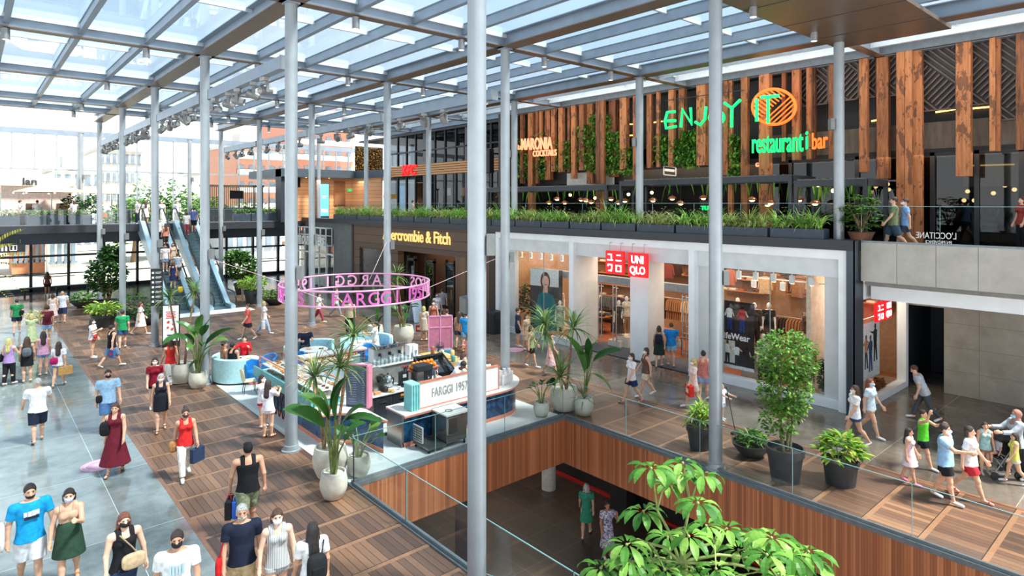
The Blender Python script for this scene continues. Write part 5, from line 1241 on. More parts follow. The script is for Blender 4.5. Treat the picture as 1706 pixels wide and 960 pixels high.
q = MB(); tubes(q, [[(cxp + rx_ * math.cos(a), cyp + ry_ * math.sin(a)) for a in [2 * PI * k / 32 for k in range(33)]]], .06); q.build('ring', N_ORANGE, t, smooth=60)
q = MB()
def hatch(ang, lo_, hi_, half):
 d = (math.cos(ang), math.sin(ang)); nrm = (-d[1], d[0])
 for k in range(lo_, hi_):
  o_ = k * .19; tt = math.sqrt(max(0, 1 - o_ * o_))
  a_, b_ = (-tt, tt) if half == 0 else ((-tt, -.04) if half < 0 else (.04, tt))
  P0 = (cxp + rx_ * (nrm[0] * o_ + d[0] * a_), cyp + ry_ * (nrm[1] * o_ + d[1] * a_)); P1 = (cxp + rx_ * (nrm[0] * o_ + d[0] * b_), cyp + ry_ * (nrm[1] * o_ + d[1] * b_)); tubes(q, [[P0, P1]], .03)
hatch(R(-48), 1, 6, 0); hatch(R(42), -5, 6, -1)
q.build('bars', N_ORANGE, t)
q = MB(); tubes(q, [[(1263, 165), (1263, 203)], [(1270, 163), (1300, 160)], [(1282, 163), (1282, 206)]], .07); o = q.build('word', N_GREEN, t, smooth=60); o.location.x = -.12
def standoff(t, pts, X0=None, X1=25.08):
 q = MB()
 for x, y in pts: P0 = onX(x, y, NX if X0 is None else X0); q.cyl((P0.x - t.location.x, P0.y, P0.z), (X1 - t.location.x, P0.y, P0.z), .014, n=6)
 q.build('stand_off', M_DARK, t)
standoff(ENJ, ((1112, 212), (1140, 205), (1212, 205), (1216, 190)))
standoff(t, ((1268, 190), (1311, 195), (1290, 206)))
def flat_sign(lab, words, ztop_px, name='letter_sign', X=24.5):
 """words: (text, x0 px, x1 px, baseline px, cap height px, material, style)"""
 t = thing(name, lab, 'sign', (X, 0, 0))
 for body, x0, x1, yb, hp, m_, bold in words:
  P0, P1 = onX(x0, yb, X), onX(x1, yb + ztop_px, X); q = text_mb(body, 1.0, .08, bold); wd = max(v[0] for v in q.v); ht = max(v[2] for v in q.v)
  zs = hp / FPX * (P0.y * _c + X * _s)
  q.xf(0, Matrix.Translation((0, P0.y, P0.z)) @ Matrix.Rotation(A_, 4, 'Z') @ Matrix(((  (P0.y - P1.y) / wd, 0, 0, 0), (0, 1, 0, 0), ((P1.z - P0.z) / wd, 0, zs / ht, 0), (0, 0, 0, 1)))); q.build('word', m_, t)
 return t
t = flat_sign('green and orange lit words under the orange disc', [('restaurant', 1252, 1338, 255, 27, N_GREEN, .006), ('i', 1341, 1346, 250, 29, N_GREEN, .006), ('bar', 1352, 1379, 249, 27, N_ORANGE, .006)], -3); standoff(t, ((1270, 250), (1310, 250), (1348, 246), (1370, 246)))
t = flat_sign('small orange neon words low on the far timber posts', [('MARONIA', 868, 920, 250, 19, N_RED, .008), ('COCKTAILS', 888, 927, 261, 10, N_RED, .008), ('La', 863, 869, 250, 8, N_RED, 0)], -2, 'neon_sign', 24.7); standoff(t, ((883, 246), (912, 245)), 24.7)
flat_sign('small red lit word behind the terrace glass', [('GIRL', 1259, 1275, 278, 7, N_RED, .02)], 0, 'neon_sign', 25.93)
t = flat_sign('small green lit word among the terrace plants', [('TU', 1168, 1180, 350, 7, N_GREEN, .02)], 0, 'neon_sign', 24.0); standoff(t, ((1169, 348), (1179, 348)), 24.0, 24.5)
b = MB(); b.cb(24.5, 24.56, onX(1182, 348, 24.5).y, onX(1166, 348, 24.5).y, UZ, 6.75); one('menu_easel', b, M_BLACK, 'black upright board behind the small green lit word', 'board')
t = thing('wall_emblem', 'white square outline emblem above the left end of the long pergola', 'sign', (25.6, 0, 0)); q = MB()
P_ = [onX(x, y, 25.6) - Vector((25.6, 0, 0)) for x, y in ((1106, 277), (1126, 279), (1126, 293), (1106, 291))]
for k in range(4): q.bar(P_[k], P_[(k + 1) % 4], .04, .05)
q.build('outline', M_WHITE, t); q = MB(); q.bar(onX(1108, 283, 25.6) - Vector((25.6, 0, 0)), onX(1124, 285, 25.6) - Vector((25.6, 0, 0)), .05, .12); q.build('mark', M_WHITE, t)
def pergola(lab, ya, yb, z, x0, x1):
 t = thing('pergola', lab, 'pergola', (x0, (ya + yb) / 2, UZ)); hw = (ya - yb) / 2; h = z - UZ
 for x in (0, x1 - x0):
  for s in (-1, 1): q = MB(); q.cb(x - .06, x + .06, s * hw - .06, s * hw + .06, 0, h); q.build('post', M_DARK, t)
  q = MB(); q.cb(x - .07, x + .07, -hw, hw, h - .22, h); q.build('beam', M_DARK, t)
 for s in (-1, 1): q = MB(); q.cb(0, x1 - x0, s * hw - .06, s * hw + .06, h - .22, h); q.build('beam', M_DARK, t)
 q = MB(); y = -hw + .25
 while y < hw: q.cb(-.1, x1 - x0 + .1, y - .015, y + .015, h, h + .05); y += .28
 q.build('roof_slats', plain((84, 84, 82), .6), t)
 q = MB(); rg = random.Random(int(hw * 10))
 for k in range(40): leaf(q, (rg.uniform(.2, x1 - x0), rg.uniform(-hw, hw), h - .2), rg.uniform(0, 6), -1.2, rg.uniform(.3, .9), W_(STRAP, .03), .3)
 q.build('hanging_greenery', ML_VINE, t)
pergola('low dark pergola at the far end of the plant-lined terrace', 27.6, 18.9, 7.45, 22.3, 24.3); pergola('long dark pergola over the terrace under the green neon word', 18.2, 10.4, 7.62, 22.5, 24.4); pergola('short dark pergola beside the round-leaved shrub', 10.2, 7.9, 7.42, 22.5, 24.4)
PEND = [(915, 338, 0), (928, 332, 0), (941, 338, 0), (950, 325, 1), (968, 333, 0), (976, 334, 0), (985, 337, 0), (991, 330, 1), (1018, 332, 0), (1031, 338, 0), (1041, 335, 0), (1047, 324, 1), (1086, 321, 1), (1088, 334, 0), (1120, 331, 0), (1134, 339, 0), (1172, 330, 0), (1253, 333, 0), (1279, 341, 0), (1284, 338, 0), (1331, 333, 0), (1358, 339, 0), (1388, 318, 1), (1363, 308, 1),
  (1459, 311, 1), (1479, 307, 1), (1481, 316, 1), (1606, 334, 1), (1612, 319, 1), (1623, 334, 1), (1647, 306, 1), (1659, 294, 1), (1655, 322, 1), (1674, 309, 1), (1690, 316, 1), (1638, 297, 1)]
proto = {}
for k, (x, y, ty) in enumerate(PEND):
 X = (23.2 if k % 2 else 24.1) if x < 1440 else 27.6; p = onX(x, y, X)
 lab = '%s hanging over the terrace, %s from the left' % (('copper dome pendant lamp', 'bare glowing pendant bulb')[ty], ORD[sum(1 for q_ in PEND if q_[2] == ty and q_[0] < x)])
 if 1:
  t = thing('pendant_lamp', lab, 'lamp', p, 0, 'pendant lamps')
  q = MB(); q.cyl((0, 0, .1), (0, 0, (8.43 if X > 26 else 7.42) - p.z), .008, n=6); q.build('cord', M_BLACK, t)
  if ty == 0:
   q = MB(); q.lathe([(.19, -.02), (.19, 0), (.15, .07), (.06, .12), (.02, .14)], n=20); q.build('shade', plain((176, 104, 66), .3, .8), t, smooth=50)
   q = MB(); q.ell((0, 0, -.02), (.10, .10, .06), 12, 8); q.build('bulb', glow((255, 200, 130), 5), t, smooth=180)
  else:
   q = MB(); q.ell((0, 0, 0), .075, 12, 8); q.build('bulb', glow((255, 206, 130), 7), t, smooth=180); q = MB(); q.cyl((0, 0, .06), (0, 0, .13), .03, n=10); q.build('socket', M_BLACK, t)
for k, (x0, y0, x1, y1) in enumerate(((1083, 205, 1104, 202), (1046, 207, 1055, 207), (1046, 226, 1058, 225), (1559, 187, 1592, 182), (1617, 181, 1650, 178), (1620, 160, 1640, 166), (1671, 177, 1684, 175), (1452, 202, 1466, 199), (1620, 276, 1690, 274))):
 b = MB(); X = 26.25; P0, P1 = onX(x0, y0, X), onX(x1, y1, X); b.bar(P0, P1, .05, .05); one('strip_light', b, glow((255, 190, 96), 2.4), 'thin warm strip light behind the timber posts, %s from the left' % ORD[(2, 0, 1, 4, 5, 6, 8, 3, 7)[k]], 'lamp', 'strip lights in the restaurant')
b = MB(); b.cb(27.2, 27.9, 1.0, 5.6, UZ, 6.1); b.cb(27.1, 28.0, .9, 5.7, 6.1, 6.16); one('bar_counter', b, plain((84, 62, 48), .5), 'dark timber bar behind the upper right glass', 'counter')
BOT = [(1640, 372, (214, 150, 40)), (1645, 372, (226, 176, 60)), (1650, 372, (206, 120, 40)), (1656, 372, (120, 80, 40)), (1686, 372, (200, 140, 80)), (1689, 371, (214, 160, 60)), (1663, 373, (180, 190, 190)), (1635, 373, (220, 190, 90))]
for k, (x, y, c) in enumerate(BOT):
 p = onX(x, y, 27.4); o = MB(); o.lathe([(.05, 0), (.05, .2), (.018, .28), (.018, .36), (.022, .37)], n=12); one('bottle', o, plain(c, .15), 'bottle standing on the dark bar upstairs, %s from the left' % ORD[sorted(q[0] for q in BOT).index(x)], 'bottle', 'bottles on the bar', loc=(27.4, p.y, 6.16), smooth=50)
t = thing('round_clock', 'blue round disc glowing behind the bar bottles', 'lamp', onX(1660, 366, 28.6), A_); q = MB(); q.lathe([(.32, 0), (.32, .03)], n=30); q.xf(0, Matrix.Rotation(R(90), 4, 'X')); q.build('disc', plain((70, 110, 150), .4), t); q = MB(); q.lathe([(.3, .03), (.36, .03), (.36, .05), (.3, .05)], n=30, cap=False); q.xf(0, Matrix.Rotation(R(90), 4, 'X')); q.build('rim', M_DARK, t)
for k, x in enumerate((1638, 1651, 1663)):
 p = onX(x, 395, 27.0); t = thing('bar_stool', 'dark bar stool at the upper right bar, %s from the left' % ORD[k], 'stool', (27.0 - .5, p.y, UZ), 0, 'bar stools upstairs'); q = MB(); q.lathe([(.17, .72), (.18, .74), (.17, .78)], n=18); q.build('seat', plain((170, 100, 80), .5), t)
 for a in range(4): q = MB(); q.tube([(.1 * math.cos(a * 1.57), .1 * math.sin(a * 1.57), .72), (.19 * math.cos(a * 1.57), .19 * math.sin(a * 1.57), 0)], .012, 6); q.build('leg', M_BLACK, t)
b = MB(); b.cb(27.3, 27.4, 1.5, 6.3, 7.2, 8.3); one('white_canopy', b, plain((206, 200, 190), .6), 'pale striped panel behind the upper right glass', 'panel')
rail((21.86, 46.0), (21.86, 8.0), UZ, 1.5, 19, 'tall clear glass railing behind the terrace planters', post=False, m=M_GLASST)
o = rail((21.04, 7.5), (21.04, -5.0), 5.38, 1.12, 6, 'clear glass railing on top of the concrete parapet', post=False, m=M_GLASST)
t = thing('reflected_lettering', 'reflected shop name modelled as white mirrored letters on the parapet glass', 'sign', (20.99, 0, 0), 0)  # a reflection of the opposite shop sign, modelled as mirrored letters
for body, x0, x1, yb, hp in (("L'OCCITANE", 1594, 1526, 399, 11), ('EN PROVENCE', 1586, 1541, 407, 5)):
 P0, P1 = onX(x0, yb, 20.99), onX(x1, yb - 2, 20.99); q = text_mb(body, 1.0, .008, .0); wd = max(v[0] for v in q.v); ht = max(v[2] for v in q.v); zs = hp / FPX * (P0.y * _c + 20.99 * _s)
 q.xf(0, Matrix.Translation((0, P0.y, P0.z)) @ Matrix(((0, 1, 0, 0), ((P1.y - P0.y) / wd, 0, 0, 0), (0, 0, zs / ht, 0), (0, 0, 0, 1)))); q.build('letters', plain((206, 206, 200), .5), t)
rg = random.Random(77)
def strappy(q, r, c, n, L, w_, spread=1.0):
 for k in range(n):
  a = r.uniform(0, 2 * PI); leaf(q, (c[0] + r.uniform(-.05, .05), c[1] + r.uniform(-.05, .05), c[2]), a, r.uniform(.7, 1.45), L * r.uniform(.7, 1.2), W_(STRAP, w_), r.uniform(1.2, 2.3) * spread)
y = 44.6; k = 0
while y > 9.0:
 L = 1.86; yc = y - L / 2
 t = thing('planter_box', 'slate planter box of terrace grasses, %s from the far end' % ORD[k], 'planter', (21.10, yc, 5.42), 0, 'planter boxes along the terrace edge')
 q = MB(); q.cb(-.22, .22, -L / 2 + .03, L / 2 - .03, 0, .34); q.build('box', plain((50, 62, 76), .5), t, bevel=.012); q = MB(); q.cb(-.19, .19, -L / 2 + .06, L / 2 - .06, .34, .35); q.build('soil', M_SOIL, t)
 mode = k % 4; q = MB(); h = 1.0 if mode == 2 else .8
 for m in range(6):
  cy = -L / 2 + .2 + (L - .4) * m / 5
  if (m + k) % 3 == 0: strappy(q, rg, (rg.uniform(-.14, .08), cy, .34), 34, .74, .024)
  else: strappy(q, rg, (rg.uniform(-.14, .08), cy, .34), 40, 1.15 * h * rg.uniform(.7, 1.15), .012, .85)
 for m in range(26):
  leaf(q, (-.16, rg.uniform(-L / 2 + .1, L / 2 - .1), .36), PI + rg.uniform(-.9, .9), rg.uniform(.5, 1.2), rg.uniform(.45, .8), W_(STRAP, .016), rg.uniform(2.0, 2.9))
 q.build('grasses', ML_GRASS if k % 2 else ML_STRAP, t)
 q = MB(); foliage_cloud(q, rg, (.15, 0, .60), (.2, L / 2 - .1, .28), 130, .12, .03, OVAL, 0); q.build('bushy_foliage', (ML_PURP, ML_DARK, ML_MID)[k % 3], t)
 q = MB()
 for m in range(14 if k % 3 == 0 else 6):
  p = (rg.uniform(-.15, .2), rg.uniform(-L / 2 + .1, L / 2 - .1), rg.uniform(.7, 1.05))
  for a in range(5): leaf(q, p, a * 1.257, .4, .05, W_(OVAL, .02), .6)
 q.build('flowers', ML_FLOWER, t)
 y -= L + .04; k += 1
p = onX(1443, 395, 21.5); t = thing('potted_shrub', 'round shrub with whorled leaves at the end of the planter row', 'plant', (21.3, 7.6, 5.44))
q = MB(); q.lathe([(.28, 0), (.38, .24), (.40, .26), (.34, .26), (.3, .2)], n=24); q.build('pot', plain((104, 70, 52), .6), t, smooth=40)
q = MB()
for k in range(9): a = k * .7; q.tube([(0, 0, .2), (.15 * math.cos(a), .15 * math.sin(a), .6), (.4 * math.cos(a), .4 * math.sin(a), .9 + .1 * (k % 4))], [.02, .015, .008], 6)
q.build('stems', M_BARK, t)
q = MB(); rg2 = random.Random(4)
for k in range(78):
 while True:
  v = Vector((rg2.uniform(-1, 1), rg2.uniform(-1, 1), rg2.uniform(-1, 1)))
  if .5 < v.length < 1: break
 c = Vector((v.x * .55, v.y * .62, .85 + v.z * .62)); n = 8
 for m in range(n): leaf(q, c, m * 2 * PI / n + k, rg2.uniform(.0, .5), rg2.uniform(.16, .26), W_(OVAL, .035), .9)
q.build('foliage', ML_MID, t)
# ================================================================== BRIDGE: PLANTERS, BAR, PARASOLS
def hedge_box(px, wd, lab):
 p = onY(px, 360, 50.6); t = thing('planter_box', lab, 'planter', (p.x, 50.6, UZ), 0, 'hedge boxes on the bridge'); q = MB(); q.cb(-wd / 2, wd / 2, -.25, .25, .0, .72); q.build('box', plain((52, 66, 82), .5), t, bevel=.02); q = MB(); q.cb(-wd / 2 + .05, wd / 2 - .05, -.2, .2, .72, .74); q.build('soil', M_SOIL, t)
 q = MB(); rg3 = random.Random(int(px)); foliage_cloud(q, rg3, (0, 0, .86), (wd / 2, .28, .24), 260, .14, .035, OVAL, .1); q.build('foliage', ML_MID, t)
for k, px in enumerate((18, 56, 94, 131)): hedge_box(px, 1.45, 'slate box of clipped green plants by the parasols, %s from the left' % ORD[k])
for k, px in enumerate((402, 431, 457)): hedge_box(px, 1.25, 'slate box of clipped green plants right of the escalators, %s from the left' % ORD[k])
def parasol(px, py, Y, rad, lab, lights):
 p = onY(px, py, Y); t = thing('parasol', lab, 'parasol', (p.x, Y, UZ)); h = p.z - UZ
 q = MB(); q.lathe([(rad, h - .62), (rad, h - .56), (rad * .5, h - .24), (.06, h)], n=8); q.build('canopy', plain((232, 218, 178), .8), t); q = MB(); q.cyl((0, 0, 0), (0, 0, h), .04, n=10); q.build('pole', M_WHITE, t); q = MB(); q.lathe([(.4, 0), (.4, .06), (.06, .1)], n=20); q.build('base', M_DARK, t)
 for a in range(8): q = MB(); q.tube([(0, 0, h - .3), (rad * .95 * math.cos(a * PI / 4), rad * .95 * math.sin(a * PI / 4), h - .6)], .015, 5); q.build('rib', M_DARK, t)
 if lights:
  q = MB()
  for a in range(8): q.ell((rad * math.cos(a * PI / 4), rad * math.sin(a * PI / 4), h - .68), .05, 8, 6)
  q.build('string_bulbs', glow((255, 226, 170), 3), t)
parasol(86, 306, 54.2, 2.1, 'cream parasol with string bulbs on the bridge terrace', True); parasol(186, 310, 56.5, 1.7, 'second cream parasol further back, left of the escalators', False)
p0, p1 = onY(2, 350, 56.6), onY(122, 350, 56.6); t = thing('bar_kiosk', 'pale pink bar kiosk with dark lettering behind the cream parasol', 'kiosk', ((p0.x + p1.x) / 2, 56.6, UZ)); hw = (p1.x - p0.x) / 2
q = MB(); q.cb(-hw, hw, 0, 1.3, 0, 2.75); q.build('body', plain((228, 204, 190), .7), t); q = MB(); q.cb(-hw - .1, hw + .1, -.5, 1.4, 2.75, 3.35); q.build('roof', plain((196, 196, 194), .6), t)
for x in (-hw * .1, hw * .75): q = MB(); q.cb(x - .5, x + .2, -.04, 0, .2, 1.5); q.build('doorway', plain((80, 60, 48), .6), t)
q = text_mb('lan', .75, .05, .01, 1.0); q.xf(0, Matrix.Translation((onY(37, 318, 56.1).x - (p0.x + p1.x) / 2, -.55, 2.82))); q.build('lettering', M_DARK, t)
t = thing('bar_counter', 'green-topped pergola bar with a dark screen right of the escalators', 'bar', (onY(390, 340, 55).x, 55, UZ)); q = MB(); q.cb(-2.2, 2.2, 0, .7, 0, 1.15); q.build('counter', M_DARK, t); q = MB(); q.cb(-2.4, 2.4, -.3, 1.2, 2.9, 3.05); q.build('roof', plain((70, 66, 50), .7), t)
q = MB()
for k in range(30): x = -2.3 + k * .16; q.cb(x, x + .05, .9, .95, 1.1, 2.9)
q.build('slat_wall', plain((120, 112, 70), .7), t); q = MB(); q.cb(-.1, 1.0, .8, .86, 1.9, 2.6); q.build('screen', M_BLACK, t)
for x in (-2.3, 2.3): q = MB(); q.cb(x - .05, x + .05, -.2, -.1, 0, 2.9); q.build('post', M_DARK, t)
def simple_chair(lab, loc, rz, cs, cl, grp, shell=False):
 t = thing('chair', lab, 'chair', loc, rz, grp); q = MB(); q.box((0, 0, .45), (.44, .44, .04)); q.build('seat', cloth(cs), t, bevel=.015)
 q = MB()
 for i in range(8):
  a0, a1 = R(205 + i * 16.25), R(205 + (i + 1) * 16.25)
  q.add([(.24 * math.cos(a), .24 * math.sin(a), z) for a in (a0, a1) for z in (.46, .84)] + [(.265 * math.cos(a), .265 * math.sin(a), z) for a in (a0, a1) for z in (.46, .84)], [(0, 1, 3, 2), (4, 6, 7, 5), (0, 4, 5, 1), (2, 3, 7, 6), (1, 5, 7, 3), (0, 2, 6, 4)])
 q.build('backrest', cloth(cs), t, smooth=40)
 for sx in (-1, 1):
  for sy in (-1, 1): q = MB(); q.tube([(sx * .18, sy * .18, .44), (sx * .23, sy * .22, 0)], [.014, .011], 6); q.build('leg', cloth(cl), t)
 return t
c0 = None
for k, (px, py, Yc) in enumerate(((24, 372, 52.4), (42, 372, 53.6), (68, 373, 52.6), (104, 372, 52.8), (122, 372, 53.8), (172, 368, 54.4), (10, 368, 55.0), (140, 372, 52.4))):
 lab = 'wooden café chair behind the bridge railing, %s from the left' % ORD[[10, 24, 42, 68, 104, 122, 140, 172].index(px)]
 p = onY(px, py, Yc)
 if c0 is None: c0 = simple_chair(lab, (p.x, Yc, UZ), 1.0, (150, 104, 70), (60, 46, 38), 'café chairs on the bridge')
 else: dup(c0, (p.x, Yc, UZ), k * 1.3, lab)
for k, (px, Yc) in enumerate(((34, 53.0), (88, 53.4), (112, 53.2))):
 p = onY(px, 370, Yc); t = thing('café_table'.replace('é', 'e'), 'small dark table on the bridge terrace, %s from the left' % ORD[k], 'table', (p.x, Yc, UZ), 0, 'tables on the bridge'); q = MB(); q.lathe([(.38, .72), (.38, .75)], n=24); q.build('table_top', M_DARK, t); q = MB(); q.cyl((0, 0, 0), (0, 0, .72), .03, n=8); q.build('stem', M_DARK, t); q = MB(); q.lathe([(.22, 0), (.22, .03)], n=20); q.build('base', M_DARK, t)
b = MB(); b.cb(-.22, .22, -.2, .2, 0, 1.05); p = onY(211, 366, 51.5); one('litter_bin', b, M_BLACK, 'black square bin on the bridge beside the left escalator', 'bin', loc=(p.x, 51.5, UZ), bevel=.03)
# ================================================================== ESCALATORS
def escalator(lab, x0, x1, steps_dark):
 ya, yb, z1 = 41.2, 50.4, UZ; yi0, yi1 = 42.2, 49.6
 t = thing('escalator', lab, 'escalator', ((x0 + x1) / 2, ya, 0)); hw = (x1 - x0) / 2; dz = z1 / (yi1 - yi0)
 q = MB(); n = 26
 for k in range(n):
  y0 = yi0 - ya + (yi1 - yi0) * k / n; q.cb(-hw + .28, hw - .28, y0, y0 + (yi1 - yi0) / n + .1, max(0, z1 * k / n - .1), z1 * (k + 1) / n)
 q.cb(-hw + .28, hw - .28, -.2, yi0 - ya, 0, .03); q.build('steps', steps_dark, t)
 q = MB(); q.cb(-hw + .28, hw - .28, yi1 - ya, yb - ya, z1 - .3, z1 + .01); q.build('landing_plate', M_CHROME, t)
 m_deck = plain((164, 188, 200), .35, .35, .03)
 for s in (-1, 1):
  xa, xb = s * hw, s * (hw - .28); pts = [(-.3, .25), (yi0 - ya - .2, .28), (yi1 - ya, z1 + .28), (yb - ya, z1 + .28)]; q = MB()
  for i in range(3):
   (y0, za), (y1_, zb) = pts[i], pts[i + 1]; lo0, lo1 = (0, 0) if i == 0 else ((0, z1 - 1.0) if i == 1 else (z1 - 1.0, z1 - .6))
   q.add([(xa, y0, lo0), (xb, y0, lo0), (xb, y0, za), (xa, y0, za), (xa, y1_, lo1), (xb, y1_, lo1), (xb, y1_, zb), (xa, y1_, zb)], [(0, 1, 2, 3), (7, 6, 5, 4), (0, 4, 5, 1), (1, 5, 6, 2), (2, 6, 7, 3), (3, 7, 4, 0)])
  q.build('side_deck', m_deck, t)
  xm = s * (hw - .14); q = MB(); top = [(-.75, .3), (-.85, .6), (-.7, .98), (-.3, 1.1), (yi0 - ya - .2, 1.12), (yi1 - ya, z1 + 1.12), (yb - ya, z1 + 1.12), (yb - ya + .3, z1 + 1.0), (yb - ya + .4, z1 + .6), (yb - ya + .3, z1 + .3)]
  q.tube([(xm, y, z) for y, z in top], .045, 8); q.build('handrail', M_BLACK, t, smooth=60)
  q = MB(); lowp = [(-.6, .3), (-.6, .3), (-.5, .28), (-.3, .26), (yi0 - ya - .2, .28), (yi1 - ya, z1 + .28), (yb - ya, z1 + .28), (yb - ya + .1, z1 + .3), (yb - ya + .2, z1 + .3), (yb - ya + .2, z1 + .3)]
  vs = [(xm - .006, y, z) for y, z in top] + [(xm - .006, y, z) for y, z in lowp]; n = len(top); q.add(vs, [(i, i + 1, n + i + 1, n + i) for i in range(n - 1)]); q.add([(x + .012, y, z) for x, y, z in vs], [(n + i, n + i + 1, i + 1, i) for i in range(n - 1)]); q.build('glass_side', M_GLASS, t)
 return t
M_STEPS = plain((86, 108, 114), .45, .4, .1)
escalator('left escalator packed with riders going up', 9.0, 10.55, M_STEPS); escalator('right escalator with two riders near its top', 11.1, 12.65, M_STEPS)
b = MB(); b.cb(8.6, 13.4, 39.6, 41.0, 0, .012); one('threshold_plate', b, plain((226, 228, 226), .4), 'pale floor plate at the foot of the escalators', 'floor plate')
p = onZ(415, 522); t = thing('bollard_panel', 'short blue-grey barrier panel right of the escalators', 'barrier', (14.0, 43.2, 0)); q = MB(); q.cb(-.03, .03, -.7, .7, .1, 1.0); q.build('panel', M_GLASS, t); q = MB(); q.cb(-.04, .04, -.75, -.68, 0, 1.05); q.cb(-.04, .04, .68, .75, 0, 1.05); q.build('post', M_CHROME, t)
p = onZ(285, 578); t = thing('poster_stand', 'white poster stand with red artwork left of the bird-of-paradise plant', 'sign', p, facing(p) + R(180) - .15)
q = MB(); q.cb(-.36, .36, -.05, .05, 0, 1.95); q.build('case', M_BLACK, t, bevel=.01); q = MB(); q.cb(-.32, .32, -.062, -.05, .28, 1.9); q.build('sheet', plain((238, 236, 232), .5), t)
q = MB()
for k in range(5): q.box((0, -.064, 1.62 - k * .07), (.4 - .05 * (k % 2), .004, .035))
for x, z, r_ in ((-.1, 1.15, .06), (.1, 1.05, .05), (-.12, .9, .05), (.05, .82, .06)): q.box((x, -.064, z), (r_ * 1.6, .004, r_ * 2), .0, 0, .5)
q.build('artwork', plain((214, 66, 60), .6), t); q = MB(); q.box((0, -.065, .55), (.3, .004, .05)); q.build('caption', M_DARK, t)
t = thing('directory_board', 'tall black directory board strapped to a steel column', 'sign', (GX, GY + 3 * GDY - .2, 0), facing((GX, GY + 3 * GDY)) + R(180)); q = MB(); q.cb(-.22, .28, -.1, .02, 1.9, 3.6); q.build('board', M_BLACK, t, bevel=.01)
q = MB()
for k in range(7):
 z = 3.42 - k * .22; q.box((-.12, -.105, z), (.09, .006, .09)); q.box((.1, -.105, z + .02), (.24, .006, .025)); q.box((.08, -.105, z - .03), (.2, .006, .015))
q.build('symbols', M_WHITE, t)
p = onY(17, 413, 50.3); t = thing('pictogram_sign', 'black hanging sign with white pictograms under the bridge', 'sign', (p.x, 50.3, p.z)); q = MB(); q.cb(-.8, .75, -.05, .05, -.3, .25); q.build('panel', M_BLACK, t); q = MB()
for x in (-.55, -.38, -.2): q.ell((x, -.06, .1), (.05, .01, .06), 10, 6); q.box((x, -.06, -.08), (.1, .01, .22))
for a, c_ in (((.15, -.06, .14), (.36, .012, .03)), ((.15, -.06, -.17), (.36, .012, .03)), ((-.02, -.06, -.01), (.03, .012, .32)), ((.32, -.06, -.01), (.03, .012, .32)), ((.15, -.06, .05), (.06, .012, .08)), ((.15, -.06, -.07), (.1, .012, .12))): q.box(a, c_)
q.build('pictograms', M_WHITE, t); q = MB(); q.cyl((-.5, 0, .25), (-.5, 0, .5), .015, n=6); q.cyl((.5, 0, .25), (.5, 0, .5), .015, n=6); q.build('hanger_rod', M_STEEL, t)
t = thing('bench', 'long dark bench under the ground-floor glass', 'bench', (onY(95, 480, 57.2).x, 57.2, 0)); q = MB(); q.cb(-2.2, 2.2, -.25, .25, .38, .46); q.build('seat', M_DARK, t)
for x in (-1.9, 0, 1.9): q = MB(); q.cb(x - .06, x + .06, -.2, .2, 0, .38); q.build('leg', M_BLACK, t)
# ================================================================== PINK RING SIGN
RC_ = Vector((9.85, 19.3, 3.50)); RR = 2.45; RH = .46
M_PINK = plain((232, 160, 196), .4, 0, .03); M_MAG = plain((206, 92, 170), .4, 0, .03)
t = thing('ring_sign', 'large pink open ring sign of letters hung over the café kiosk', 'sign', RC_)
for z, nm in ((0, 'lower_hoop'), (RH, 'upper_hoop')):
 q = MB(); q.tube([(RR * math.cos(2 * PI * k / 72), RR * math.sin(2 * PI * k / 72), z) for k in range(73)], .028, 8, False); q.build(nm, M_PINK, t, smooth=60)
ac = math.atan2(-RC_.y, -RC_.x)      # towards the camera
for k in range(8):
 a = ac - .52 + k * PI / 4 * 1.0; q = MB(); q.cyl((RR * math.cos(a), RR * math.sin(a), 0), (RR * math.cos(a), RR * math.sin(a), RH), .02, n=8); q.build('strut', M_PINK, t)
def ring_word(body, a0, a1, m_):
 for k, ch in enumerate(body):
  if ch == ' ': continue
  q = text_mb(ch, .56, .03, .004, .95); wd = max(v[0] for v in q.v)
  am = a0 + (a1 - a0) * (k + .5) / len(body)
  vs = []
  for x, y, z in q.v:
   a = am + (x - wd / 2) / RR; r = RR - y; vs.append((r * math.cos(a), r * math.sin(a), .03 + z))
  q.v = vs; q.build('letter', m_, t)
ring_word('FARGGI', ac - .33, ac + .60, M_MAG); ring_word('1957', ac + .66, ac + 1.10, M_MAG); ring_word('HELADOS', ac + 1.18, ac + 2.25, M_PINK); ring_word('FARGGI', ac + 2.55, ac + 3.65, M_PINK); ring_word('1957', ac + 3.75, ac + 4.3, M_PINK); ring_word('HELADOS', ac + 4.4, ac + 5.65, M_MAG)
for (cx, cy, cz) in ((GX, GY + GDY, 4.3), (GX + GDX, GY + GDY, 4.75), (GX + GDX, GY + 2 * GDY, 4.9), (GX, GY + 2 * GDY, 4.6)):
 d = Vector((cx, cy, 0)) - Vector((RC_.x, RC_.y, 0)); d.normalize(); q = MB(); q.tube([d * RR + Vector((0, 0, RH * .5)), Vector((cx, cy, cz)) - RC_ - d * .17], .009, 5); q.build('guy_cable', plain((226, 190, 190), .5), t)
p = atD(781, 508, 10.7); t = thing('loudspeaker', 'dark grey wedge loudspeaker bracketed to the nearest column', 'loudspeaker', p, -TH + R(-70)); q = MB(); q.prism([(-.13, -.13), (.13, -.13), (.15, .02), (.06, .14), (-.06, .14), (-.15, .02)], -.15, .15); q.xf(0, Matrix.Rotation(R(90), 4, 'Y')); q.build('cabinet', plain((86, 88, 84), .5), t, bevel=.015)
q = MB(); q.cyl((0, .12, 0), (0, .26, 0), .025, n=8); q.build('bracket', M_DARK, t)
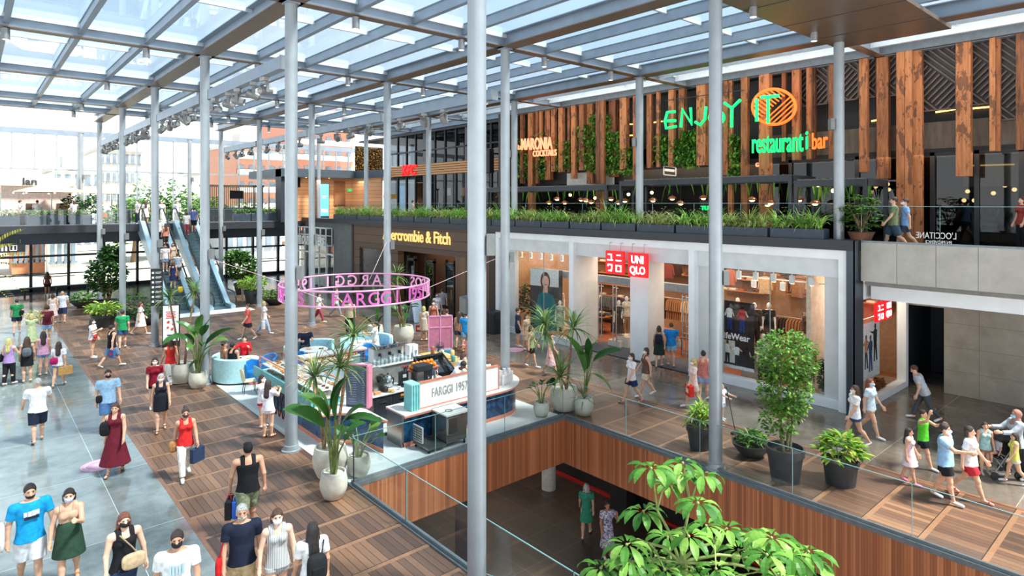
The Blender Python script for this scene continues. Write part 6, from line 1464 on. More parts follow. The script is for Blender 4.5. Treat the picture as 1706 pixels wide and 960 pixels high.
# ================================================================== CAFÉ KIOSK
g = NT('navy_diamond_tiles'); co = g.coord(); x, y, z = g.xyz(co); u = g.math('MULTIPLY', g.math('ADD', x, y), 5.0); v = g.math('MULTIPLY', z, 5.0)
a_ = g.math('ADD', u, v); b_ = g.math('SUBTRACT', u, v); wv = g.white(g.vec(g.math('FLOOR', a_), g.math('FLOOR', b_), 1.0))
jj = g.math('MAXIMUM', g.math('LESS_THAN', g.math('FRACT', a_), .05), g.math('LESS_THAN', g.math('FRACT', b_), .05))
M_TILE = g.set(g.mix(jj, g.ramp(wv, [(.1, (14, 46, 78)), (.9, (32, 84, 122))]), lin((10, 30, 50))), .22)
M_COPPER = plain((226, 140, 110), .35, .3, .05); M_TOP = plain((232, 228, 220), .3, 0, .02, 2); M_INOX = plain((170, 168, 158), .22, .85, .04, 3); M_TEAL = plain((104, 186, 184), .3, 0, .04); M_PKP = plain((220, 130, 150), .4, 0, .03)
def counter(name, lab, poly, tpoly, h=.9, m=M_TILE):
 t = thing(name, lab, 'counter', (0, 0, 0)); q = MB(); q.prism(poly, .12, h - .08); q.build('tiled_front', m, t, smooth=30)
 q = MB(); q.prism([(x + (x - sum(p[0] for p in poly) / len(poly)) * .01, y) for x, y in poly], 0.005, .12); q.build('copper_plinth', M_COPPER, t, smooth=30)
 q = MB(); q.prism(tpoly, h - .08, h - .03); q.build('copper_edge', M_COPPER, t, smooth=30); q = MB(); q.prism(tpoly, h - .03, h); q.build('worktop', M_TOP, t, smooth=30); return t
def arc(cx, cy, r, a0, a1, n=12): return [(cx + r * math.cos(a0 + (a1 - a0) * k / n), cy + r * math.sin(a0 + (a1 - a0) * k / n)) for k in range(n + 1)]
pl = [(8.25, 21.2), (7.3, 21.2), (7.3, 16.1)] + [(7.3 + .94 * math.sin(R(k * 9)), 16.1 - 1.5 * (1 - math.cos(R(k * 9)))) for k in range(1, 9)] + [(8.25, 14.62)]
tl = [(8.3, 21.2), (7.2, 21.2), (7.2, 16.05)] + [(7.2 + 1.0 * math.sin(R(k * 9)), 16.05 - 1.6 * (1 - math.cos(R(k * 9)))) for k in range(1, 9)] + [(8.3, 14.48)]
counter('cafe_counter', 'long navy tiled café counter with rounded end behind the bird-of-paradise pots', pl, tl)
pl = [(8.86, 14.6), (12.3, 14.6)] + arc(12.3, 15.9, 1.3, R(-90), R(0), 14)[1:] + [(13.6, 20.0), (12.75, 20.0), (12.75, 15.9), (12.3, 15.4), (8.86, 15.4)]
tl = [(8.82, 14.48), (12.3, 14.48)] + arc(12.3, 15.9, 1.42, R(-90), R(0), 14)[1:] + [(13.72, 20.0), (12.65, 20.0), (12.65, 15.95), (12.25, 15.5), (8.82, 15.5)]
t = counter('cafe_counter', 'front navy tiled café counter carrying the white name board', pl, tl)
q = MB(); q.cb(8.80, 8.86, 14.6, 15.4, .005, .86); q.build('steel_end', M_INOX, t)
t = thing('name_board', 'long white board with grey lettering and copper frame on the front counter', 'sign', (9.42, 14.68, .9)); L = 2.82
q = MB(); q.cb(0, L, 0, .06, .02, .72); q.build('panel', plain((236, 234, 226), .4), t)
q = MB(); q.cb(-.02, L + .02, -.02, .08, .70, .74); q.cb(-.02, L + .02, -.02, .08, 0, .03); q.cb(-.03, .0, -.02, .08, 0, .74); q.cb(L, L + .03, -.02, .08, 0, .74); q.build('copper_frame', M_COPPER, t)
for body, x, ww in (('FARGGI', .38, .72), ('1957', 1.2, .45)): q = text_mb(body, .36, .01, 0, .9); wd = max(v[0] for v in q.v); q.xf(0, Matrix.Translation((x, -.01, .25)) @ Matrix.Diagonal((ww / wd, 1, 1, 1))); q.build('lettering', plain((150, 150, 148), .5), t)
t = thing('display_pillar', 'turquoise ribbed box at the left end of the white name board', 'display', (9.25, 14.84, .9)); q = MB(); q.cb(-.13, .13, -.2, .2, 0, .72); q.build('body', M_TEAL, t, bevel=.02); q = MB()
for x in (-.115, -.04, .04, .115): q.cb(x - .01, x + .01, -.225, -.2, 0, .72)
q.cb(-.14, .14, -.22, .22, .70, .74); q.build('ribs', plain((150, 214, 210), .3), t)
for k in range(14):
 b = MB(); q = b; q.lathe([(.036, 0), (.047, .012), (.05, .32 + .06 * (k % 2)), (.046, .325 + .06 * (k % 2))], n=14); p = (12.62 + .13 * (k % 5), 14.88 + .13 * (k // 5) + .05 * (k % 5), .9)
 one('cup_stack', b, plain((240, 232, 228), .5), 'white paper cup stack right of the name board, row %s, %s from left' % (ORD[k // 5], ORD[k % 5]), 'cups', 'cup stacks on the front counter', loc=p, smooth=40)
t = thing('steel_trolley', 'stainless cabinet trolley with open perforated door in front of the café counter', 'trolley', (9.75, 14.15, 0))
q = MB(); q.cb(-.05, .62, -.36, .36, .12, .86); q.build('cabinet', M_INOX, t, bevel=.01); q = MB(); q.cb(-.66, -.1, -.40, .36, .10, .15); q.build('drip_shelf', plain((120, 122, 118), .35, .7), t)
q = MB(); q.cb(-.66, -.62, -.1, .36, .2, .62); q.build('perforated_door', plain((206, 206, 200), .4, .4), t); q = MB()
for i in range(6):
 for j in range(6): q.box((-.675, -.06 + i * .075, .25 + j * .065), (.01, .035, .03))
q.build('door_holes', M_BLACK, t); q = MB(); q.cb(-.04, .3, -.4, -.36, .35, .8); q.build('mirror_panel', M_CHROME, t, bevel=.01)
q = MB(); q.cb(-.08, .7, -.42, .36, .86, .9); q.build('top', M_TOP, t); q = MB(); q.lathe([(.11, 0), (.11, .012), (.08, .012), (.08, .004)], n=24, cap=False); q.xf(0, Matrix.Translation((.2, -.1, .9))); q.build('drain_ring', plain((120, 116, 100), .3, .6), t)
for x in (-.6, .55):
 for y in (-.34, .3): q = MB(); q.cyl((x, y, 0), (x, y, .12), .025, n=8); q.ell((x, y, .035), .035, 10, 8); q.build('caster', M_BLACK, t)
t = thing('menu_totem', 'dark menu screen framed in pink standing on the left café counter', 'screen', (8.2, 16.0, .9), R(-52)); q = MB(); q.cb(-.32, .32, -.03, .05, .02, 1.14); q.build('screen_case', M_NAVY, t, bevel=.01); q = MB(); q.cb(-.28, .28, -.036, -.03, .06, 1.10); q.build('screen', plain((74, 84, 104), .25), t)
q = MB()
for k in range(14): q.box((-.12 + .03 * (k % 3), -.039, 1.02 - k * .066), (.22 - .04 * (k % 3), .003, .014)); q.box((.2, -.039, 1.02 - k * .066), (.06, .003, .014))
q.build('menu_lines', plain((130, 138, 150), .5), t); q = MB(); q.cb(.32, .39, -.10, .16, 0, 1.18); q.cb(-.32, .32, .05, .13, .0, 1.18); q.build('pink_frame', M_PKP, t, bevel=.008)
t = thing('pastry_case', 'glass pastry case on the left café counter behind the dracaena heads', 'display case', (7.78, 18.9, .9)); q = MB(); q.cb(-.5, .5, -2.2, 2.2, 0, .10); q.build('base', M_TEAL, t)
q = MB(); q.cb(-.5, -.49, -2.2, 2.2, .1, .62); q.cb(-.5, .5, -2.2, -2.19, .1, .62); q.cb(-.5, .5, 2.19, 2.2, .1, .62); q.cb(-.5, .3, -2.2, 2.2, .62, .63); q.build('glass', M_GLASS, t)
for z in (.13, .38): q = MB(); q.cb(-.44, .42, -2.1, 2.1, z, z + .015); q.build('shelf', M_TOP, t)
q = MB()
for y in (-2.2, 0, 2.2): q.cb(-.51, -.48, y - .015, y + .015, .1, .64); q.cb(.28, .31, y - .015, y + .015, .1, .64)
q.cb(-.51, -.48, -2.2, 2.2, .615, .645); q.cb(.28, .31, -2.2, 2.2, .615, .645); q.build('frame', M_COPPER, t)
pas = []
for nm, c, f in (('croissant', (196, 128, 62), 0), ('bun', (214, 150, 84), 1), ('cake_slice', (226, 200, 170), 2), ('brownie', (110, 66, 40), 3)):
 q = MB()
 if f == 0: q.tube([(.09 * math.cos(a), .07 * math.sin(a), .03) for a in [R(20 + 28 * i) for i in range(6)]], [.012, .03, .042, .042, .03, .012], 8)
 elif f == 1: q.ell((0, 0, .035), (.065, .065, .04), 12, 8)
 elif f == 2: q.prism([(-.06, -.03), (.06, -.05), (.06, .05), (-.06, .03)], 0, .07)
 else: q.cb(-.045, .045, -.045, .045, 0, .04)
 pas.append((nm, q.mesh(nm, plain(c, .6, 0, .2, 20), 50)))
for z, lvl in ((.145, 'lower'), (.395, 'upper')):
 for i in range(3):
  for j in range(17):
   nm, me = pas[(i * 2 + j // 3 + (lvl == 'upper')) % 4]; o = bpy.data.objects.new(nm, me); COL.objects.link(o); o.location = (7.78 - .3 + i * .27, 18.9 - 1.95 + j * .24, .9 + z); o.rotation_euler.z = rng.uniform(0, 6)
   tag(o, '%s on the %s shelf of the glass pastry case, row %s' % (nm.replace('_', ' '), lvl, ORD[i]), 'pastry', 'pastries in the glass case')
for k in range(11):
 q = MB(); q.lathe([(.05, 0), (.055, .01), (.04, .05), (.06, .16), (.062, .17)], n=16); one('serving_jug', q, plain((236, 238, 240), .25, 0, .02), 'white jug on the left café counter by the column, %s from the near end' % ORD[k], 'jug', 'white jugs on the left counter', loc=(8.12 + .1 * (k % 2), 16.6 + k * .16, .9), smooth=50)
b = MB(); b.cb(7.12, 7.18, 16.6, 21.2, .90, 1.22)
one('teal_glass_screen', b, plain((92, 170, 172), .2, 0, .05), 'turquoise glass guard along the outer edge of the left café counter', 'guard')
for k in range(8):
 q = MB(); q.bar((0, 0, .1), (0, .25, .8), .02, .03); q.bar((0, .25, .1), (0, 0, .8), .02, .03); one('bottle_rack', q, M_BLACK, 'crossed black bracket under the left counter edge, %s from the near end' % ORD[k], 'bracket', 'crossed brackets', loc=(7.14, 18.4 + k * .3, 0))
t = thing('work_island', 'stainless work island with pale top behind the name board', 'counter', (10.35, 16.95, 0)); q = MB(); q.cb(-1.35, 1.35, -.40, .40, .1, .86); q.build('cabinet', plain((104, 102, 92), .3, .6), t); q = MB(); q.cb(-1.4, 1.4, -.46, .46, .86, .9); q.build('worktop', M_TOP, t, bevel=.008); q = MB(); q.cb(-1.3, 1.3, -.36, .36, 0, .1); q.build('plinth', M_BLACK, t)
for x0, x1 in ((-1.3, -.75), (-.7, .0), (.05, .7), (.75, 1.3)): q = MB(); q.cb(x0, x1, -.42, -.40, .16, .82); f_ = q.build('door', plain((66, 70, 74), .3, .5), t); q = MB(); q.cb((x0 + x1) / 2 - .12, (x0 + x1) / 2 + .12, -.45, -.42, .66, .69); q.build('handle', M_CHROME, f_)
q = MB(); q.box((-.35, -.425, .76), (.16, .01, .07)); q.build('warning_label', plain((236, 150, 50), .5), t)
q = MB(); q.cb(.25, 1.35, .1, .42, 1.22, 1.26); q.cb(.28, .31, .12, .15, .9, 1.22); q.cb(1.28, 1.31, .12, .15, .9, 1.22); q.build('upper_shelf', M_COPPER, t)
IX = lambda x, y: (10.35 + x, 16.95 + y, .9)

def gadget(name, lab, cat, loc, parts, rz=0.0):
 t = thing(name, lab, cat, loc, rz)
 for nm, m_, fn in parts: q = MB(); fn(q); q.build(nm, m_, t, smooth=45)
 return t
M_CLEAR = glass((226, 236, 238), 1.6, 'clear_plastic')
gadget('coffee_machine', 'tall steel coffee machine with a dark red side on the work island', 'machine', IX(-1.05, .12), [('body', M_INOX, lambda q: q.cb(-.2, .25, -.22, .22, .0, .64)), ('red_side', plain((140, 30, 44), .4), lambda q: q.cb(-.25, -.2, -.22, .22, 0, .68)), ('spout', M_BLACK, lambda q: (q.cyl((.05, -.22, .42), (.05, -.3, .42), .07), q.cyl((.05, -.26, .36), (.05, -.26, .28), .03)))])
gadget('kettle', 'round polished steel kettle beside the tall coffee machine', 'kettle', IX(-.52, .2), [('body', M_CHROME, lambda q: q.lathe([(.14, 0), (.19, .06), (.2, .25), (.12, .36), (.03, .38)], n=24)), ('spout', M_CHROME, lambda q: q.tube([(0, -.18, .15), (0, -.28, .25)], [.03, .02])), ('lid_knob', M_BLACK, lambda q: q.ell((0, 0, .4), .03, 10, 8))])
gadget('blender', 'clear jug blender on a black base at the left front of the work island', 'blender', IX(-.85, -.22), [('base', M_BLACK, lambda q: q.lathe([(.1, 0), (.09, .12), (.06, .15)], n=16)), ('jug', M_CLEAR, lambda q: q.lathe([(.06, .15), (.085, .45), (.085, .46)], n=16)), ('lid', M_BLACK, lambda q: q.lathe([(.085, .46), (.05, .5)], n=16))])
gadget('coffee_grinder', 'black coffee grinder with a clear beaker in the middle of the work island', 'grinder', IX(-.1, -.05), [('body', M_BLACK, lambda q: (q.cb(-.11, .11, -.05, .14, 0, .42), q.cb(-.13, .13, -.16, .16, 0, .04))), ('hopper', M_CLEAR, lambda q: q.lathe([(.06, .42), (.11, .6), (.11, .62)], n=16)), ('beaker', M_CLEAR, lambda q: q.lathe([(.06, .05), (.06, .2)], (0, -.1, 0), n=14)), ('front_plate', M_OFFW, lambda q: q.box((0, -.056, .32), (.12, .01, .1)))])
gadget('coffee_grinder', 'second black grinder between the beaker grinder and the juicer', 'grinder', IX(.12, .22), [('body', M_BLACK, lambda q: (q.cb(-.09, .09, -.05, .12, 0, .36), q.cb(-.11, .11, -.14, .14, 0, .04))), ('hopper', plain((70, 60, 54), .3), lambda q: q.lathe([(.05, .36), (.1, .52), (.1, .54)], n=16))])
gadget('orange_juicer', 'squat steel orange juicer with a dark slanted hood under the oranges', 'juicer', IX(.55, -.05), [('body', M_INOX, lambda q: q.cb(-.26, -.02, -.2, .2, 0, .38)), ('side', M_BLACK, lambda q: q.cb(-.02, .26, -.22, .22, 0, .40)), ('hood', M_DARK, lambda q: q.prism([(-.28, -.24), (.28, -.24), (.24, .22), (-.2, .22)], .40, .56)), ('spout', M_CHROME, lambda q: q.cyl((.1, -.22, .2), (.1, -.28, .18), .03))])
gadget('syrup_pump', 'small chrome pump tap at the right end of the work island', 'tap', IX(1.0, -.15), [('base', M_CHROME, lambda q: q.lathe([(.07, 0), (.05, .05), (.03, .3)], n=14)), ('spout', M_CHROME, lambda q: q.tube([(0, 0, .3), (0, -.1, .34), (0, -.16, .28)], .018)), ('handle', M_BLACK, lambda q: q.tube([(0, 0, .3), (.1, .02, .4)], .015))])
gadget('snack_plate', 'plate of snacks at the front edge of the work island', 'plate', IX(-.72, -.33), [('plate', plain((220, 210, 130), .3), lambda q: q.lathe([(.06, 0), (.13, .02), (.14, .03), (.12, .02), (.0001, .012)], n=24)), ('snacks', plain((214, 160, 104), .7, 0, .2, 20), lambda q: [q.box((.05 * math.cos(a), .05 * math.sin(a), .04), (.07, .04, .03), a, .2) for a in (0, 1.5, 3, 4.5)])])
gadget('paper_cup', 'white paper cup beside the snack plate', 'cup', IX(-.42, -.33), [('cup', M_WHITE, lambda q: q.lathe([(.03, 0), (.042, .1), (.045, .105)], n=16))])
gadget('sandwich_box', 'small orange pastry box by the clear blender', 'box', IX(-1.15, -.32), [('box', plain((214, 150, 104), .6), lambda q: q.cb(-.12, .08, -.06, .06, 0, .08))])
rgo = random.Random(2); n = 0
for lv, cnt in ((0, 13), (1, 6)):
 for k in range(cnt):
  x = .38 + (k % 7) * .135 + .06 * lv; y = .17 + (k // 7) * .14 + .06 * lv
  q = MB(); q.ell((0, 0, .068), .068, 14, 10); one('orange', q, plain((244, 140, 34), .45, 0, .05, 30), 'orange %s on the copper shelf, %s from the left' % ('piled on top' if lv else ('in the front row' if k < 7 else 'in the back row'), ORD[k % 7]), 'fruit', 'oranges on the copper shelf', loc=(10.35 + x, 16.95 + y, 1.26 + lv * .105), smooth=180)
gadget('glass_jar', 'square glass jar of brown biscuits left of the oranges', 'jar', IX(.12, .34), [('jar', M_CLEAR, lambda q: q.cb(-.1, .1, -.1, .1, 0, .26)), ('biscuits', plain((150, 92, 56), .8, 0, .3, 30), lambda q: q.cb(-.085, .085, -.085, .085, .01, .14)), ('lid', M_COPPER, lambda q: q.cb(-.105, .105, -.105, .105, .26, .29))])
t = thing('rear_counter', 'rear white worktop carrying the espresso machine', 'counter', (11.45, 19.9, 0)); q = MB(); q.cb(-1.1, 1.1, -.4, .4, .1, .86); q.build('cabinet', plain((150, 150, 144), .35, .3), t); q = MB(); q.cb(-1.15, 1.15, -.45, .45, .86, .9); q.build('worktop', M_TOP, t, bevel=.01)
q = MB(); q.cb(-1.05, 1.05, -.36, .36, 0, .1); q.build('plinth', M_BLACK, t)
t = thing('espresso_machine', 'three-group white espresso machine with coloured cups on top', 'coffee machine', (11.45, 20.0, .9)); q = MB(); q.cb(-.62, .62, -.1, .28, .08, .5); q.cb(-.64, .64, -.32, .28, .0, .1); q.build('body', M_OFFW, t, bevel=.02)
q = MB(); q.tube([(-.64, -.28, .5), (-.64, -.28, .62), (.64, -.28, .62), (.64, -.28, .5)], .018, 8); q.cb(-.62, .62, -.28, .24, .5, .515); q.build('cup_rail', M_CHROME, t)
for x in (-.4, 0, .4): q = MB(); q.cyl((x, -.16, .34), (x, -.16, .24), .055, n=14); q.tube([(x, -.16, .27), (x, -.34, .25)], .016, 6); q.build('group_head', M_BLACK, t, smooth=45)
for k in range(14):
 q = MB(); q.lathe([(.025, 0), (.04, .06), (.042, .062)], n=12); one('coffee_cup', q, plain(((60, 170, 160), (214, 60, 60), (34, 36, 40), (236, 236, 232), (30, 90, 150))[k % 5], .35), 'small %s cup on the espresso machine, %s from left, %s row' % (('turquoise', 'red', 'black', 'white', 'blue')[k % 5], ORD[k % 7], ('front', 'back')[k // 7]), 'cup', 'cups on the espresso machine', loc=(10.97 + (k % 7) * .155, 19.93 + (k // 7) * .14, 1.415), smooth=50)
for k in range(12):
 q = MB(); q.lathe([(.03, 0), (.045, .15 + .08 * (k % 3)), (.046, .155 + .08 * (k % 3)), (.04, .15 + .08 * (k % 3)), (.028, .01)], n=12); one('drinking_glass', q, M_CLEAR, 'clear glass behind the oranges on the rear worktop, %s from the left' % ORD[k], 'glass', 'glasses on the rear worktop', loc=(10.62 + k * .16, 19.58, .9), smooth=50)
gadget('paper_cone', 'tall white paper cone on the rear worktop', 'cone', (12.3, 19.62, .9), [('cone', M_WHITE, lambda q: q.lathe([(.09, 0), (.02, .5)], n=16)), ('base_ring', M_OFFW, lambda q: q.lathe([(.1, 0), (.1, .02)], n=16))])
gadget('printed_box', 'white carton with a black drawing beside the paper cone', 'box', (12.52, 20.05, .9), [('carton', M_WHITE, lambda q: q.cb(-.2, .16, -.16, .16, 0, .42)), ('drawing', M_BLACK, lambda q: [q.box((-.1 + k * .06, -.163, .12 + .03 * (k % 2)), (.03, .005, .1 + .05 * (k % 3))) for k in range(4)])])
gadget('desk_fan', 'small black desk fan at the right of the rear worktop', 'fan', (12.95, 18.9, .9), [('base', M_BLACK, lambda q: q.lathe([(.1, 0), (.1, .02), (.02, .05), (.018, .28)], n=16)), ('guard', M_DARK, lambda q: [q.tube([(.2 * s * math.cos(2 * PI * k / 24), -.06 + .03 * s, .44 + .2 * s * math.sin(2 * PI * k / 24)) for k in range(25)], .008, 5, False) for s in (.3, .55, .8, 1.0)]), ('blades', plain((70, 74, 76), .4), lambda q: [q.box((.09 * math.cos(a), -.03, .44 + .09 * math.sin(a)), (.15, .015, .07), 0, 0, -a) for a in (0, 2.1, 4.2)]), ('motor', M_BLACK, lambda q: q.cyl((0, -.02, .44), (0, .1, .44), .05))])
t = thing('ice_cream_case', 'dark slanted glass-lidded ice-cream case behind the stooping barista', 'display case', (12.0, 17.75, 0), R(-8)); q = MB(); q.cb(-.55, .5, -.5, .5, .05, .92); q.build('cabinet', M_BLACK, t, bevel=.02)
q = MB(); q.add([(-.58, -.52, .92), (.52, -.52, .92), (.52, .5, 1.3), (-.58, .5, 1.3), (-.58, -.52, .95), (.52, -.52, .95), (.52, .5, 1.33), (-.58, .5, 1.33)], [(0, 3, 2, 1), (4, 5, 6, 7), (0, 1, 5, 4), (1, 2, 6, 5), (2, 3, 7, 6), (3, 0, 4, 7)]); q.build('glass_lid', M_GLASSD, t); q = MB(); q.cb(-.58, .52, .45, .5, .92, 1.34); q.bar((-.57, -.52, .95), (-.57, .5, 1.34), .04, .04); q.bar((.51, -.52, .95), (.51, .5, 1.34), .04, .04); q.build('frame', M_DARK, t)
q = MB()
for i in range(3):
 for j in range(2): q.cb(-.5 + i * .34, -.2 + i * .34, -.42 + j * .45, -.05 + j * .45, .9, .925)
q.build('tubs', plain((206, 130, 140), .5, 0, .3, 4), t)
for k in range(9):
 q = MB(); c = ((226, 190, 120), (214, 160, 90), (236, 220, 190), (150, 90, 60), (90, 170, 160))[k % 5]; h = .12 + .1 * (k % 3)
 q.lathe([(.07, 0), (.08, .02), (.075, h), (.05, h + .03), (.0001, h + .04)], n=14); one('dessert_jar', q, plain(c, .4), 'jar or dessert on the right café counter, %s from the near end' % ORD[k], 'jar', 'jars on the right counter', loc=(13.1 + .2 * (k % 2), 16.9 + k * .33, .9), smooth=45)
gadget('napkin_box', 'white crumpled napkin box behind the name board right end', 'box', (13.15, 16.25, .9), [('box', plain((206, 196, 180), .6), lambda q: q.cb(-.16, .16, -.14, .14, 0, .2)), ('napkins', M_WHITE, lambda q: [q.box((.03 * k - .08, .02 * (k % 3), .25), (.1, .08, .08), k, .4) for k in range(5)])])
b = MB(); b.cb(12.8, 13.6, 17.4, 20.0, .9, .93); one('timber_tray', b, plain((206, 160, 96), .5), 'timber tray along the right café counter', 'tray')
gadget('ice_scoop_tray', 'orange pastry tray in front of the stooping barista', 'tray', (12.5, 16.75, .9), [('tray', M_INOX, lambda q: q.cb(-.2, .2, -.14, .14, 0, .02)), ('pastries', plain((226, 140, 90), .6, 0, .2, 20), lambda q: [q.ell((-.12 + .08 * k, .03 * (k % 2), .05), (.06, .06, .04), 10, 6) for k in range(4)])])
t = thing('bar_table', 'long white bar table with copper edge at the back of the café', 'table', (10.4, 22.0, 0)); q = MB(); q.cb(-1.35, 1.15, -.28, .28, 1.0, 1.05); q.build('table_top', M_TOP, t); q = MB(); q.cb(-1.36, 1.16, -.29, .29, .965, 1.0); q.build('copper_edge', M_COPPER, t)
for x in (-1.25, 0, 1.05): q = MB(); q.cb(x - .03, x + .03, -.22, -.16, 0, .97); q.cb(x - .03, x + .03, .16, .22, 0, .97); q.build('leg', plain((120, 70, 66), .4), t)
q = MB(); q.cb(-1.2, 1.05, .05, .12, .1, .95); q.build('modesty_panel', plain((40, 130, 190), .5), t)
for k, y in enumerate((20.9, 21.35)):
 t = thing('baking_tray', 'wide tray of pastries in front of the bar table, %s' % ('nearer one' if k == 0 else 'farther one'), 'tray', (9.5 + k * .5, y, .95 + .02 * k)); q = MB(); q.cb(-1.0, 1.0, -.18, .18, -.03, 0); q.build('tray', M_TOP, t); q = MB()
 for m in range(14): q.ell((-.9 + m * .14, rgo.uniform(-.08, .08), .03), (.06, .05, .04), 8, 6)
 q.build('pastries', plain((196, 122, 60), .6, 0, .25, 20), t); q = MB(); q.cb(-.98, .98, -.15, .15, -.95, -.03); q.build('support', plain((170, 190, 190), .5), t)
t = thing('mesh_screen', 'tall pink mesh screen on a turquoise base at the back right of the café', 'screen', (14.6, 21.2, 0), facing((14.6, 21.2)) + PI + .1); q = MB(); q.cb(-.5, .5, -.15, .15, 0, .6); q.build('base', plain((70, 150, 156), .5), t, bevel=.01)
q = MB(); q.cb(-.5, -.46, -.03, .03, .6, 2.0); q.cb(.46, .5, -.03, .03, .6, 2.0); q.cb(-.5, .5, -.03, .03, 1.96, 2.0); q.cb(-.5, .5, -.03, .03, .6, .64); q.cb(-.02, .02, -.03, .03, .6, 2); q.cb(-.5, .5, -.03, .03, 1.5, 1.54); q.build('frame', M_PINK, t); q = MB(); q.cb(-.46, .46, -.008, .008, .64, 1.96); q.build('mesh_panel', plain((196, 118, 140), .6), t)
# ================================================================== LOUNGE
M_SOFA = plain((176, 218, 220), .75, 0, .04, 10); M_BLUE = plain((24, 118, 186), .7, 0, .05, 10); M_CREAM = plain((232, 222, 180), .6, 0, .04)
def curved_sofa(lab, c, rz, r, a0, a1):
 t = thing('curved_sofa', lab, 'sofa', (c[0], c[1], 0), rz); n = 20
 def sector(q, ri, ro, z0, z1):
  vs = []; fs = []
  for k in range(n + 1):
   a = a0 + (a1 - a0) * k / n
   for rr, z in ((ri, z0), (ro, z0), (ro, z1), (ri, z1)): vs.append((rr * math.cos(a), rr * math.sin(a), z))
  for k in range(n):
   for m in range(4): fs.append((k * 4 + m, k * 4 + (m + 1) % 4, k * 4 + 4 + (m + 1) % 4, k * 4 + 4 + m))
  fs += [(3, 2, 1, 0), (n * 4, n * 4 + 1, n * 4 + 2, n * 4 + 3)]; q.add(vs, fs)
 q = MB(); sector(q, r - .16, r, .06, .92); q.build('backrest', M_SOFA, t, smooth=40, bevel=.03); q = MB(); sector(q, r - .75, r - .16, .06, .44); q.build('seat', M_BLUE, t, smooth=40, bevel=.03); q = MB(); sector(q, r - .7, r - .03, .0, .06); q.build('plinth', M_BLACK, t); return t
def round_table(lab, c, r=.55, m=None):
 t = thing('cafe_table', lab, 'table', (c[0], c[1], 0)); q = MB(); q.lathe([(r, .70), (r, .735)], n=40); q.build('copper_edge', M_COPPER, t); q = MB(); q.lathe([(r - .004, .735), (r - .01, .75)], n=40); q.build('table_top', M_TOP, t); q = MB(); q.cyl((0, 0, .03), (0, 0, .7), .04, n=12); q.build('stem', plain((180, 40, 44), .4), t); q = MB(); q.lathe([(.28, 0), (.28, .03), (.05, .05)], n=28); q.build('base', M_DARK, t); return t
def tub_chair(lab, c, rz):
 t = thing('tub_chair', lab, 'chair', (c[0], c[1], 0), rz); q = MB()
 vs = []; fs = []; n = 16
 for k in range(n + 1):
  a = R(160) + R(220) * k / n; hgt = .84 - .12 * abs(k / n - .5) * 2
  for rr, z in ((.25, .1), (.32, .1), (.34, hgt), (.27, hgt)): vs.append((rr * math.cos(a), rr * math.sin(a), z))
 for k in range(n):
  for m in range(4): fs.append((k * 4 + m, k * 4 + (m + 1) % 4, k * 4 + 4 + (m + 1) % 4, k * 4 + 4 + m))
 fs += [(3, 2, 1, 0), (n * 4, n * 4 + 1, n * 4 + 2, n * 4 + 3)]; q.add(vs, fs); q.build('backrest', M_BLUE, t, smooth=40, bevel=.02); q = MB(); q.lathe([(.24, .1), (.27, .14), (.28, .40), (.26, .45), (.0001, .46)], n=24); q.build('seat', M_BLUE, t, smooth=45); q = MB(); q.lathe([(.22, 0), (.22, .1)], n=20); q.build('plinth', M_COPPER, t); return t
def shell_chair(lab, c, rz, m, cl=(60, 60, 62)):
 t = thing('shell_chair', lab, 'chair', (c[0], c[1], 0), rz); q = MB(); q.cb(-.21, .21, -.2, .22, .43, .47); q.build('seat', m, t, bevel=.02); q = MB(); vs = []; fs = []
 prof = [(.17, .47), (.21, .58), (.23, .70), (.21, .82), (.13, .88)]
 for wd, z in prof: vs += [(-wd, -.22 - (z - .47) * .18 + .05, z), (0, -.25 - (z - .47) * .18, z), (wd, -.22 - (z - .47) * .18 + .05, z), (wd, -.19 - (z - .47) * .18 + .05, z), (0, -.22 - (z - .47) * .18, z), (-wd, -.19 - (z - .47) * .18 + .05, z)]
 for i in range(len(prof) - 1):
  for k in range(6): fs.append((i * 6 + k, i * 6 + (k + 1) % 6, i * 6 + 6 + (k + 1) % 6, i * 6 + 6 + k))
 fs += [tuple(range(5, -1, -1)), tuple(range(24, 30))]; q.add(vs, fs); q.build('backrest', m, t, smooth=50)
 for sx in (-1, 1):
  for sy in (-1, 1): q = MB(); q.tube([(sx * .15, sy * .15, .44), (sx * .2, sy * .2, 0)], .012, 6); q.build('leg', cloth(cl), t)
 return t
curved_sofa('mint and blue curved sofa nearest the tall potted plants, two men seated', (7.75, 24.45), 0, 1.0, R(100), R(262)); curved_sofa('mint curved sofa under the bald man in navy', (10.5, 24.2), 0, 1.15, R(20), R(195)); curved_sofa('mint curved sofa beside the standing woman in white', (12.75, 24.0), 0, 1.1, R(-40), R(160))
round_table('round white café table of the woman in red', (7.85, 24.35), .52); round_table('round white café table behind the two girls', (7.95, 21.9), .46); round_table('round white café table in front of the bald man', (10.45, 24.1), .55); round_table('round white café table by the standing woman in white', (12.5, 23.9), .55)
tub_chair('blue tub chair in front of the table with the woman in red', (7.9, 23.45), R(180)); tub_chair('blue tub chair right of the table with the woman in red', (8.6, 24.0), R(-60) + PI); tub_chair('blue tub chair behind the back bar table', (12.35, 23.0), R(170)); tub_chair('blue tub chair at the left of the bald man', (9.55, 23.6), R(120))
shell_chair('cream shell chair behind the two girls', (7.35, 22.3), R(-100), M_CREAM); shell_chair('turquoise shell chair right of the two girls', (7.75, 21.0), R(10), plain((30, 134, 140), .5)); shell_chair('red shell chair half hidden by the grey column', (8.5, 21.6), R(80), plain((190, 36, 44), .5)); shell_chair('cream shell chair at the foot of the standing woman in white', (12.35, 22.0), R(200), M_CREAM); shell_chair('second turquoise shell chair under the round table by the girls', (8.1, 21.2), R(30), plain((24, 150, 150), .5))
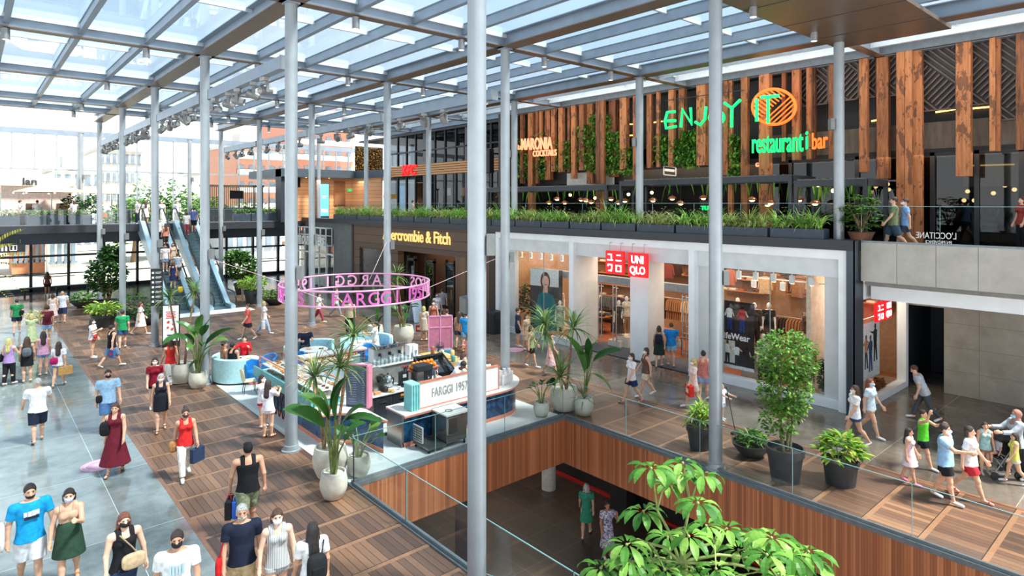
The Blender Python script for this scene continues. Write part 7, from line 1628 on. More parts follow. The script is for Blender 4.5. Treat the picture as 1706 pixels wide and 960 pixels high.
for k, (x, y, c) in enumerate(((7.7, 24.5, (40, 40, 44)), (8.0, 24.25, (200, 170, 120)), (7.6, 24.15, (30, 30, 32)), (10.3, 24.2, (210, 170, 120)), (10.7, 23.95, (40, 40, 44)), (12.4, 24.0, (226, 200, 150)), (7.95, 21.95, (222, 180, 140)))):
 t = thing('table_item', ('dark pouch', 'plate of food', 'black phone', 'round pizza plate', 'dark menu', 'yellow bowl', 'snack plate')[k] + ' on the round table ' + ('of the woman in red', 'of the woman in red', 'of the woman in red, near edge', 'of the bald man', 'of the bald man, right side', 'of the standing woman in white', 'behind the two girls')[k], 'tableware', (x, y, .75)); q = MB()
 if k in (1, 3, 5, 6): q.lathe([(.08, 0), (.13, .015), (.135, .02), (.12, .012), (.0001, .01)], n=24); q.build('plate', M_WHITE, t, smooth=50); q = MB(); q.lathe([(.10, .012), (.09, .03), (.0001, .035)], n=20); q.build('food', plain(c, .7, 0, .25, 25), t, smooth=50)
 else: q.cb(-.09, .09, -.05, .05, 0, .025); q.build('case', cloth(c), t, bevel=.008); q = MB(); q.cb(-.08, .08, -.04, .04, .025, .028); q.build('face', M_DARK, t)
p = onZ(645, 723, .004); b = MB(); b.cb(-.16, .16, -.11, .11, 0, .006)
for k in range(5): b.cb(-.14, .14, -.09 + k * .04, -.075 + k * .04, .006, .009)
one('floor_vent', b, M_DARK, 'small dark floor vent in the café aisle', 'vent', loc=p)
# ================================================================== POTTED PLANTS AND TREES
M_POT = plain((206, 200, 184), .5, 0, .04, 8); M_POTD = plain((50, 52, 54), .45, 0, .05)
def egg_pot(t, r, h, m=M_POT):
 q = MB(); q.lathe([(r * .55, 0), (r * .72, .02), (r * .95, h * .35), (r, h * .6), (r * .88, h * .95), (r * .86, h), (r * .78, h), (r * .8, h * .9)], n=36); q.build('pot', m, t, smooth=50); q = MB(); q.lathe([(r * .8, h * .88), (.0001, h * .9)], n=28); q.build('soil', M_SOIL, t)
def cone_pot(t, r, h, m=M_POTD, r0=None):
 r0 = r0 or r * .72; q = MB(); q.lathe([(r0, 0), (r * .93, h * .78), (r, h * .78), (r * 1.02, h), (r * .92, h), (r * .9, h * .88)], n=36); q.build('pot', m, t, smooth=35); q = MB(); q.lathe([(r * .9, h * .86), (.0001, h * .9)], n=28); q.build('soil', plain((150, 116, 84), .95, 0, .35, 40) if m is M_POTD else M_SOIL, t)
def paddles(q, s, r, z0, n, L, w_, stalk, spread, az0=None):
 """bird-of-paradise: long stalks s, paddle blades q"""
 for k in range(n):
  a = (az0 if az0 is not None else 0) + k * 2.4 + r.uniform(-.4, .4); H = stalk * r.uniform(.65, 1.15); sp = spread * r.uniform(.4, 1.1)
  b0 = Vector((.05 * math.cos(a), .05 * math.sin(a), z0)); p1 = b0 + Vector((sp * .25 * math.cos(a), sp * .25 * math.sin(a), H * .55)); p2 = b0 + Vector((sp * math.cos(a), sp * math.sin(a), H))
  s.tube([b0, p1, p2], [.026, .02, .012], 6); ln = L * r.uniform(.75, 1.15); leaf(q, p2, a + r.uniform(-.3, .3), r.uniform(.35, 1.15), ln, W_(PADDLE, w_ * r.uniform(.8, 1.15)), r.uniform(.9, 1.9), .28, r.uniform(-.5, .5))
def sword_head(q, r, c, n, L, w_=.018):
 for k in range(n): leaf(q, c, r.uniform(0, 6.28), r.uniform(-.35, 1.45), L * r.uniform(.75, 1.15), W_((1, 1, .9, .7, .04), w_ * 1.25), r.uniform(.5, 1.5), .3)
def dracaena(t, r, heads, z0, L=.55, n=46):
 s = MB(); q = MB()
 for (bx_, by_), (hx, hy_, hz) in heads:
  s.tube([(bx_, by_, z0), ((bx_ * 2 + hx) / 3 + r.uniform(-.04, .04), (by_ * 2 + hy_) / 3, z0 + (hz - z0) * .4), ((bx_ + hx * 2) / 3, (by_ + hy_ * 2) / 3 + r.uniform(-.04, .04), z0 + (hz - z0) * .75), (hx, hy_, hz)], [.045, .038, .034, .03], 8); sword_head(q, r, (hx, hy_, hz), n, L)
 s.build('trunk', M_BARK, t, smooth=60); q.build('leaves', ML_DRAC, t)
def screen_dir(p):
 """unit vectors (image right, away) at p, on the floor"""
 return Vector((_c, -_s, 0)), Vector((_s, _c, 0))
RT, FW = screen_dir(None)
r = random.Random(21)
_onZ = onZ
def base_at(px, py, rad):
 p = _onZ(px, py); v = Vector((p.x, p.y, 0)).normalized(); return p + v * rad * .62
p = base_at(550, 800, 0.42); t = thing('potted_plant', 'dracaena trunks in the big cream pot at the near left of the café', 'plant', (p.x, p.y, 0)); egg_pot(t, .42, .72)
def rel(px, py, d, base): return atD(px, py, d) - Vector((base[0], base[1], 0))
D0 = 15.0
dracaena(t, r, (((-.12, .1), tuple(rel(566, 612, D0, p))), ((-.1, .12), tuple(rel(524, 628, D0 + .2, p))), ((.12, 0), tuple(rel(590, 560, D0 + .1, p)))), .6, .82, 54)
p = base_at(556, 835, 0.31); t = thing('potted_plant', 'bird-of-paradise plant with big paddle leaves in the front cream pot', 'plant', (p.x, p.y, 0)); egg_pot(t, .31, .58)
s, q = MB(), MB()
for (tx, ty, bx_, by_, az_s, w_) in ((540, 712, 497, 690, -1, .19), (545, 705, 535, 668, -1, .16), (560, 700, 575, 645, .5, .17), (568, 720, 590, 690, 1, .13), (548, 700, 520, 672, -.8, .18), (558, 690, 568, 648, .2, .14), (573, 700, 612, 700, 1, .1)):
 a = rel(tx, ty, 13.6, p); s.tube([(.03 * az_s, .03, .52), (a * .45 + Vector((0, 0, .45))), a], [.028, .024, .014], 6); b_ = rel(bx_, by_, 13.5, p) - a; az = math.atan2(b_.y, b_.x); L = b_.length + .25; leaf(q, a, az, max(.2, math.atan2(b_.z, math.hypot(b_.x, b_.y)) + .35), L * 1.15, W_(PADDLE, w_), 1.0, .25, .5 * az_s)
paddles(q, s, r, .52, 4, .55, .13, .95, .3); s.build('stalks', M_STEM, t, smooth=60); q.build('leaves', ML_PADDLE, t)
p = base_at(598, 797, 0.28); t = thing('potted_plant', 'small cream pot of broad glossy leaves behind the railing corner', 'plant', (p.x, p.y, .004)); egg_pot(t, .28, .5); s, q = MB(), MB(); paddles(q, s, r, .45, 9, .34, .13, .62, .34); s.build('stalks', M_STEM, t, smooth=60); q.build('leaves', ML_MID, t)
p = base_at(940, 690, 0.7); t = thing('potted_plant', 'tall sword-leaved dracaenas in the big cream pot at the opening corner', 'plant', (p.x, p.y, 0)); egg_pot(t, .46, .74); D1 = 19.4
dracaena(t, r, (((-.1, 0), tuple(rel(908, 540, D1, p))), ((0, .1), tuple(rel(910, 556, D1 + .2, p))), ((.12, 0), tuple(rel(955, 548, D1, p))), ((.0, -.1), tuple(rel(934, 628, D1 - .2, p)))), .65, .88, 60)
p = base_at(973, 697, .5); t = thing('potted_plant', 'bird-of-paradise plant in the cream pot right of the opening corner', 'plant', (p.x, p.y, 0)); egg_pot(t, .30, .56); s, q = MB(), MB()
for (tx, ty, bx_, by_, w_) in ((974, 622, 948, 568, .15), (984, 600, 994, 572, .12), (978, 615, 968, 590, .13), (988, 602, 1027, 586, .14), (985, 622, 1014, 648, .14), (980, 605, 980, 570, .12)):
 a = rel(tx, ty, 19.0, p); s.tube([(0, 0, .5), a * .5 + Vector((0, 0, .3)), a], [.024, .018, .012], 6); b_ = rel(bx_, by_, 18.9, p) - a; leaf(q, a, math.atan2(b_.y, b_.x), math.atan2(b_.z, math.hypot(b_.x, b_.y)) + .35, b_.length * 1.25, W_(PADDLE, w_), .9, .25, r.uniform(-.6, .6))
sword_head(q, r, (0, 0, .5), 26, .7, .012); s.build('stalks', M_STEM, t, smooth=60); q.build('leaves', ML_PADDLE, t)
p = base_at(902, 696, 0.25); t = thing('potted_plant', 'smallest cream pot with dark round leaves by the café railing', 'plant', (p.x, p.y, .004)); egg_pot(t, .25, .44); s, q = MB(), MB(); paddles(q, s, r, .4, 8, .26, .11, .6, .22); s.build('stalks', M_STEM, t, smooth=60); q.build('leaves', ML_DARK, t)
p = base_at(303, 640, 0.46); t = thing('potted_plant', 'two-headed dracaena in the big cream pot left of the mint sofa', 'plant', (p.x, p.y, 0)); egg_pot(t, .46, .72); dracaena(t, r, (((-.1, 0), tuple(rel(282, 498, 23.2, p))), ((.1, 0), tuple(rel(325, 488, 23.4, p)))), .64, .75, 56)
p = base_at(330, 648, 0.32); t = thing('potted_plant', 'bird-of-paradise plant in the cream pot beside the mint sofa', 'plant', (p.x, p.y, 0)); egg_pot(t, .32, .56); s, q = MB(), MB()
for (tx, ty, bx_, by_, w_) in ((325, 560, 300, 540, .13), (332, 555, 335, 530, .16), (338, 560, 350, 535, .14), (342, 575, 382, 552, .13), (340, 585, 368, 575, .1), (322, 575, 310, 560, .12), (330, 600, 318, 612, .12), (336, 560, 345, 545, .14)):
 a = rel(tx, ty, 22.2, p); s.tube([(0, 0, .5), a * .5 + Vector((0, 0, .3)), a], [.03, .024, .014], 6); b_ = rel(bx_, by_, 22.1, p) - a; leaf(q, a, math.atan2(b_.y, b_.x), math.atan2(b_.z, math.hypot(b_.x, b_.y)) + .35, b_.length * 1.3, W_(PADDLE, w_), .9, .25, r.uniform(-.6, .6))
paddles(q, s, r, .5, 8, .7, .13, 1.3, .45); s.build('stalks', M_STEM, t, smooth=60); q.build('leaves', ML_PADDLE, t)
p = base_at(672, 575, 0.5); t = thing('potted_plant', 'palm-like dracaena with a paddle leaf in the big cream pot behind the espresso machine', 'plant', (p.x, p.y, 0)); egg_pot(t, .5, .85); dracaena(t, r, (((0, 0), tuple(rel(661, 462, 28.5, p))), ((-.1, .1), tuple(rel(650, 470, 28.8, p)))), .75, .8, 50); s, q = MB(), MB(); paddles(q, s, r, .75, 6, .6, .15, .8, .3); s.build('stalks', M_STEM, t); q.build('leaves', ML_PADDLE, t)
p = onZ(625, 566); t = thing('potted_plant', 'paddle-leaved plant showing through the pink ring', 'plant', (p.x, p.y, 0)); egg_pot(t, .4, .7); s, q = MB(), MB()
for (tx, ty, bx_, by_, w_) in ((625, 540, 618, 475, .3), (622, 545, 600, 525, .2), (628, 545, 640, 525, .18)):
 a = rel(tx, ty, 28.5, p); s.tube([(0, 0, .6), a], [.03, .015], 6); b_ = rel(bx_, by_, 28.4, p) - a; leaf(q, a, math.atan2(b_.y, b_.x), math.atan2(b_.z, math.hypot(b_.x, b_.y)) + .2, b_.length * 1.1, W_(PADDLE, w_), .5, .25)
s.build('stalks', M_STEM, t); q.build('leaves', ML_PADDLE, t)
p = base_at(1166, 752, 0.36); t = thing('potted_plant', 'bright strappy shrub in the black pot next to the right-hand column', 'plant', (p.x, p.y, 0)); cone_pot(t, .36, .62, M_POTD); q = MB()
for k in range(26):
 a = r.uniform(0, 6.28); rr = r.uniform(.0, .42); c = Vector((rr * math.cos(a), rr * math.sin(a), .72 + r.uniform(0, .42) - rr * .2))
 for m in range(12): leaf(q, c, r.uniform(0, 6.28), r.uniform(-.1, 1.2), r.uniform(.22, .36), W_(LANCE, .022), 1.0)
q.build('foliage', ML_LIME, t); s = MB()
for k in range(10): a = k * .63; s.tube([(.1 * math.cos(a), .1 * math.sin(a), .5), (.3 * math.cos(a), .3 * math.sin(a), .95)], .012, 5)
s.build('stems', M_STEM, t)
p = base_at(1308, 808, 0.43); t = thing('potted_tree', 'slim leafy ficus tree in the tall dark grey pot', 'tree', (p.x, p.y, 0)); cone_pot(t, .43, .80, plain((58, 60, 62), .45, 0, .05)); s = MB()
for k, (dx, dy) in enumerate(((-.1, 0), (0, .08), (.1, 0), (.03, -.1))):
 s.tube([(dx, dy, .7), (dx * 1.4, dy * 1.4, 1.2), (dx * 2.2, dy * 2.2, 2.2), (dx * 3, dy * 3, 3.1)], [.035, .03, .022, .012], 7)
 for m in range(7): z = 1.1 + m * .32; a = r.uniform(0, 6.28); s.tube([(dx * 1.5, dy * 1.5, z), (dx + .35 * math.cos(a), dy + .35 * math.sin(a), z + .25)], [.012, .005], 5)
s.build('trunk', plain((120, 112, 80), .7, 0, .2, 14), t, smooth=60); q = MB()
foliage_cloud(q, r, (.08, 0, 2.9), (.74, .70, .66), 1900, .115, .027, OVAL, .35, .6); foliage_cloud(q, r, (-.05, 0, 2.15), (.66, .6, .62), 1250, .115, .027, OVAL, .35, .6); foliage_cloud(q, r, (-.3, 0, 1.5), (.42, .42, .4), 330, .115, .026, OVAL, .2, .6); foliage_cloud(q, r, (.3, .0, 1.65), (.4, .35, .35), 260, .115, .026, OVAL, .2, .6)
q.build('foliage', mat_leaf('ficus_leaf', [(.1, (44, 84, 30)), (.5, (92, 142, 52)), (.9, (164, 192, 96))]), t)
p = base_at(1400, 812, 0.4); t = thing('potted_plant', 'croton with lime and yellow leaves in the low black pot', 'plant', (p.x, p.y, 0)); cone_pot(t, .40, .56, M_POTD, .32); q = MB()
for k in range(20):
 a = k * 2.4; rr = .06 + .36 * (k / 20) ** .6; c = Vector((rr * math.cos(a), rr * math.sin(a), .62 + .42 * (1 - k / 20)))
 for m in range(9): leaf(q, c, a + r.uniform(-1.6, 1.6), r.uniform(.0, 1.1), r.uniform(.26, .42), W_(OVAL, .045), 1.0)
q.build('foliage', mat_leaf('croton_leaf', [(.1, (60, 118, 36)), (.45, (112, 166, 50)), (.75, (180, 196, 80)), (.95, (214, 196, 110))]), t); s = MB()
for k in range(8): a = k * .8; s.tube([(.08 * math.cos(a), .08 * math.sin(a), .5), (.2 * math.cos(a), .2 * math.sin(a), .8)], .012, 5)
s.build('stems', M_STEM, t)
p = base_at(1252, 765, 0.46); t = thing('potted_plant', 'wide black bowl of ferns behind the slim tree', 'plant', (p.x, p.y, 0)); q = MB(); q.lathe([(.26, 0), (.46, .24), (.5, .34), (.46, .34), (.42, .28)], n=36); q.build('bowl', M_POTD, t, smooth=40); q = MB(); q.lathe([(.42, .28), (.0001, .3)], n=24); q.build('soil', M_SOIL, t); q = MB(); strappy(q, r, (0, 0, .3), 70, .5, .02); foliage_cloud(q, r, (0, 0, .42), (.38, .38, .2), 220, .16, .03, LANCE, 0); q.build('foliage', ML_MID, t)
for px, py, wh in ((1374, 668, 'left of the pair at the shop window corner'), (1392, 671, 'right of the pair at the shop window corner')):
 p = onX(px, py, 21.55); t = thing('potted_plant', 'dark slender shrub in a white pot, ' + wh, 'plant', (21.62, p.y, .02)); q = MB(); q.lathe([(.12, 0), (.17, .3), (.16, .3), (.15, .26)], n=24); q.build('pot', M_WHITE, t, smooth=40); q = MB(); foliage_cloud(q, r, (0, 0, .85 if 'left' in wh[:5] else 1.05), (.2, .2, .55 if 'left' in wh[:5] else .78), 420, .15, .035, OVAL, .1); q.build('foliage', ML_DARK, t); q = MB(); q.cyl((0, 0, .2), (0, 0, 1.2), .02, n=6); q.build('stem', M_BARK, t)
p = onX(879, 540, 21.9); t = thing('potted_plant', 'dark bush at the left end of the shop window', 'plant', (21.95, p.y, .28)); q = MB(); q.lathe([(.18, 0), (.24, .4), (.22, .4)], n=20); q.build('pot', M_WHITE, t, smooth=40); q = MB(); foliage_cloud(q, r, (0, 0, 1.35), (.42, .45, .85), 420, .2, .05, OVAL, .2); q.build('foliage', ML_DARK, t)
def bush(lab, px, py, rad, z, n, L, w_, m, pot=(.5, .7), d2=None):
 p = onZ(px, py); t = thing('potted_tree', lab, 'tree', (p.x, p.y, 0)); cone_pot(t, pot[0], pot[1], M_POTD); q = MB(); rr = random.Random(int(px))
 foliage_cloud(q, rr, (0, 0, z), rad, n, L, w_, OVAL, .3)
 if d2: foliage_cloud(q, rr, d2[0], d2[1], n // 2, L, w_, OVAL, .3)
 q.build('foliage', m, t); s = MB()
 for k in range(5): a = k * 1.25; s.tube([(.1 * math.cos(a), .1 * math.sin(a), pot[1] - .1), (rad[0] * .5 * math.cos(a), rad[1] * .5 * math.sin(a), z)], [.05, .02], 6)
 s.build('trunk', M_BARK, t); return t
bush('tallest dark bushy tree left of the escalators', 178, 522, (1.0, 1.0, 1.15), 2.35, 900, .30, .08, ML_DARK, (.62, .8), ((.3, .2, 3.5), (.55, .55, .5)))
bush('dark bushy tree right of the escalators', 404, 490, (1.05, 1.05, 1.1), 2.0, 900, .28, .075, ML_MID, (.6, .8), ((-.3, .2, 2.7), (.8, .8, .5)))
bush('lime bush in a black pot in front of the tallest bushy tree', 173, 545, (.78, .78, .34), .98, 420, .26, .045, ML_LIME, (.58, .68)); bush('lime croton in a black pot right of the escalator foot', 421, 506, (.85, .85, .5), 1.35, 420, .3, .05, ML_LIME, (.55, .9))
for lab, px, py in (('low dark planter bowl of ground cover left of the tallest bushy tree', 140, 512), ('low dark bowl of ground cover beside the far shop doors', 458, 507), ('dark shrub bowl left of the directory board', 222, 530), ('small shrub bowl right of the blurred woman in pale clothes', 245, 540)):
 p = onZ(px, py); t = thing('planter_bowl', lab, 'planter', (p.x, p.y, 0)); q = MB(); q.lathe([(.35, 0), (.72, .34), (.76, .42), (.7, .42), (.66, .34)], n=30); q.build('bowl', M_POTD, t, smooth=40); q = MB(); q.lathe([(.66, .36), (.0001, .38)], n=20); q.build('soil', M_SOIL, t); q = MB(); rr = random.Random(px); foliage_cloud(q, rr, (0, 0, .6), (.75, .75, .38 if 'dark shrub' not in lab else .9), 320, .2, .05, OVAL, .1); q.build('foliage', ML_MID if 'ground' in lab else ML_DARK, t)
p = atD(-70, 560, 9.5); t = thing('potted_palm', 'yellow-green palm fronds reaching in at the left edge of the view', 'plant', (p.x, p.y, 0)); cone_pot(t, .4, .6); s = MB(); s.tube([(0, 0, .5), (.05, 0, 2.0), (0, .05, p.z + .5)], [.07, .06, .05], 8); s.build('trunk', M_BARK, t); q = MB(); c = Vector((0, .05, p.z + .5))
for (tx, ty) in ((38, 385), (45, 425), (28, 470), (40, 488), (18, 500), (22, 410), (30, 445)):
 e_ = atD(tx, ty, 9.3) - Vector((p.x, p.y, 0)); d = e_ - c; L = d.length
 for k in range(1, 26):
  b_ = c + d * (k / 26) + Vector((0, 0, .25 * math.sin(PI * k / 26)))
  for sd in (-1, 1): leaf(q, b_, math.atan2(d.y, d.x) + sd * .7, .2 + d.z / L, .26 * (1 - k / 40), W_(LANCE, .012), .8)
q.build('fronds', mat_leaf('yellow_frond', [(.1, (120, 128, 40)), (.5, (176, 170, 70)), (.9, (210, 200, 120))]), t)
base = Vector((5.55, 4.0, 0)); t = thing('umbrella_tree', 'large foreground umbrella tree with drooping fans of bright leaflets', 'tree', base); cone_pot(t, .5, .8); s = MB(); s.tube([(0, 0, .7), (.03, .02, 1.6), tuple(atD(1150, 1010, 6.4) - base), tuple(atD(1133, 880, 6.4) - base)], [.06, .05, .035, .02], 10)
q = MB(); H1 = [(970, 240, 85), (1180, 205, 75), (1170, 275, 85), (1310, 285, 80), (1075, 345, 60), (1280, 470, 85), (920, 525, 85), (810, 745, 90), (1080, 695, 75), (1220, 690, 85), (1335, 620, 70), (1470, 640, 85), (1660, 690, 75), (1000, 820, 55), (1180, 860, 65), (830, 850, 80), (640, 900, 90), (1400, 905, 70), (1550, 780, 80), (1240, 900, 65), (930, 900, 65), (1060, 910, 70), (700, 980, 80), (1000, 1000, 80), (1330, 1000, 80), (1140, 980, 70), (1500, 960, 80)]
HB = [(840 + x * .252, 720 + y * .252, rr * .252) for x, y, rr in H1] + [(1270 + x * .2556, 720 + y * .2556, rr * .2556) for x, y, rr in ((60, 690, 90), (190, 800, 95), (300, 780, 90), (170, 880, 80), (30, 800, 80), (330, 850, 85), (110, 960, 90), (260, 950, 90))]
stem_top = atD(1133, 880, 6.4) - base; rr_ = random.Random(8)
HUBS = [stem_top] + [atD(x_, y_, 6.4) - base for x_, y_ in ((1095, 850), (1150, 840), (1080, 905), (1190, 905), (1120, 950), (1260, 930), (1010, 945), (1310, 960))]
for h_ in HUBS[1:]: s.tube([stem_top + Vector((0, 0, -.35)), (stem_top + h_) / 2 + Vector((0, 0, -.12)), h_], [.02, .016, .012], 7)
for (px, py, rad) in HB:
 d = 6.2 + rr_.uniform(-.55, .55) + (py - 860) / 400; c = atD(px, py, d) - base; Lf = rad * d / FPX * 2.0
 hub = min(HUBS, key=lambda h_: (h_ - c).length); s.tube([hub, (hub + c) / 2 + Vector((0, 0, .05)), c], [.010, .008, .006], 6); n = rr_.randint(9, 11); tilt = rr_.uniform(.0, .35)
 for m in range(n):
  a = 2 * PI * m / n + rr_.uniform(-.15, .15); st = c + Vector((.05 * math.cos(a), .05 * math.sin(a), .01)); leaf(q, st, a, rr_.uniform(-.15, .25), Lf * rr_.uniform(.8, 1.05), W_((.08, .5, .9, 1.0, .72, .06), Lf * .165), rr_.uniform(1.0, 1.7), .18, rr_.uniform(-.15, .15))
 s.ell(c, .016, 8, 6)
s.build('stems', plain((124, 140, 76), .5, 0, .15, 10), t, smooth=60); q.build('leaves', ML_UMB, t)
def tree(lab, px, pyt, Y, rad, h, m):
 p = onY(px, pyt, Y); t = thing('broadleaf_tree', lab, 'tree', (p.x, Y, -.1), 0, 'trees outside'); q = MB(); rr = random.Random(int(px)); z = p.z - rad
 for k in range(5): foliage_cloud(q, rr, (rr.uniform(-.5, .5) * rad, rr.uniform(-.4, .4) * rad, z + rr.uniform(-.45, .35) * rad), (rad * .65, rad * .65, rad * .6), 260, .55, .16, OVAL, .2)
 q.build('crown', m, t); q = MB(); q.tube([(0, 0, 0), (.2, 0, z * .5), (0, 0, z)], [.3, .22, .14], 8); q.build('trunk', M_BARK, t)
tree('tall green tree outside the glass wall behind the escalators', 288, 287, 84, 4.6, 9, ML_MID); tree('lower tree outside right of the tall one', 262, 305, 86, 3.6, 7, ML_MID); tree('small tree outside beside the white apartment block', 222, 318, 82, 3.0, 6, ML_MID); tree('green tree in front of the brick tower', 420, 318, 88, 3.2, 6, ML_MID); tree('far tree behind the grey column right of the escalators', 322, 300, 92, 3.8, 7, ML_MID)
for px, Yc, lab in ((120, 53.4, 'dark potted bush on the bridge under the cream parasol'), (152, 52.0, 'dark potted bush at the end of the bridge planters')):
 p = onY(px, 345, Yc); t = thing('potted_plant', lab, 'plant', (p.x, Yc, UZ)); cone_pot(t, .3, .5, M_WHITE); q = MB(); foliage_cloud(q, random.Random(px), (0, 0, 1.35), (.6, .5, .75), 300, .25, .06, OVAL, .2); q.build('foliage', ML_DARK, t)
# ================================================================== PEOPLE
def foot(x, y, z=0.0): p = onZ(x, y, z); return (p.x, p.y, z)
def head(x, y, h, z=0.0): p = onZ(x, y, h + z); return (p.x, p.y, z)
BKW = PI
NEAR, MID, FAR = .0095, .0125, .018
def P_(label, loc, **k): return person(label, loc, **k)
navy, black, white, denim, skinw = (30, 36, 56), (30, 30, 33), (234, 234, 232), (78, 104, 146), (214, 168, 140)
g = NT('camouflage'); nz = g.noise(g.coord(), 9, 3); M_CAMO = g.set(g.ramp(nz, [(.3, (74, 84, 58)), (.45, (132, 138, 108)), (.55, (96, 106, 76)), (.7, (176, 174, 150))]), .8)
g = NT('blue_stripes'); xx, yy, zz = g.xyz(g.coord()); M_STRIPE = g.set(g.mix(g.math('LESS_THAN', g.math('FRACT', g.math('MULTIPLY', zz, 14)), .5), lin((226, 226, 228)), lin((60, 80, 120))), .8)
g = NT('grey_stripes'); xx, yy, zz = g.xyz(g.coord()); M_GSTR = g.set(g.mix(g.math('LESS_THAN', g.math('FRACT', g.math('MULTIPLY', xx, 38)), .35), lin((196, 194, 190)), lin((132, 134, 136))), .8)
g = NT('floral'); nz = g.noise(g.coord(), 22, 2); M_FLORAL = g.set(g.ramp(nz, [(.4, (214, 206, 206)), (.55, (126, 112, 150)), (.7, (60, 60, 90))]), .8)
A = lambda f, o_, e_: (R(f), R(o_), R(e_))
def swing(f=1): return None
o, J, U, rz = P_('man in a bright blue tee and white shorts holding hands with a woman', head(50, 808, 1.78), h=1.78, yaw=R(8), phase=-1, stride=.6, vox=NEAR, top=('tee', (28, 156, 214)), bottom=('knee', (228, 228, 230)), hair=('short', 'black'), beard=(40, 30, 26), skin=0, arms={-1: A(8, 16, 10), 1: A(-6, 12, 12)}, wide=1.12)
vs = MB()
for k, (x, z, ww, hh, c_) in enumerate(((-.085, .755, .05, .075, 0), (-.03, .757, .05, .085, 0), (.025, .755, .05, .08, 0), (.08, .753, .05, .075, 0))): vs.box((x, .172 - abs(x) * .35, z * 1.78), (ww, .014, hh), -x * 1.4)
vs.build('shirt_print', M_WHITE, o); vs = MB(); vs.box((0, .163, .715 * 1.78), (.2, .03, .03)); vs.build('shirt_print', M_BLACK, o)
vs = MB(); vs.tube([U(.02, .07, .89), U(.0, .085, .86), U(.01, .09, .80)], .012, 6); vs.build('hanging_mask', M_BLACK, o)
soft_bag('white cloth tote bag on the shoulder of the man in the blue tee', J['S1'].lerp(J['W1'], .75) + Vector((0, 0, -.02)) + (J['S1'] - J['S-1']).normalized() * .10, rz + R(80), (232, 226, 220), (.34, .10, .46), [J['S1'] + Vector((0, 0, .06)), J['E1'] + Vector((0, 0, .06)) + (J['S1'] - J['S-1']).normalized() * .09], 'tote_bag', pocket=False)
o, J, U, rz = P_('woman in a beige strappy top and dark green wrap skirt', head(115, 815, 1.66), h=1.66, yaw=R(-4), phase=1, stride=.7, vox=NEAR, female=True, top=('tank', (206, 166, 138)), bottom=('skirt', (46, 70, 54), .33, .15), hair=('short', 'black'), mask=(186, 196, 226), skin=0, shoes=(190, 120, 66), bare_foot=True, arms={-1: A(46, 6, 70), 1: A(2, 16, 12)})
vs = MB(); vs.tube([U(-.06, -.02, .85), U(-.02, .075, .78), U(.05, .09, .72), U(.1, .04, .66)], .012, 6); vs.build('shoulder_strap', M_BLACK, o)
o, J, U, rz = P_('woman with long auburn hair, black sleeveless top and beige bag', head(207, 856, 1.66), h=1.66, yaw=R(14), phase=1, stride=.6, vox=NEAR, female=True, wide=1.14, top=('tank', black), bottom=('pants', (52, 66, 100)), hair=('long', 'auburn'), mask=(36, 34, 36), skin=2, arms={1: A(6, 14, 14), -1: A(4, 16, 10)})
soft_bag('beige half-moon crossbody bag on the woman in the black sleeveless top', U(-.05, .12, .575), rz, (206, 176, 140), (.34, .12, .24), [U(-.1, .09, .60), U(-.03, .13, .72), U(.06, .09, .84)], pocket=False)
o, J, U, rz = P_('dark-bearded man in a white tee with pale blue print', head(295, 887, 1.76), h=1.76, yaw=R(-2), phase=1, stride=.5, vox=NEAR, wide=1.12, top=('tee', (232, 232, 230)), bottom=('shorts', (60, 66, 80)), hair=('short', 'dark'), mask=(38, 36, 38), skin=1)
vs = MB()
for k in range(5): vs.box((-.085 + k * .042, .160, .735 * 1.76 - .01 * (k % 2)), (.028, .012, .16 - .02 * (k % 3)))
vs.build('shirt_print', plain((176, 200, 214), .8), o)
o, J, U, rz = P_('grey-bearded man in a navy tee and khaki trousers', head(403, 843, 1.74), h=1.74, yaw=R(4), phase=-1, stride=.5, vox=NEAR, wide=1.12, top=('tee', (32, 38, 56)), bottom=('pants', (202, 174, 130)), hair=('short', 'grey'), beard=(176, 172, 166), skin=1)
soft_bag('red cloth bag slung from the shoulder of the man in the navy tee', J['W1'] + Vector((0, 0, -.02)) + (J['S1'] - J['S-1']).normalized() * .07, rz + R(80), (206, 34, 40), (.24, .09, .34), [J['S1'] + Vector((0, 0, .05)), J['W1'] + Vector((0, 0, .14)) + (J['S1'] - J['S-1']).normalized() * .06], pocket=False)
o, J, U, rz = P_('woman in a grey striped playsuit with a white mask', head(462, 850, 1.68), h=1.68, yaw=R(6), phase=1, stride=.6, vox=NEAR, female=True, wide=1.06, top=('tank', M_GSTR), bottom=('hot', M_GSTR), hair=('short', 'brown'), mask=(240, 240, 240), skin=2, arms={1: A(4, 16, 12), -1: A(2, 14, 14)})
for s in (1, -1): vs = MB(); vs.tube([U(s * .07, -.02, .855), U(s * .072, .06, .82), U(s * .078, .085, .74)], .016, 6); vs.build('rucksack_strap', plain((206, 150, 60), .7), o)
o, J, U, rz = P_('woman with a long black ponytail in a white top seen from behind', head(520, 872, 1.66), h=1.66, yaw=R(196), phase=1, stride=.5, vox=NEAR, female=True, wide=1.06, top=('tee', (232, 230, 228)), bottom=('pants', (44, 54, 84)), hair=('long', 'black'), skin=1)
soft_bag('small black drawstring backpack on the woman with the black ponytail', U(.0, -.155, .65), rz + PI, (34, 36, 38), (.30, .16, .42), [U(.09, -.06, .84), U(.04, -.16, .76)], 'backpack')
o, J, U, rz = P_('man in a black tank top and camouflage shorts walking away', head(413, 738, 1.8), h=1.8, yaw=R(186), phase=1, stride=.7, vox=NEAR, wide=1.14, top=('tank', black), bottom=('knee', M_CAMO), hair=('cap', (34, 34, 36)), shoes=(60, 60, 60), skin=1, arms={-1: A(10, 14, 6), 1: A(-14, 12, 20)})
vs = MB(); vs.tube([U(-.05, -.045, .95), U(0, -.064, .947), U(.05, -.045, .95)], .012, 6); vs.build('cap_strap', plain((226, 214, 60), .6), o)
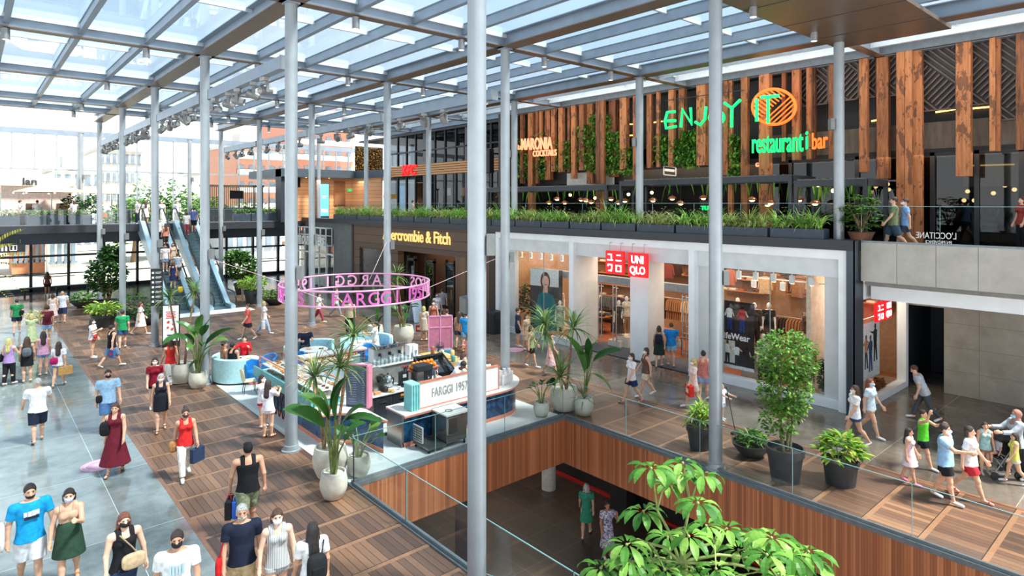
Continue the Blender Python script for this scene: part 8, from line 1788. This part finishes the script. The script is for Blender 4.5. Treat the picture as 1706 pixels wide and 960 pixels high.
hp = J['W-1'] + Vector((0, 0, -.1)); paper_bag('black carrier bag with a red base held by the man in the black tank', hp, rz + R(70), (32, 32, 34), (.34, .12, .36), c2=(176, 34, 44)); paper_bag('blue and white carrier bag beside the black one in the same hand', hp + Vector((_c, -_s, 0)) * .13, rz + R(70), (52, 96, 190), (.3, .10, .34), c2=(226, 228, 232))
o, J, U, rz = P_('man in a pale blue tee and denim shorts with a crossbody strap', head(180, 617, 1.78), h=1.78, yaw=R(6), phase=1, stride=.6, vox=MID, wide=1.12, top=('tee', (160, 196, 226)), bottom=('knee', (84, 122, 166)), hair=('short', 'dark'), mask=(34, 36, 40), skin=0, shoes=(226, 226, 226))
vs = MB(); vs.tube([U(-.06, .03, .86), U(.02, .10, .76), U(.10, .06, .60)], .014, 6); vs.build('crossbody_strap', M_BLACK, o); soft_bag('small black crossbody bag at the hip of the man in the pale blue tee', U(.13, .06, .56), rz, (36, 38, 44), (.16, .08, .22), None)
o, J, U, rz = P_('woman in a long maroon dress', foot(192, 788), h=1.70, yaw=R(-14), phase=1, stride=.7, vox=MID, female=True, top=('dress', (106, 30, 44), .14, .20), hair=('long', 'brown'), skin=0, shoes=(70, 50, 40), bare_foot=True)
soft_bag('black shoulder bag of the woman in the maroon dress', U(.12, .04, .66), rz, (34, 32, 34), (.22, .14, .34), [U(.1, 0, .84), U(.13, .03, .72)])
P_('man in a white shirt and dark shorts walking away over the shiny floor', foot(63, 737), h=1.76, yaw=R(184), phase=1, stride=.6, vox=MID, wide=1.12, top=('tee', (236, 236, 234)), bottom=('knee', (36, 42, 60)), hair=('short', 'grey'), skin=0, shoes=(120, 60, 46), bare_foot=True, arms={-1: A(16, 16, 30), 1: A(30, 12, 60)})
o, J, U, rz = P_('woman in a red top and loose white trousers', foot(309, 795), h=1.68, yaw=R(8), phase=1, stride=.9, vox=MID, female=True, top=('tank', (216, 44, 44)), bottom=('pants', (226, 222, 212)), hair=('bun', 'dark'), mask=(70, 56, 56), skin=1)
soft_bag('brown straw bag on the image-left arm of the woman in the red top', J['W1'] + Vector((0, 0, -.06)), rz + .5, (170, 122, 76), (.30, .14, .28), [J['E1'], J['W1'] + Vector((0, 0, .08))]); paper_bag('dark blue carrier bag in the other hand of the woman in the red top', J['W-1'] + Vector((0, 0, -.02)), rz + .6, (44, 58, 84), (.34, .12, .34))
P_('woman in a black sleeveless playsuit with a pale mask', foot(268, 718), h=1.64, yaw=R(2), phase=1, stride=.6, vox=MID, female=True, top=('tank', (32, 36, 48)), bottom=('skirt', (30, 32, 40), .36, .12), hair=('short', 'grey'), mask=(236, 236, 236), skin=0, shoes=(40, 36, 36), bare_foot=True)
P_('woman in a dark red tee and black shorts with long dark hair', head(258, 597, 1.66), h=1.66, yaw=R(4), phase=-1, stride=.5, vox=MID, female=True, top=('tee', (136, 24, 44)), bottom=('hot', black), hair=('long', 'black'), mask=(240, 240, 240), skin=2)
o, J, U, rz = P_('woman in a bright red top and white trousers passing the potted dracaena', foot(284, 642), h=1.68, yaw=R(200), phase=1, stride=.8, vox=MID, female=True, top=('tank', (214, 50, 46)), bottom=('pants', (226, 224, 218)), hair=('short', 'brown'), skin=1)
paper_bag('dark carrier bag of the woman in bright red by the dracaena', J['W1'] + Vector((0, 0, -.03)), rz, (52, 62, 80), (.26, .1, .3))
o, J, U, rz = P_('blonde woman in a lilac top and black trousers', foot(15, 642), h=1.68, yaw=R(150), phase=1, stride=.3, vox=MID, female=True, top=('tank', (168, 134, 184)), bottom=('pants', black), hair=('long', 'blond'), mask=(236, 190, 200), skin=2, arms={1: A(30, 10, 70)})
soft_bag('round black shoulder bag of the blonde woman', U(-.16, .0, .58), rz + 1.2, (36, 34, 38), (.34, .16, .28), [U(-.1, 0, .84), U(-.15, 0, .66)])
o, J, U, rz = P_('woman with brown hair, grey rucksack and black skirt', foot(45, 637), h=1.66, yaw=R(178), pose='stand', vox=MID, female=True, top=('tank', (70, 74, 80)), bottom=('skirt', black, .36, .12), hair=('long', 'brown'), skin=0)
soft_bag('grey rucksack of the brown-haired woman in the black skirt', U(0, -.13, .68), rz + PI, (96, 104, 112), (.28, .14, .32), None, 'backpack')
P_('woman in a pink top and short denim shorts', foot(72, 626), h=1.68, yaw=R(184), pose='stand', vox=MID, female=True, top=('tank', (222, 166, 196)), bottom=('hot', (112, 146, 190)), hair=('long', 'dark'), skin=0)
o, J, U, rz = P_('dark-haired woman in a white top with a tan carrier bag', foot(98, 644), h=1.62, yaw=R(165), phase=1, stride=.8, vox=MID, female=True, top=('tee', (228, 228, 232)), bottom=('hot', (96, 126, 170)), hair=('long', 'dark'), skin=0)
soft_bag('magenta bag on the back of the woman in the white top', U(-.06, -.12, .60), rz + PI, (176, 26, 92), (.24, .14, .24), None); paper_bag('tan paper carrier bag of the dark-haired woman in white', J['W1'] + Vector((0, 0, .04)), rz + .4, (196, 150, 90), (.42, .14, .3))
o, J, U, rz = P_('person with a maroon rucksack and light blue shorts', foot(78, 570), h=1.72, yaw=R(180), phase=1, stride=.5, vox=MID, top=('tee', (116, 40, 52)), bottom=('shorts', (150, 184, 216)), hair=('curly', 'brown'), skin=0)
soft_bag('maroon rucksack of the person in light blue shorts', U(0, -.15, .70), rz + PI, (96, 34, 48), (.34, .18, .42), None, 'backpack')
oB, JB, _u, _r = P_('person in a pale green dress holding flowers', foot(53, 585), h=1.66, yaw=R(170), pose='stand', vox=MID, female=True, top=('teedress', (186, 196, 150), .25, .15), hair=('short', 'blond'), skin=0, arms={1: A(50, 10, 60), -1: A(50, 10, 60)})
p = (JB['W1'] + JB['W-1']) / 2; t = thing('bouquet', 'yellow and white flower bunch carried among the women on the left', 'flowers', p + Vector((0, 0, .1))); q = MB(); rb = random.Random(3); foliage_cloud(q, rb, (0, 0, .1), (.3, .2, .3), 90, .14, .05, OVAL, 0); q.build('petals', mat_leaf('yellow_petal', [(.1, (120, 150, 60)), (.5, (226, 206, 100)), (.9, (240, 232, 214))]), t); q = MB()
for k in range(5): q.tube([(.02 * k - .04, 0, -.35), (.06 * k - .12, 0, .05)], .008, 5)
q.build('stems', M_STEM, t)
o, J, U, rz = P_('man in a green tee and dark shorts with a black shoulder bag', foot(28, 556), h=1.74, yaw=R(176), phase=1, stride=.5, vox=MID, top=('tee', (42, 128, 78)), bottom=('shorts', (34, 38, 54)), hair=('short', 'dark'), skin=0)
soft_bag('black shoulder bag of the man in the green tee', U(.12, -.06, .60), rz, (30, 30, 32), (.2, .1, .24), None)
P_('woman in a pale floral skirt walking beside a man', foot(88, 540), h=1.64, yaw=R(178), phase=1, stride=.5, vox=MID, female=True, top=('tank', (226, 206, 196)), bottom=('skirt', (226, 206, 200), .26, .14), hair=('short', 'brown'), skin=0)
P_('man in a pale striped shirt and navy shorts beside the floral-skirted woman', foot(104, 538), h=1.74, yaw=R(182), phase=-1, stride=.5, vox=MID, top=('tee', (206, 206, 214)), bottom=('knee', (40, 50, 78)), hair=('bald', 'grey'), skin=1)
P_('person in dark clothes standing by the far bench', foot(79, 492), h=1.66, yaw=R(180), pose='stand', vox=FAR, female=True, top=('tank', (120, 70, 60)), bottom=('shorts', black), hair=('long', 'dark'), skin=3)
o, J, U, rz = P_('woman in a white top with a red bag and red shorts', foot(154, 597), h=1.66, yaw=R(70), pose='stand', vox=MID, female=True, top=('tee', (234, 230, 230)), bottom=('hot', (214, 120, 110)), hair=('long', 'dark'), mask=(236, 236, 236), skin=0, arms={1: A(20, 8, 100)})
soft_bag('small red bag at the hip of the woman in the white top', U(.08, .1, .56), rz, (206, 50, 44), (.24, .1, .18), None)
o, J, U, rz = P_('person in a black vest and grey-blue shorts striding past the lime bush', foot(186, 612), h=1.74, yaw=R(120), phase=1, stride=1.1, vox=MID, top=('tank', black), bottom=('knee', (118, 138, 166)), hair=('short', 'dark'), mask=(226, 226, 230), skin=0)
paper_bag('blue and red carrier bag of the person in the black vest', J['W1'] + Vector((0, 0, .02)), rz, (60, 96, 150), (.3, .1, .32), c2=(190, 60, 90))
P_('man in a bright green tee beside the bush', foot(204, 581), h=1.74, yaw=R(178), phase=1, stride=.5, vox=MID, top=('tee', (40, 150, 92)), bottom=('shorts', (58, 84, 120)), hair=('short', 'dark'), skin=0)
P_('woman in pale flowing clothes by the directory board', foot(234, 558), h=1.68, yaw=R(100), phase=1, stride=1.0, vox=MID, female=True, top=('tee', (222, 206, 200)), bottom=('skirt', (226, 220, 214), .28, .17), hair=('short', 'brown'), mask=(214, 90, 90), skin=0)
P_('man in a coral shirt and dark shorts', foot(413, 566), h=1.76, yaw=R(-80), phase=1, stride=.9, vox=MID, top=('tee', (232, 104, 96)), bottom=('shorts', (50, 54, 62)), hair=('short', 'brown'), skin=0)
o, J, U, rz = P_('person in a white shirt and pale jeans by the coral-shirted man', foot(440, 557), h=1.68, yaw=R(100), phase=1, stride=.9, vox=MID, female=True, top=('tee', (236, 236, 236)), bottom=('pants', (170, 190, 214)), hair=('short', 'blond'), skin=0)
paper_bag('white carrier bag of the person in pale jeans', J['W1'], rz, (232, 232, 232), (.36, .14, .4))
P_('woman in a white top and dusty red trousers behind the ring sign', foot(531, 537), h=1.66, yaw=R(80), phase=1, stride=1.0, vox=MID, female=True, top=('tee', (234, 232, 230)), bottom=('pants', (168, 70, 82)), hair=('short', 'dark'), skin=0)
P_('man in a khaki shirt and dark trousers seen from behind', foot(582, 558), h=1.78, yaw=R(172), pose='stand', vox=MID, wide=1.1, top=('tee', (176, 160, 130)), bottom=('pants', (36, 40, 54)), hair=('short', 'grey'), skin=0)
SEAT = .0
def seated(label, c, yaw_abs, **k):
 o, J, U, rz = P_(label, (c[0], c[1], 0), pose='sit', **k); return o
def faceto(c, tgt): return math.atan2(tgt[1] - c[1], tgt[0] - c[0]) - PI / 2 - facing(c)
T0 = (7.85, 24.35)
for lab, c, kw in (('seated man in a black vest with his back turned on the mint sofa', (7.28, 23.9), dict(top=('tank', black), bottom=('pants', (44, 46, 56)), hair=('short', 'black'), skin=1, h=1.72)), ('seated shirtless-shouldered man in brown beside the potted plant', (7.12, 24.35), dict(top=('tank', (176, 120, 96)), bottom=('shorts', (60, 60, 66)), hair=('short', 'black'), skin=1, h=1.72)), ('seated woman in a red blouse at the round white table', (8.05, 25.0), dict(top=('long', (196, 28, 40)), bottom=('pants', (50, 44, 50)), hair=('bun', 'black'), skin=2, female=True, h=1.66, arms={1: A(70, 40, 20), -1: A(40, 10, 90)}))):
 person(lab, (c[0], c[1], .17), yaw=faceto(c, T0), pose='sit', vox=.013, **kw)
person('seated bald man in a navy tee', (10.45, 24.95, .17), 1.76, yaw=R(10), pose='sit', vox=.013, top=('tee', (28, 34, 56)), bottom=('pants', (60, 62, 70)), hair=('bald', 'grey'), skin=1, wide=1.1, arms={1: A(40, 8, 60), -1: A(40, 8, 60)})
person('woman in a white dress with a long ponytail standing at the sofa', (12.75, 23.25, 0), 1.68, yaw=R(-100), pose='stand', vox=.013, female=True, top=('teedress', (236, 226, 222), .32, .13), hair=('pony', 'dark'), skin=0, arms={1: A(40, 6, 60), -1: A(40, 6, 60)})
P_('girl in a white tee and red shorts with a mask, partly behind another girl', foot(437, 712), h=1.52, yaw=R(60), pose='stand', vox=MID, female=True, top=('tee', (236, 234, 238)), bottom=('hot', (176, 40, 60)), hair=('long', 'black'), mask=(236, 238, 242), skin=0, arms={1: A(50, 4, 60), -1: A(50, 4, 60)})
P_('girl in white tee and shorts looking down, with copper sandals', foot(447, 729), h=1.60, yaw=R(150), pose='stand', vox=MID, female=True, top=('tee', (234, 228, 236)), bottom=('hot', (236, 226, 226)), hair=('long', 'dark'), skin=0, shoes=(170, 106, 76), bare_foot=True, arms={1: A(50, 4, 60), -1: A(50, 4, 60)})
P_('barista in a white tee bending over the counter behind the name board', (11.6, 16.25, 0), h=1.74, yaw=R(60), pose='stand', lean=R(38), vox=.013, top=('tee', (240, 240, 240)), bottom=('pants', black), hair=('short', 'black'), skin=4, arms={1: A(70, 10, 30), -1: A(70, 10, 30)})
person('second barista in a white tee with brown hair', (12.2, 16.85, 0), 1.66, yaw=R(95), pose='stand', lean=R(25), vox=.013, female=True, top=('tee', (240, 240, 240)), bottom=('pants', black), hair=('short', 'brown'), mask=(240, 240, 240), skin=0, arms={1: A(70, 10, 30), -1: A(70, 10, 30)})
c = (14.15, 18.6); person('customer in a dusty pink shirt and blue cap behind the dessert jars', (c[0], c[1], 0), 1.72, yaw=R(-8), pose='stand', vox=.013, wide=1.12, top=('tee', (206, 146, 132)), bottom=('pants', (60, 60, 70)), hair=('cap', (40, 50, 104)), skin=3, arms={1: A(40, 8, 70), -1: A(40, 8, 70)})
o, J, U, rz = P_('blonde woman in pale clothes with a red and white bag by the mesh screen', foot(706, 568), h=1.64, yaw=R(170), pose='stand', vox=MID, female=True, top=('tee', (222, 200, 180)), bottom=('skirt', (200, 180, 160), .3, .13), hair=('short', 'blond'), skin=0)
paper_bag('red and white carrier bag of the blonde woman by the mesh screen', J['W-1'] + Vector((0, 0, -.02)), rz, (214, 50, 40), (.36, .14, .3), c2=(240, 220, 200))
P_('person in white behind the pink mesh screen', foot(744, 580), h=1.76, yaw=R(176), pose='stand', vox=MID, top=('tee', (240, 240, 240)), bottom=('pants', (70, 110, 120)), hair=('short', 'brown'), skin=0)
P_('man in a blue tee left of the nearest column', foot(776, 586), h=1.78, yaw=R(178), phase=1, stride=.6, vox=MID, top=('tee', (44, 152, 214)), bottom=('shorts', (120, 160, 190)), hair=('short', 'dark'), skin=0)
P_('woman in a brown top beside the blue-shirted man', foot(765, 580), h=1.66, yaw=R(170), phase=1, stride=.6, vox=FAR, female=True, top=('tank', (196, 140, 106)), bottom=('shorts', (60, 60, 70)), hair=('long', 'brown'), skin=0)
P_('masked woman in rust behind the mesh screen', foot(722, 556), h=1.66, yaw=R(10), phase=1, stride=.6, vox=FAR, female=True, top=('tank', (190, 110, 90)), bottom=('pants', (90, 80, 80)), hair=('short', 'black'), mask=(240, 240, 240), skin=0)
P_('shopper in a white top leaving the dark timber shop', foot(728, 540), h=1.68, yaw=R(20), phase=1, stride=.6, vox=FAR, female=True, top=('tee', (226, 226, 230)), bottom=('shorts', (80, 90, 120)), hair=('short', 'dark'), mask=(90, 130, 200), skin=0)
P_('person in a grey tee at the dark timber shop door', foot(737, 532), h=1.74, yaw=R(180), phase=1, stride=.6, vox=FAR, top=('tee', (150, 150, 156)), bottom=('shorts', (60, 60, 66)), hair=('short', 'dark'), skin=0)
P_('pale figure in grey walking behind the ring sign', foot(560, 528), h=1.72, yaw=R(90), phase=1, stride=1.0, vox=FAR, top=('tee', (206, 204, 204)), bottom=('pants', (160, 160, 164)), hair=('short', 'brown'), skin=0)
P_('man in a navy tee and shorts by the left shop window', foot(863, 578), h=1.76, yaw=R(90), pose='stand', vox=MID, top=('tee', (50, 62, 84)), bottom=('shorts', (34, 38, 46)), hair=('short', 'dark'), skin=0)
P_('woman in a beige dress beside the navy-clad man', foot(877, 585), h=1.66, yaw=R(60), phase=1, stride=.6, vox=MID, female=True, top=('teedress', (204, 174, 146), .3, .13), hair=('long', 'brown'), skin=0)
P_('woman in black shorts and white shoes behind the sword-leaved plant', foot(885, 612), h=1.68, yaw=R(80), phase=1, stride=.8, vox=MID, female=True, top=('tank', (150, 160, 110)), bottom=('shorts', black), hair=('short', 'brown'), skin=0, shoes=(245, 245, 245))
P_('woman in a pale pink dress behind the sword-leaved plant', foot(918, 625), h=1.66, yaw=R(90), phase=1, stride=.8, vox=MID, female=True, top=('teedress', (236, 190, 190), .25, .16), hair=('short', 'brown'), skin=0)
o, J, U, rz = P_('woman in a white top and navy shorts passing the shop entrance', foot(1052, 671), h=1.66, yaw=R(-60), phase=1, stride=.9, vox=MID, female=True, top=('tee', (236, 230, 228)), bottom=('shorts', (38, 56, 92)), hair=('short', 'dark'), mask=(220, 226, 236), skin=0, shoes=(60, 50, 50), bare_foot=True)
P_('person in a dark top and cream shorts beside the navy shorts woman', foot(1076, 660), h=1.68, yaw=R(-70), phase=-1, stride=.9, vox=MID, female=True, top=('tank', (110, 80, 70)), bottom=('shorts', (226, 206, 176)), hair=('short', 'dark'), mask=(226, 226, 226), skin=0, shoes=(240, 240, 240))
o, J, U, rz = P_('woman in a dark green skirt with a navy rucksack entering the shop', foot(1098, 612), h=1.66, yaw=R(176), phase=1, stride=.5, vox=MID, female=True, top=('tank', (150, 124, 104)), bottom=('skirt', (38, 54, 48), .3, .14), hair=('short', 'dark'), skin=0)
soft_bag('navy rucksack of the woman in the dark green skirt', U(0, -.13, .70), rz + PI, (34, 38, 58), (.30, .16, .40), None, 'backpack')
o, J, U, rz = P_('man in a bright blue tee and pale denim shorts entering the shop', foot(1118, 611), h=1.76, yaw=R(182), phase=-1, stride=.5, vox=MID, wide=1.1, top=('tee', (36, 134, 212)), bottom=('shorts', (150, 178, 206)), hair=('short', 'brown'), skin=0)
soft_bag('cream tote bag at the side of the man in the bright blue tee', J['W1'] + Vector((0, 0, -.02)), rz, (214, 200, 176), (.26, .1, .36), [J['S1'] + Vector((0, 0, .05)), J['W1'] + Vector((0, 0, .16))], 'tote_bag')
o, J, U, rz = P_('blond person in pale pink with a red and white shopping bag', foot(1155, 680), h=1.62, yaw=R(-70), phase=1, stride=.8, vox=MID, female=True, top=('tee', (236, 206, 196)), bottom=('shorts', (220, 200, 190)), hair=('short', 'blond'), mask=(230, 230, 230), skin=0)
paper_bag('red shopping bag with a white panel carried past the shop pillar', J['W-1'] + Vector((0, 0, .08)), rz, (220, 52, 38), (.40, .16, .34), c2=(250, 220, 200))
P_('woman in a coral sleeveless top by the grey column', foot(1172, 668), h=1.66, yaw=R(170), phase=1, stride=.5, vox=MID, female=True, top=('tank', (206, 122, 112)), bottom=('shorts', (150, 170, 200)), hair=('bun', 'dark'), skin=0)
o, J, U, rz = P_('small child in white pushing a pole beside the grey column', foot(1203, 700), h=1.08, yaw=R(60), pose='stand', vox=.012, top=('tee', (238, 236, 236)), bottom=('shorts', (200, 210, 220)), hair=('short', 'blond'), skin=2, arms={1: A(60, 6, 20), -1: A(60, 6, 20)})
p0, p1 = onZ(1204, 651, 1.0), foot(1225, 722); t = thing('push_broom', 'black long-handled push pole held by the small child', 'tool', p1); q = MB(); q.tube([Vector((0, 0, .05)), onZ(1210, 645, 1.1) - Vector(p1)], .014, 8); q.build('pole', M_BLACK, t); q = MB(); q.box((0, 0, .03), (.36, .1, .06)); q.build('head', M_DARK, t, bevel=.01)
P_('woman in a white tee and denim shorts walking under the shop corner', foot(1424, 742), h=1.66, yaw=R(-70), phase=1, stride=.9, vox=MID, female=True, top=('tee', (238, 234, 232)), bottom=('hot', (60, 86, 130)), hair=('long', 'brown'), mask=(236, 230, 230), skin=0, wide=1.08)
P_('woman in a pale blue tee and white shoes walking under the shop corner', foot(1450, 727), h=1.66, yaw=R(70), phase=1, stride=.9, vox=MID, female=True, top=('tee', (206, 222, 230)), bottom=('hot', (196, 170, 150)), hair=('long', 'auburn'), mask=(170, 200, 226), skin=0, shoes=(245, 245, 245))
P_('stooping person in a grey tee in front of the concrete wall', foot(1540, 700), h=1.72, yaw=R(-80), phase=1, stride=1.0, lean=R(22), vox=MID, top=('tee', (196, 200, 206)), bottom=('pants', (84, 86, 90)), hair=('short', 'brown'), skin=0)
P_('girl in a white and pink sundress with pink shoes', foot(1515, 806), h=1.30, yaw=R(80), phase=1, stride=.6, vox=.0115, female=True, top=('dress', (232, 214, 222), .34, .15), hair=('long', 'dark'), skin=0, shoes=(236, 120, 168))
P_('boy in a vivid green vest raising his arms', foot(1538, 778), h=1.45, yaw=R(70), phase=1, stride=.9, vox=.0115, top=('tank', (92, 208, 54)), bottom=('shorts', (34, 36, 44)), hair=('short', 'dark'), skin=0, arms={1: A(120, 30, 40), -1: A(60, 20, 60)})
P_('man in a light blue tee and black shorts pointing back', foot(1575, 836), h=1.72, yaw=R(80), phase=1, stride=.6, vox=.0115, wide=1.12, top=('tee', (150, 190, 222)), bottom=('shorts', (34, 34, 38)), hair=('short', 'dark'), mask=(230, 230, 230), skin=0, arms={-1: A(-10, 10, 10), 1: A(60, 20, 40)})
P_('woman in a loose white tee and red shorts with pink sandals', foot(1616, 830), h=1.64, yaw=R(80), phase=1, stride=1.0, vox=.0115, female=True, wide=1.1, top=('tee', (234, 230, 228)), bottom=('shorts', (190, 50, 60)), hair=('short', 'dark'), skin=0, shoes=(226, 80, 96), bare_foot=True)
P_('girl in a pale turquoise vest beside the pushchair', foot(1641, 790), h=1.25, yaw=R(20), pose='stand', vox=.0115, female=True, top=('tank', (160, 200, 196)), bottom=('hot', (150, 120, 100)), hair=('short', 'dark'), skin=0, shoes=(200, 190, 180))
P_('woman in a beige headscarf and grey top pushing the pushchair', head(1693, 684, 1.64), h=1.64, yaw=R(-60), phase=1, stride=.5, vox=.0115, female=True, wide=1.1, top=('long', (170, 178, 184)), bottom=('pants', (34, 36, 42)), hair=('scarf', (158, 116, 102)), mask=(150, 206, 226), skin=0, arms={1: A(50, 6, 40), -1: A(50, 6, 40)})
P_('girl in a lemon vest and white shorts in front of the headscarfed woman', foot(1690, 806), h=1.20, yaw=R(-70), phase=1, stride=.8, vox=.0115, female=True, top=('tank', (214, 218, 104)), bottom=('hot', (230, 226, 222)), hair=('long', 'dark'), skin=0, shoes=(220, 224, 230))
ps = foot(1662, 792); t = thing('pushchair', 'black folding pushchair with a hood at the right edge', 'pushchair', ps, facing(ps) + R(-50)); q = MB()
for s in (-1, 1): q.tube([(s * .22, .28, .12), (s * .22, -.1, .62), (s * .22, -.42, 1.0)], .014, 6); q.tube([(s * .22, -.3, .1), (s * .22, .1, .55)], .014, 6)
q.tube([(-.22, -.42, 1.0), (.22, -.42, 1.0)], .018, 6); q.tube([(-.22, .28, .12), (.22, .28, .12)], .012, 6); q.build('frame', M_STEEL, t, smooth=60)
q = MB(); q.box((0, .0, .46), (.36, .36, .05), 0, R(12)); q.box((0, -.2, .68), (.36, .05, .5), 0, R(-18)); q.build('seat', M_BLACK, t, bevel=.02); q = MB(); q.ell((0, -.16, .90), (.22, .28, .2), 18, 10); q.v = [(x, y, max(z, .88)) for x, y, z in q.v]; q.build('hood', M_BLACK, t, smooth=50)
for s in (-1, 1):
 for y in (.28, -.3): q = MB(); q.cyl((s * .25 - .02, y, .09), (s * .25 + .02, y, .09), .09, n=18); q.build('wheel', M_BLACK, t)
person('toddler in grey sitting in the black pushchair with pink shoes', (ps[0], ps[1], .33), .82, yaw=R(-50), pose='sit', vox=.011, top=('tee', (190, 196, 206)), bottom=('hot', (90, 96, 120)), hair=('short', 'dark'), skin=0, shoes=(232, 120, 160), arms={1: A(60, 10, 80)})
P_('woman in a sea-green dress on the lower floor', foot(977, 894, LZ), h=1.68, yaw=R(176), phase=1, stride=.8, vox=MID, female=True, top=('teedress', (62, 146, 116), .3, .13), hair=('short', 'grey'), skin=0)
P_('woman in a floral dress on the phone on the lower floor', foot(1012, 930, LZ), h=1.66, yaw=R(20), pose='stand', vox=MID, female=True, top=('teedress', M_FLORAL, .2, .14), hair=('short', 'dark'), skin=3, arms={-1: A(50, 20, 110)})
rail((8.2, 13.2), (10.8, 6.0), -2.9, 1.0, 3, 'sloping glass guard with a teal edge below the opening', post=False)
b = MB(); b.cb(6.9, 8.0, 2.0, 13.2, -3.2, -2.85); struct('floor_lower_landing', b, plain((170, 160, 146), .4))
def up(label, px, X, **k):
 p = onX(px, 380, X); return P_(label, (X, p.y, UZ), **k)
up('person in an olive tee walking behind the parapet glass', 1489, 22.2, h=1.74, yaw=R(-85), phase=1, stride=1.0, vox=.014, top=('tee', (124, 130, 96)), bottom=('knee', (60, 76, 90)), hair=('short', 'dark'), skin=0)
up('person in a pale blue tee behind the one in olive', 1508, 22.5, h=1.70, yaw=R(-85), phase=-1, stride=1.0, vox=.014, top=('tee', (130, 164, 210)), bottom=('shorts', (60, 66, 90)), hair=('short', 'brown'), mask=(220, 226, 236), skin=0)
up('person in red at the upper right bar', 1703, 25.0, h=1.7, yaw=R(-60), pose='stand', vox=FAR, female=True, top=('tee', (150, 60, 54)), bottom=('pants', black), hair=('long', 'dark'), skin=0)
up('customer in white near the red letter restaurant', 688, 24.0, h=1.7, yaw=R(90), pose='stand', vox=FAR, top=('tee', (220, 190, 180)), bottom=('pants', black), hair=('short', 'dark'), skin=0)
up('diner in black at the counter restaurant', 742, 27.2, h=1.72, yaw=R(170), pose='stand', vox=FAR, top=('tee', (40, 40, 44)), bottom=('pants', black), hair=('short', 'dark'), skin=0)
def br(label, px, Y, **k):
 p = onY(px, 370, Y); return P_(label, (p.x, Y, UZ), **k)
br('person in a white tee leaning at the left escalator head', 229, 51.6, h=1.72, yaw=R(-60), pose='stand', vox=FAR, top=('tee', (232, 232, 236)), bottom=('pants', (80, 90, 110)), hair=('short', 'dark'), mask=(240, 240, 240), skin=0)
br('person in a white dress with a green scarf at the escalator head', 243, 51.0, h=1.66, yaw=R(180), pose='stand', vox=FAR, female=True, top=('teedress', (230, 224, 222), .3, .13), hair=('long', 'brown'), skin=0)
br('person in white waiting behind the escalator heads', 269, 53.0, h=1.66, yaw=R(0), pose='stand', vox=FAR, top=('tee', (226, 226, 230)), bottom=('pants', (90, 80, 80)), hair=('short', 'brown'), skin=0)
br('person in pale blue behind the right escalator head', 295, 54.0, h=1.70, yaw=R(0), pose='stand', vox=FAR, top=('tee', (196, 206, 216)), bottom=('pants', (90, 90, 100)), hair=('short', 'brown'), skin=0)
br('diner in pale clothes under the cream parasol', 62, 54.0, h=1.70, yaw=R(180), pose='stand', vox=FAR, top=('tee', (232, 226, 224)), bottom=('pants', (90, 80, 80)), hair=('short', 'dark'), skin=0)
br('waiter in dark clothes left of the cream parasol', 34, 52.2, h=1.74, yaw=R(90), phase=1, vox=FAR, top=('tee', (200, 190, 196)), bottom=('pants', (40, 40, 46)), hair=('short', 'dark'), skin=0)
br('person in white by the end of the bridge planters', 124, 52.2, h=1.66, yaw=R(180), pose='stand', vox=FAR, female=True, top=('tee', (236, 236, 236)), bottom=('pants', (120, 110, 110)), hair=('short', 'brown'), skin=0)
def esc(label, x, Y, **k):
 z = UZ * max(0, min(1, (Y - 42.2) / 7.4)) + .12; k.setdefault('vox', .015); return P_(label, (x, Y, z), pose='stand', **k)
esc('rider in a white top and dusty red trousers on the right escalator', 11.62, 48.3, h=1.66, yaw=R(165), female=True, top=('tee', (236, 234, 234)), bottom=('pants', (186, 90, 104)), hair=('short', 'brown'), skin=0)
esc('rider in a blue-white tee and black shorts on the right escalator', 12.15, 48.6, h=1.76, yaw=R(185), top=('tee', (104, 120, 176)), bottom=('knee', black), hair=('short', 'dark'), skin=0)
esc('rider in white hugging a companion near the top of the left escalator', 9.75, 47.6, h=1.70, yaw=R(0), top=('tee', (232, 232, 232)), bottom=('pants', (40, 40, 44)), hair=('short', 'brown'), mask=(240, 240, 240), skin=0)
esc('rider with long brown hair near the top of the left escalator', 10.05, 47.2, h=1.66, yaw=R(-160), female=True, top=('tank', (190, 120, 96)), bottom=('pants', (60, 44, 44)), hair=('long', 'brown'), skin=0)
esc('rider in a pink-white shirt with a mask in the middle of the left escalator', 9.6, 45.2, h=1.72, yaw=R(5), top=('tee', (240, 226, 226)), bottom=('shorts', (140, 160, 190)), hair=('short', 'brown'), mask=(90, 90, 96), skin=0)
esc('rider in a beige top with a dark mask in the middle of the left escalator', 10.1, 45.4, h=1.64, yaw=R(10), female=True, top=('tank', (226, 196, 166)), bottom=('shorts', (196, 170, 140)), hair=('short', 'dark'), mask=(50, 50, 54), skin=0)
esc('rider in a blue striped tee low on the left escalator', 10.15, 44.4, h=1.74, yaw=R(170), top=('tee', M_STRIPE), bottom=('shorts', (80, 70, 60)), hair=('short', 'brown'), skin=0)
o, J, U, rz = esc('rider in a navy dress low on the left escalator', 9.75, 43.8, h=1.66, yaw=R(175), female=True, top=('dress', (36, 44, 80), .3, .13), hair=('short', 'brown'), skin=1)
soft_bag('yellow backpack on the lowest steps of the left escalator', (10.0, 43.1, 1.2), 0, (226, 180, 40), (.30, .18, .38), None, 'backpack')
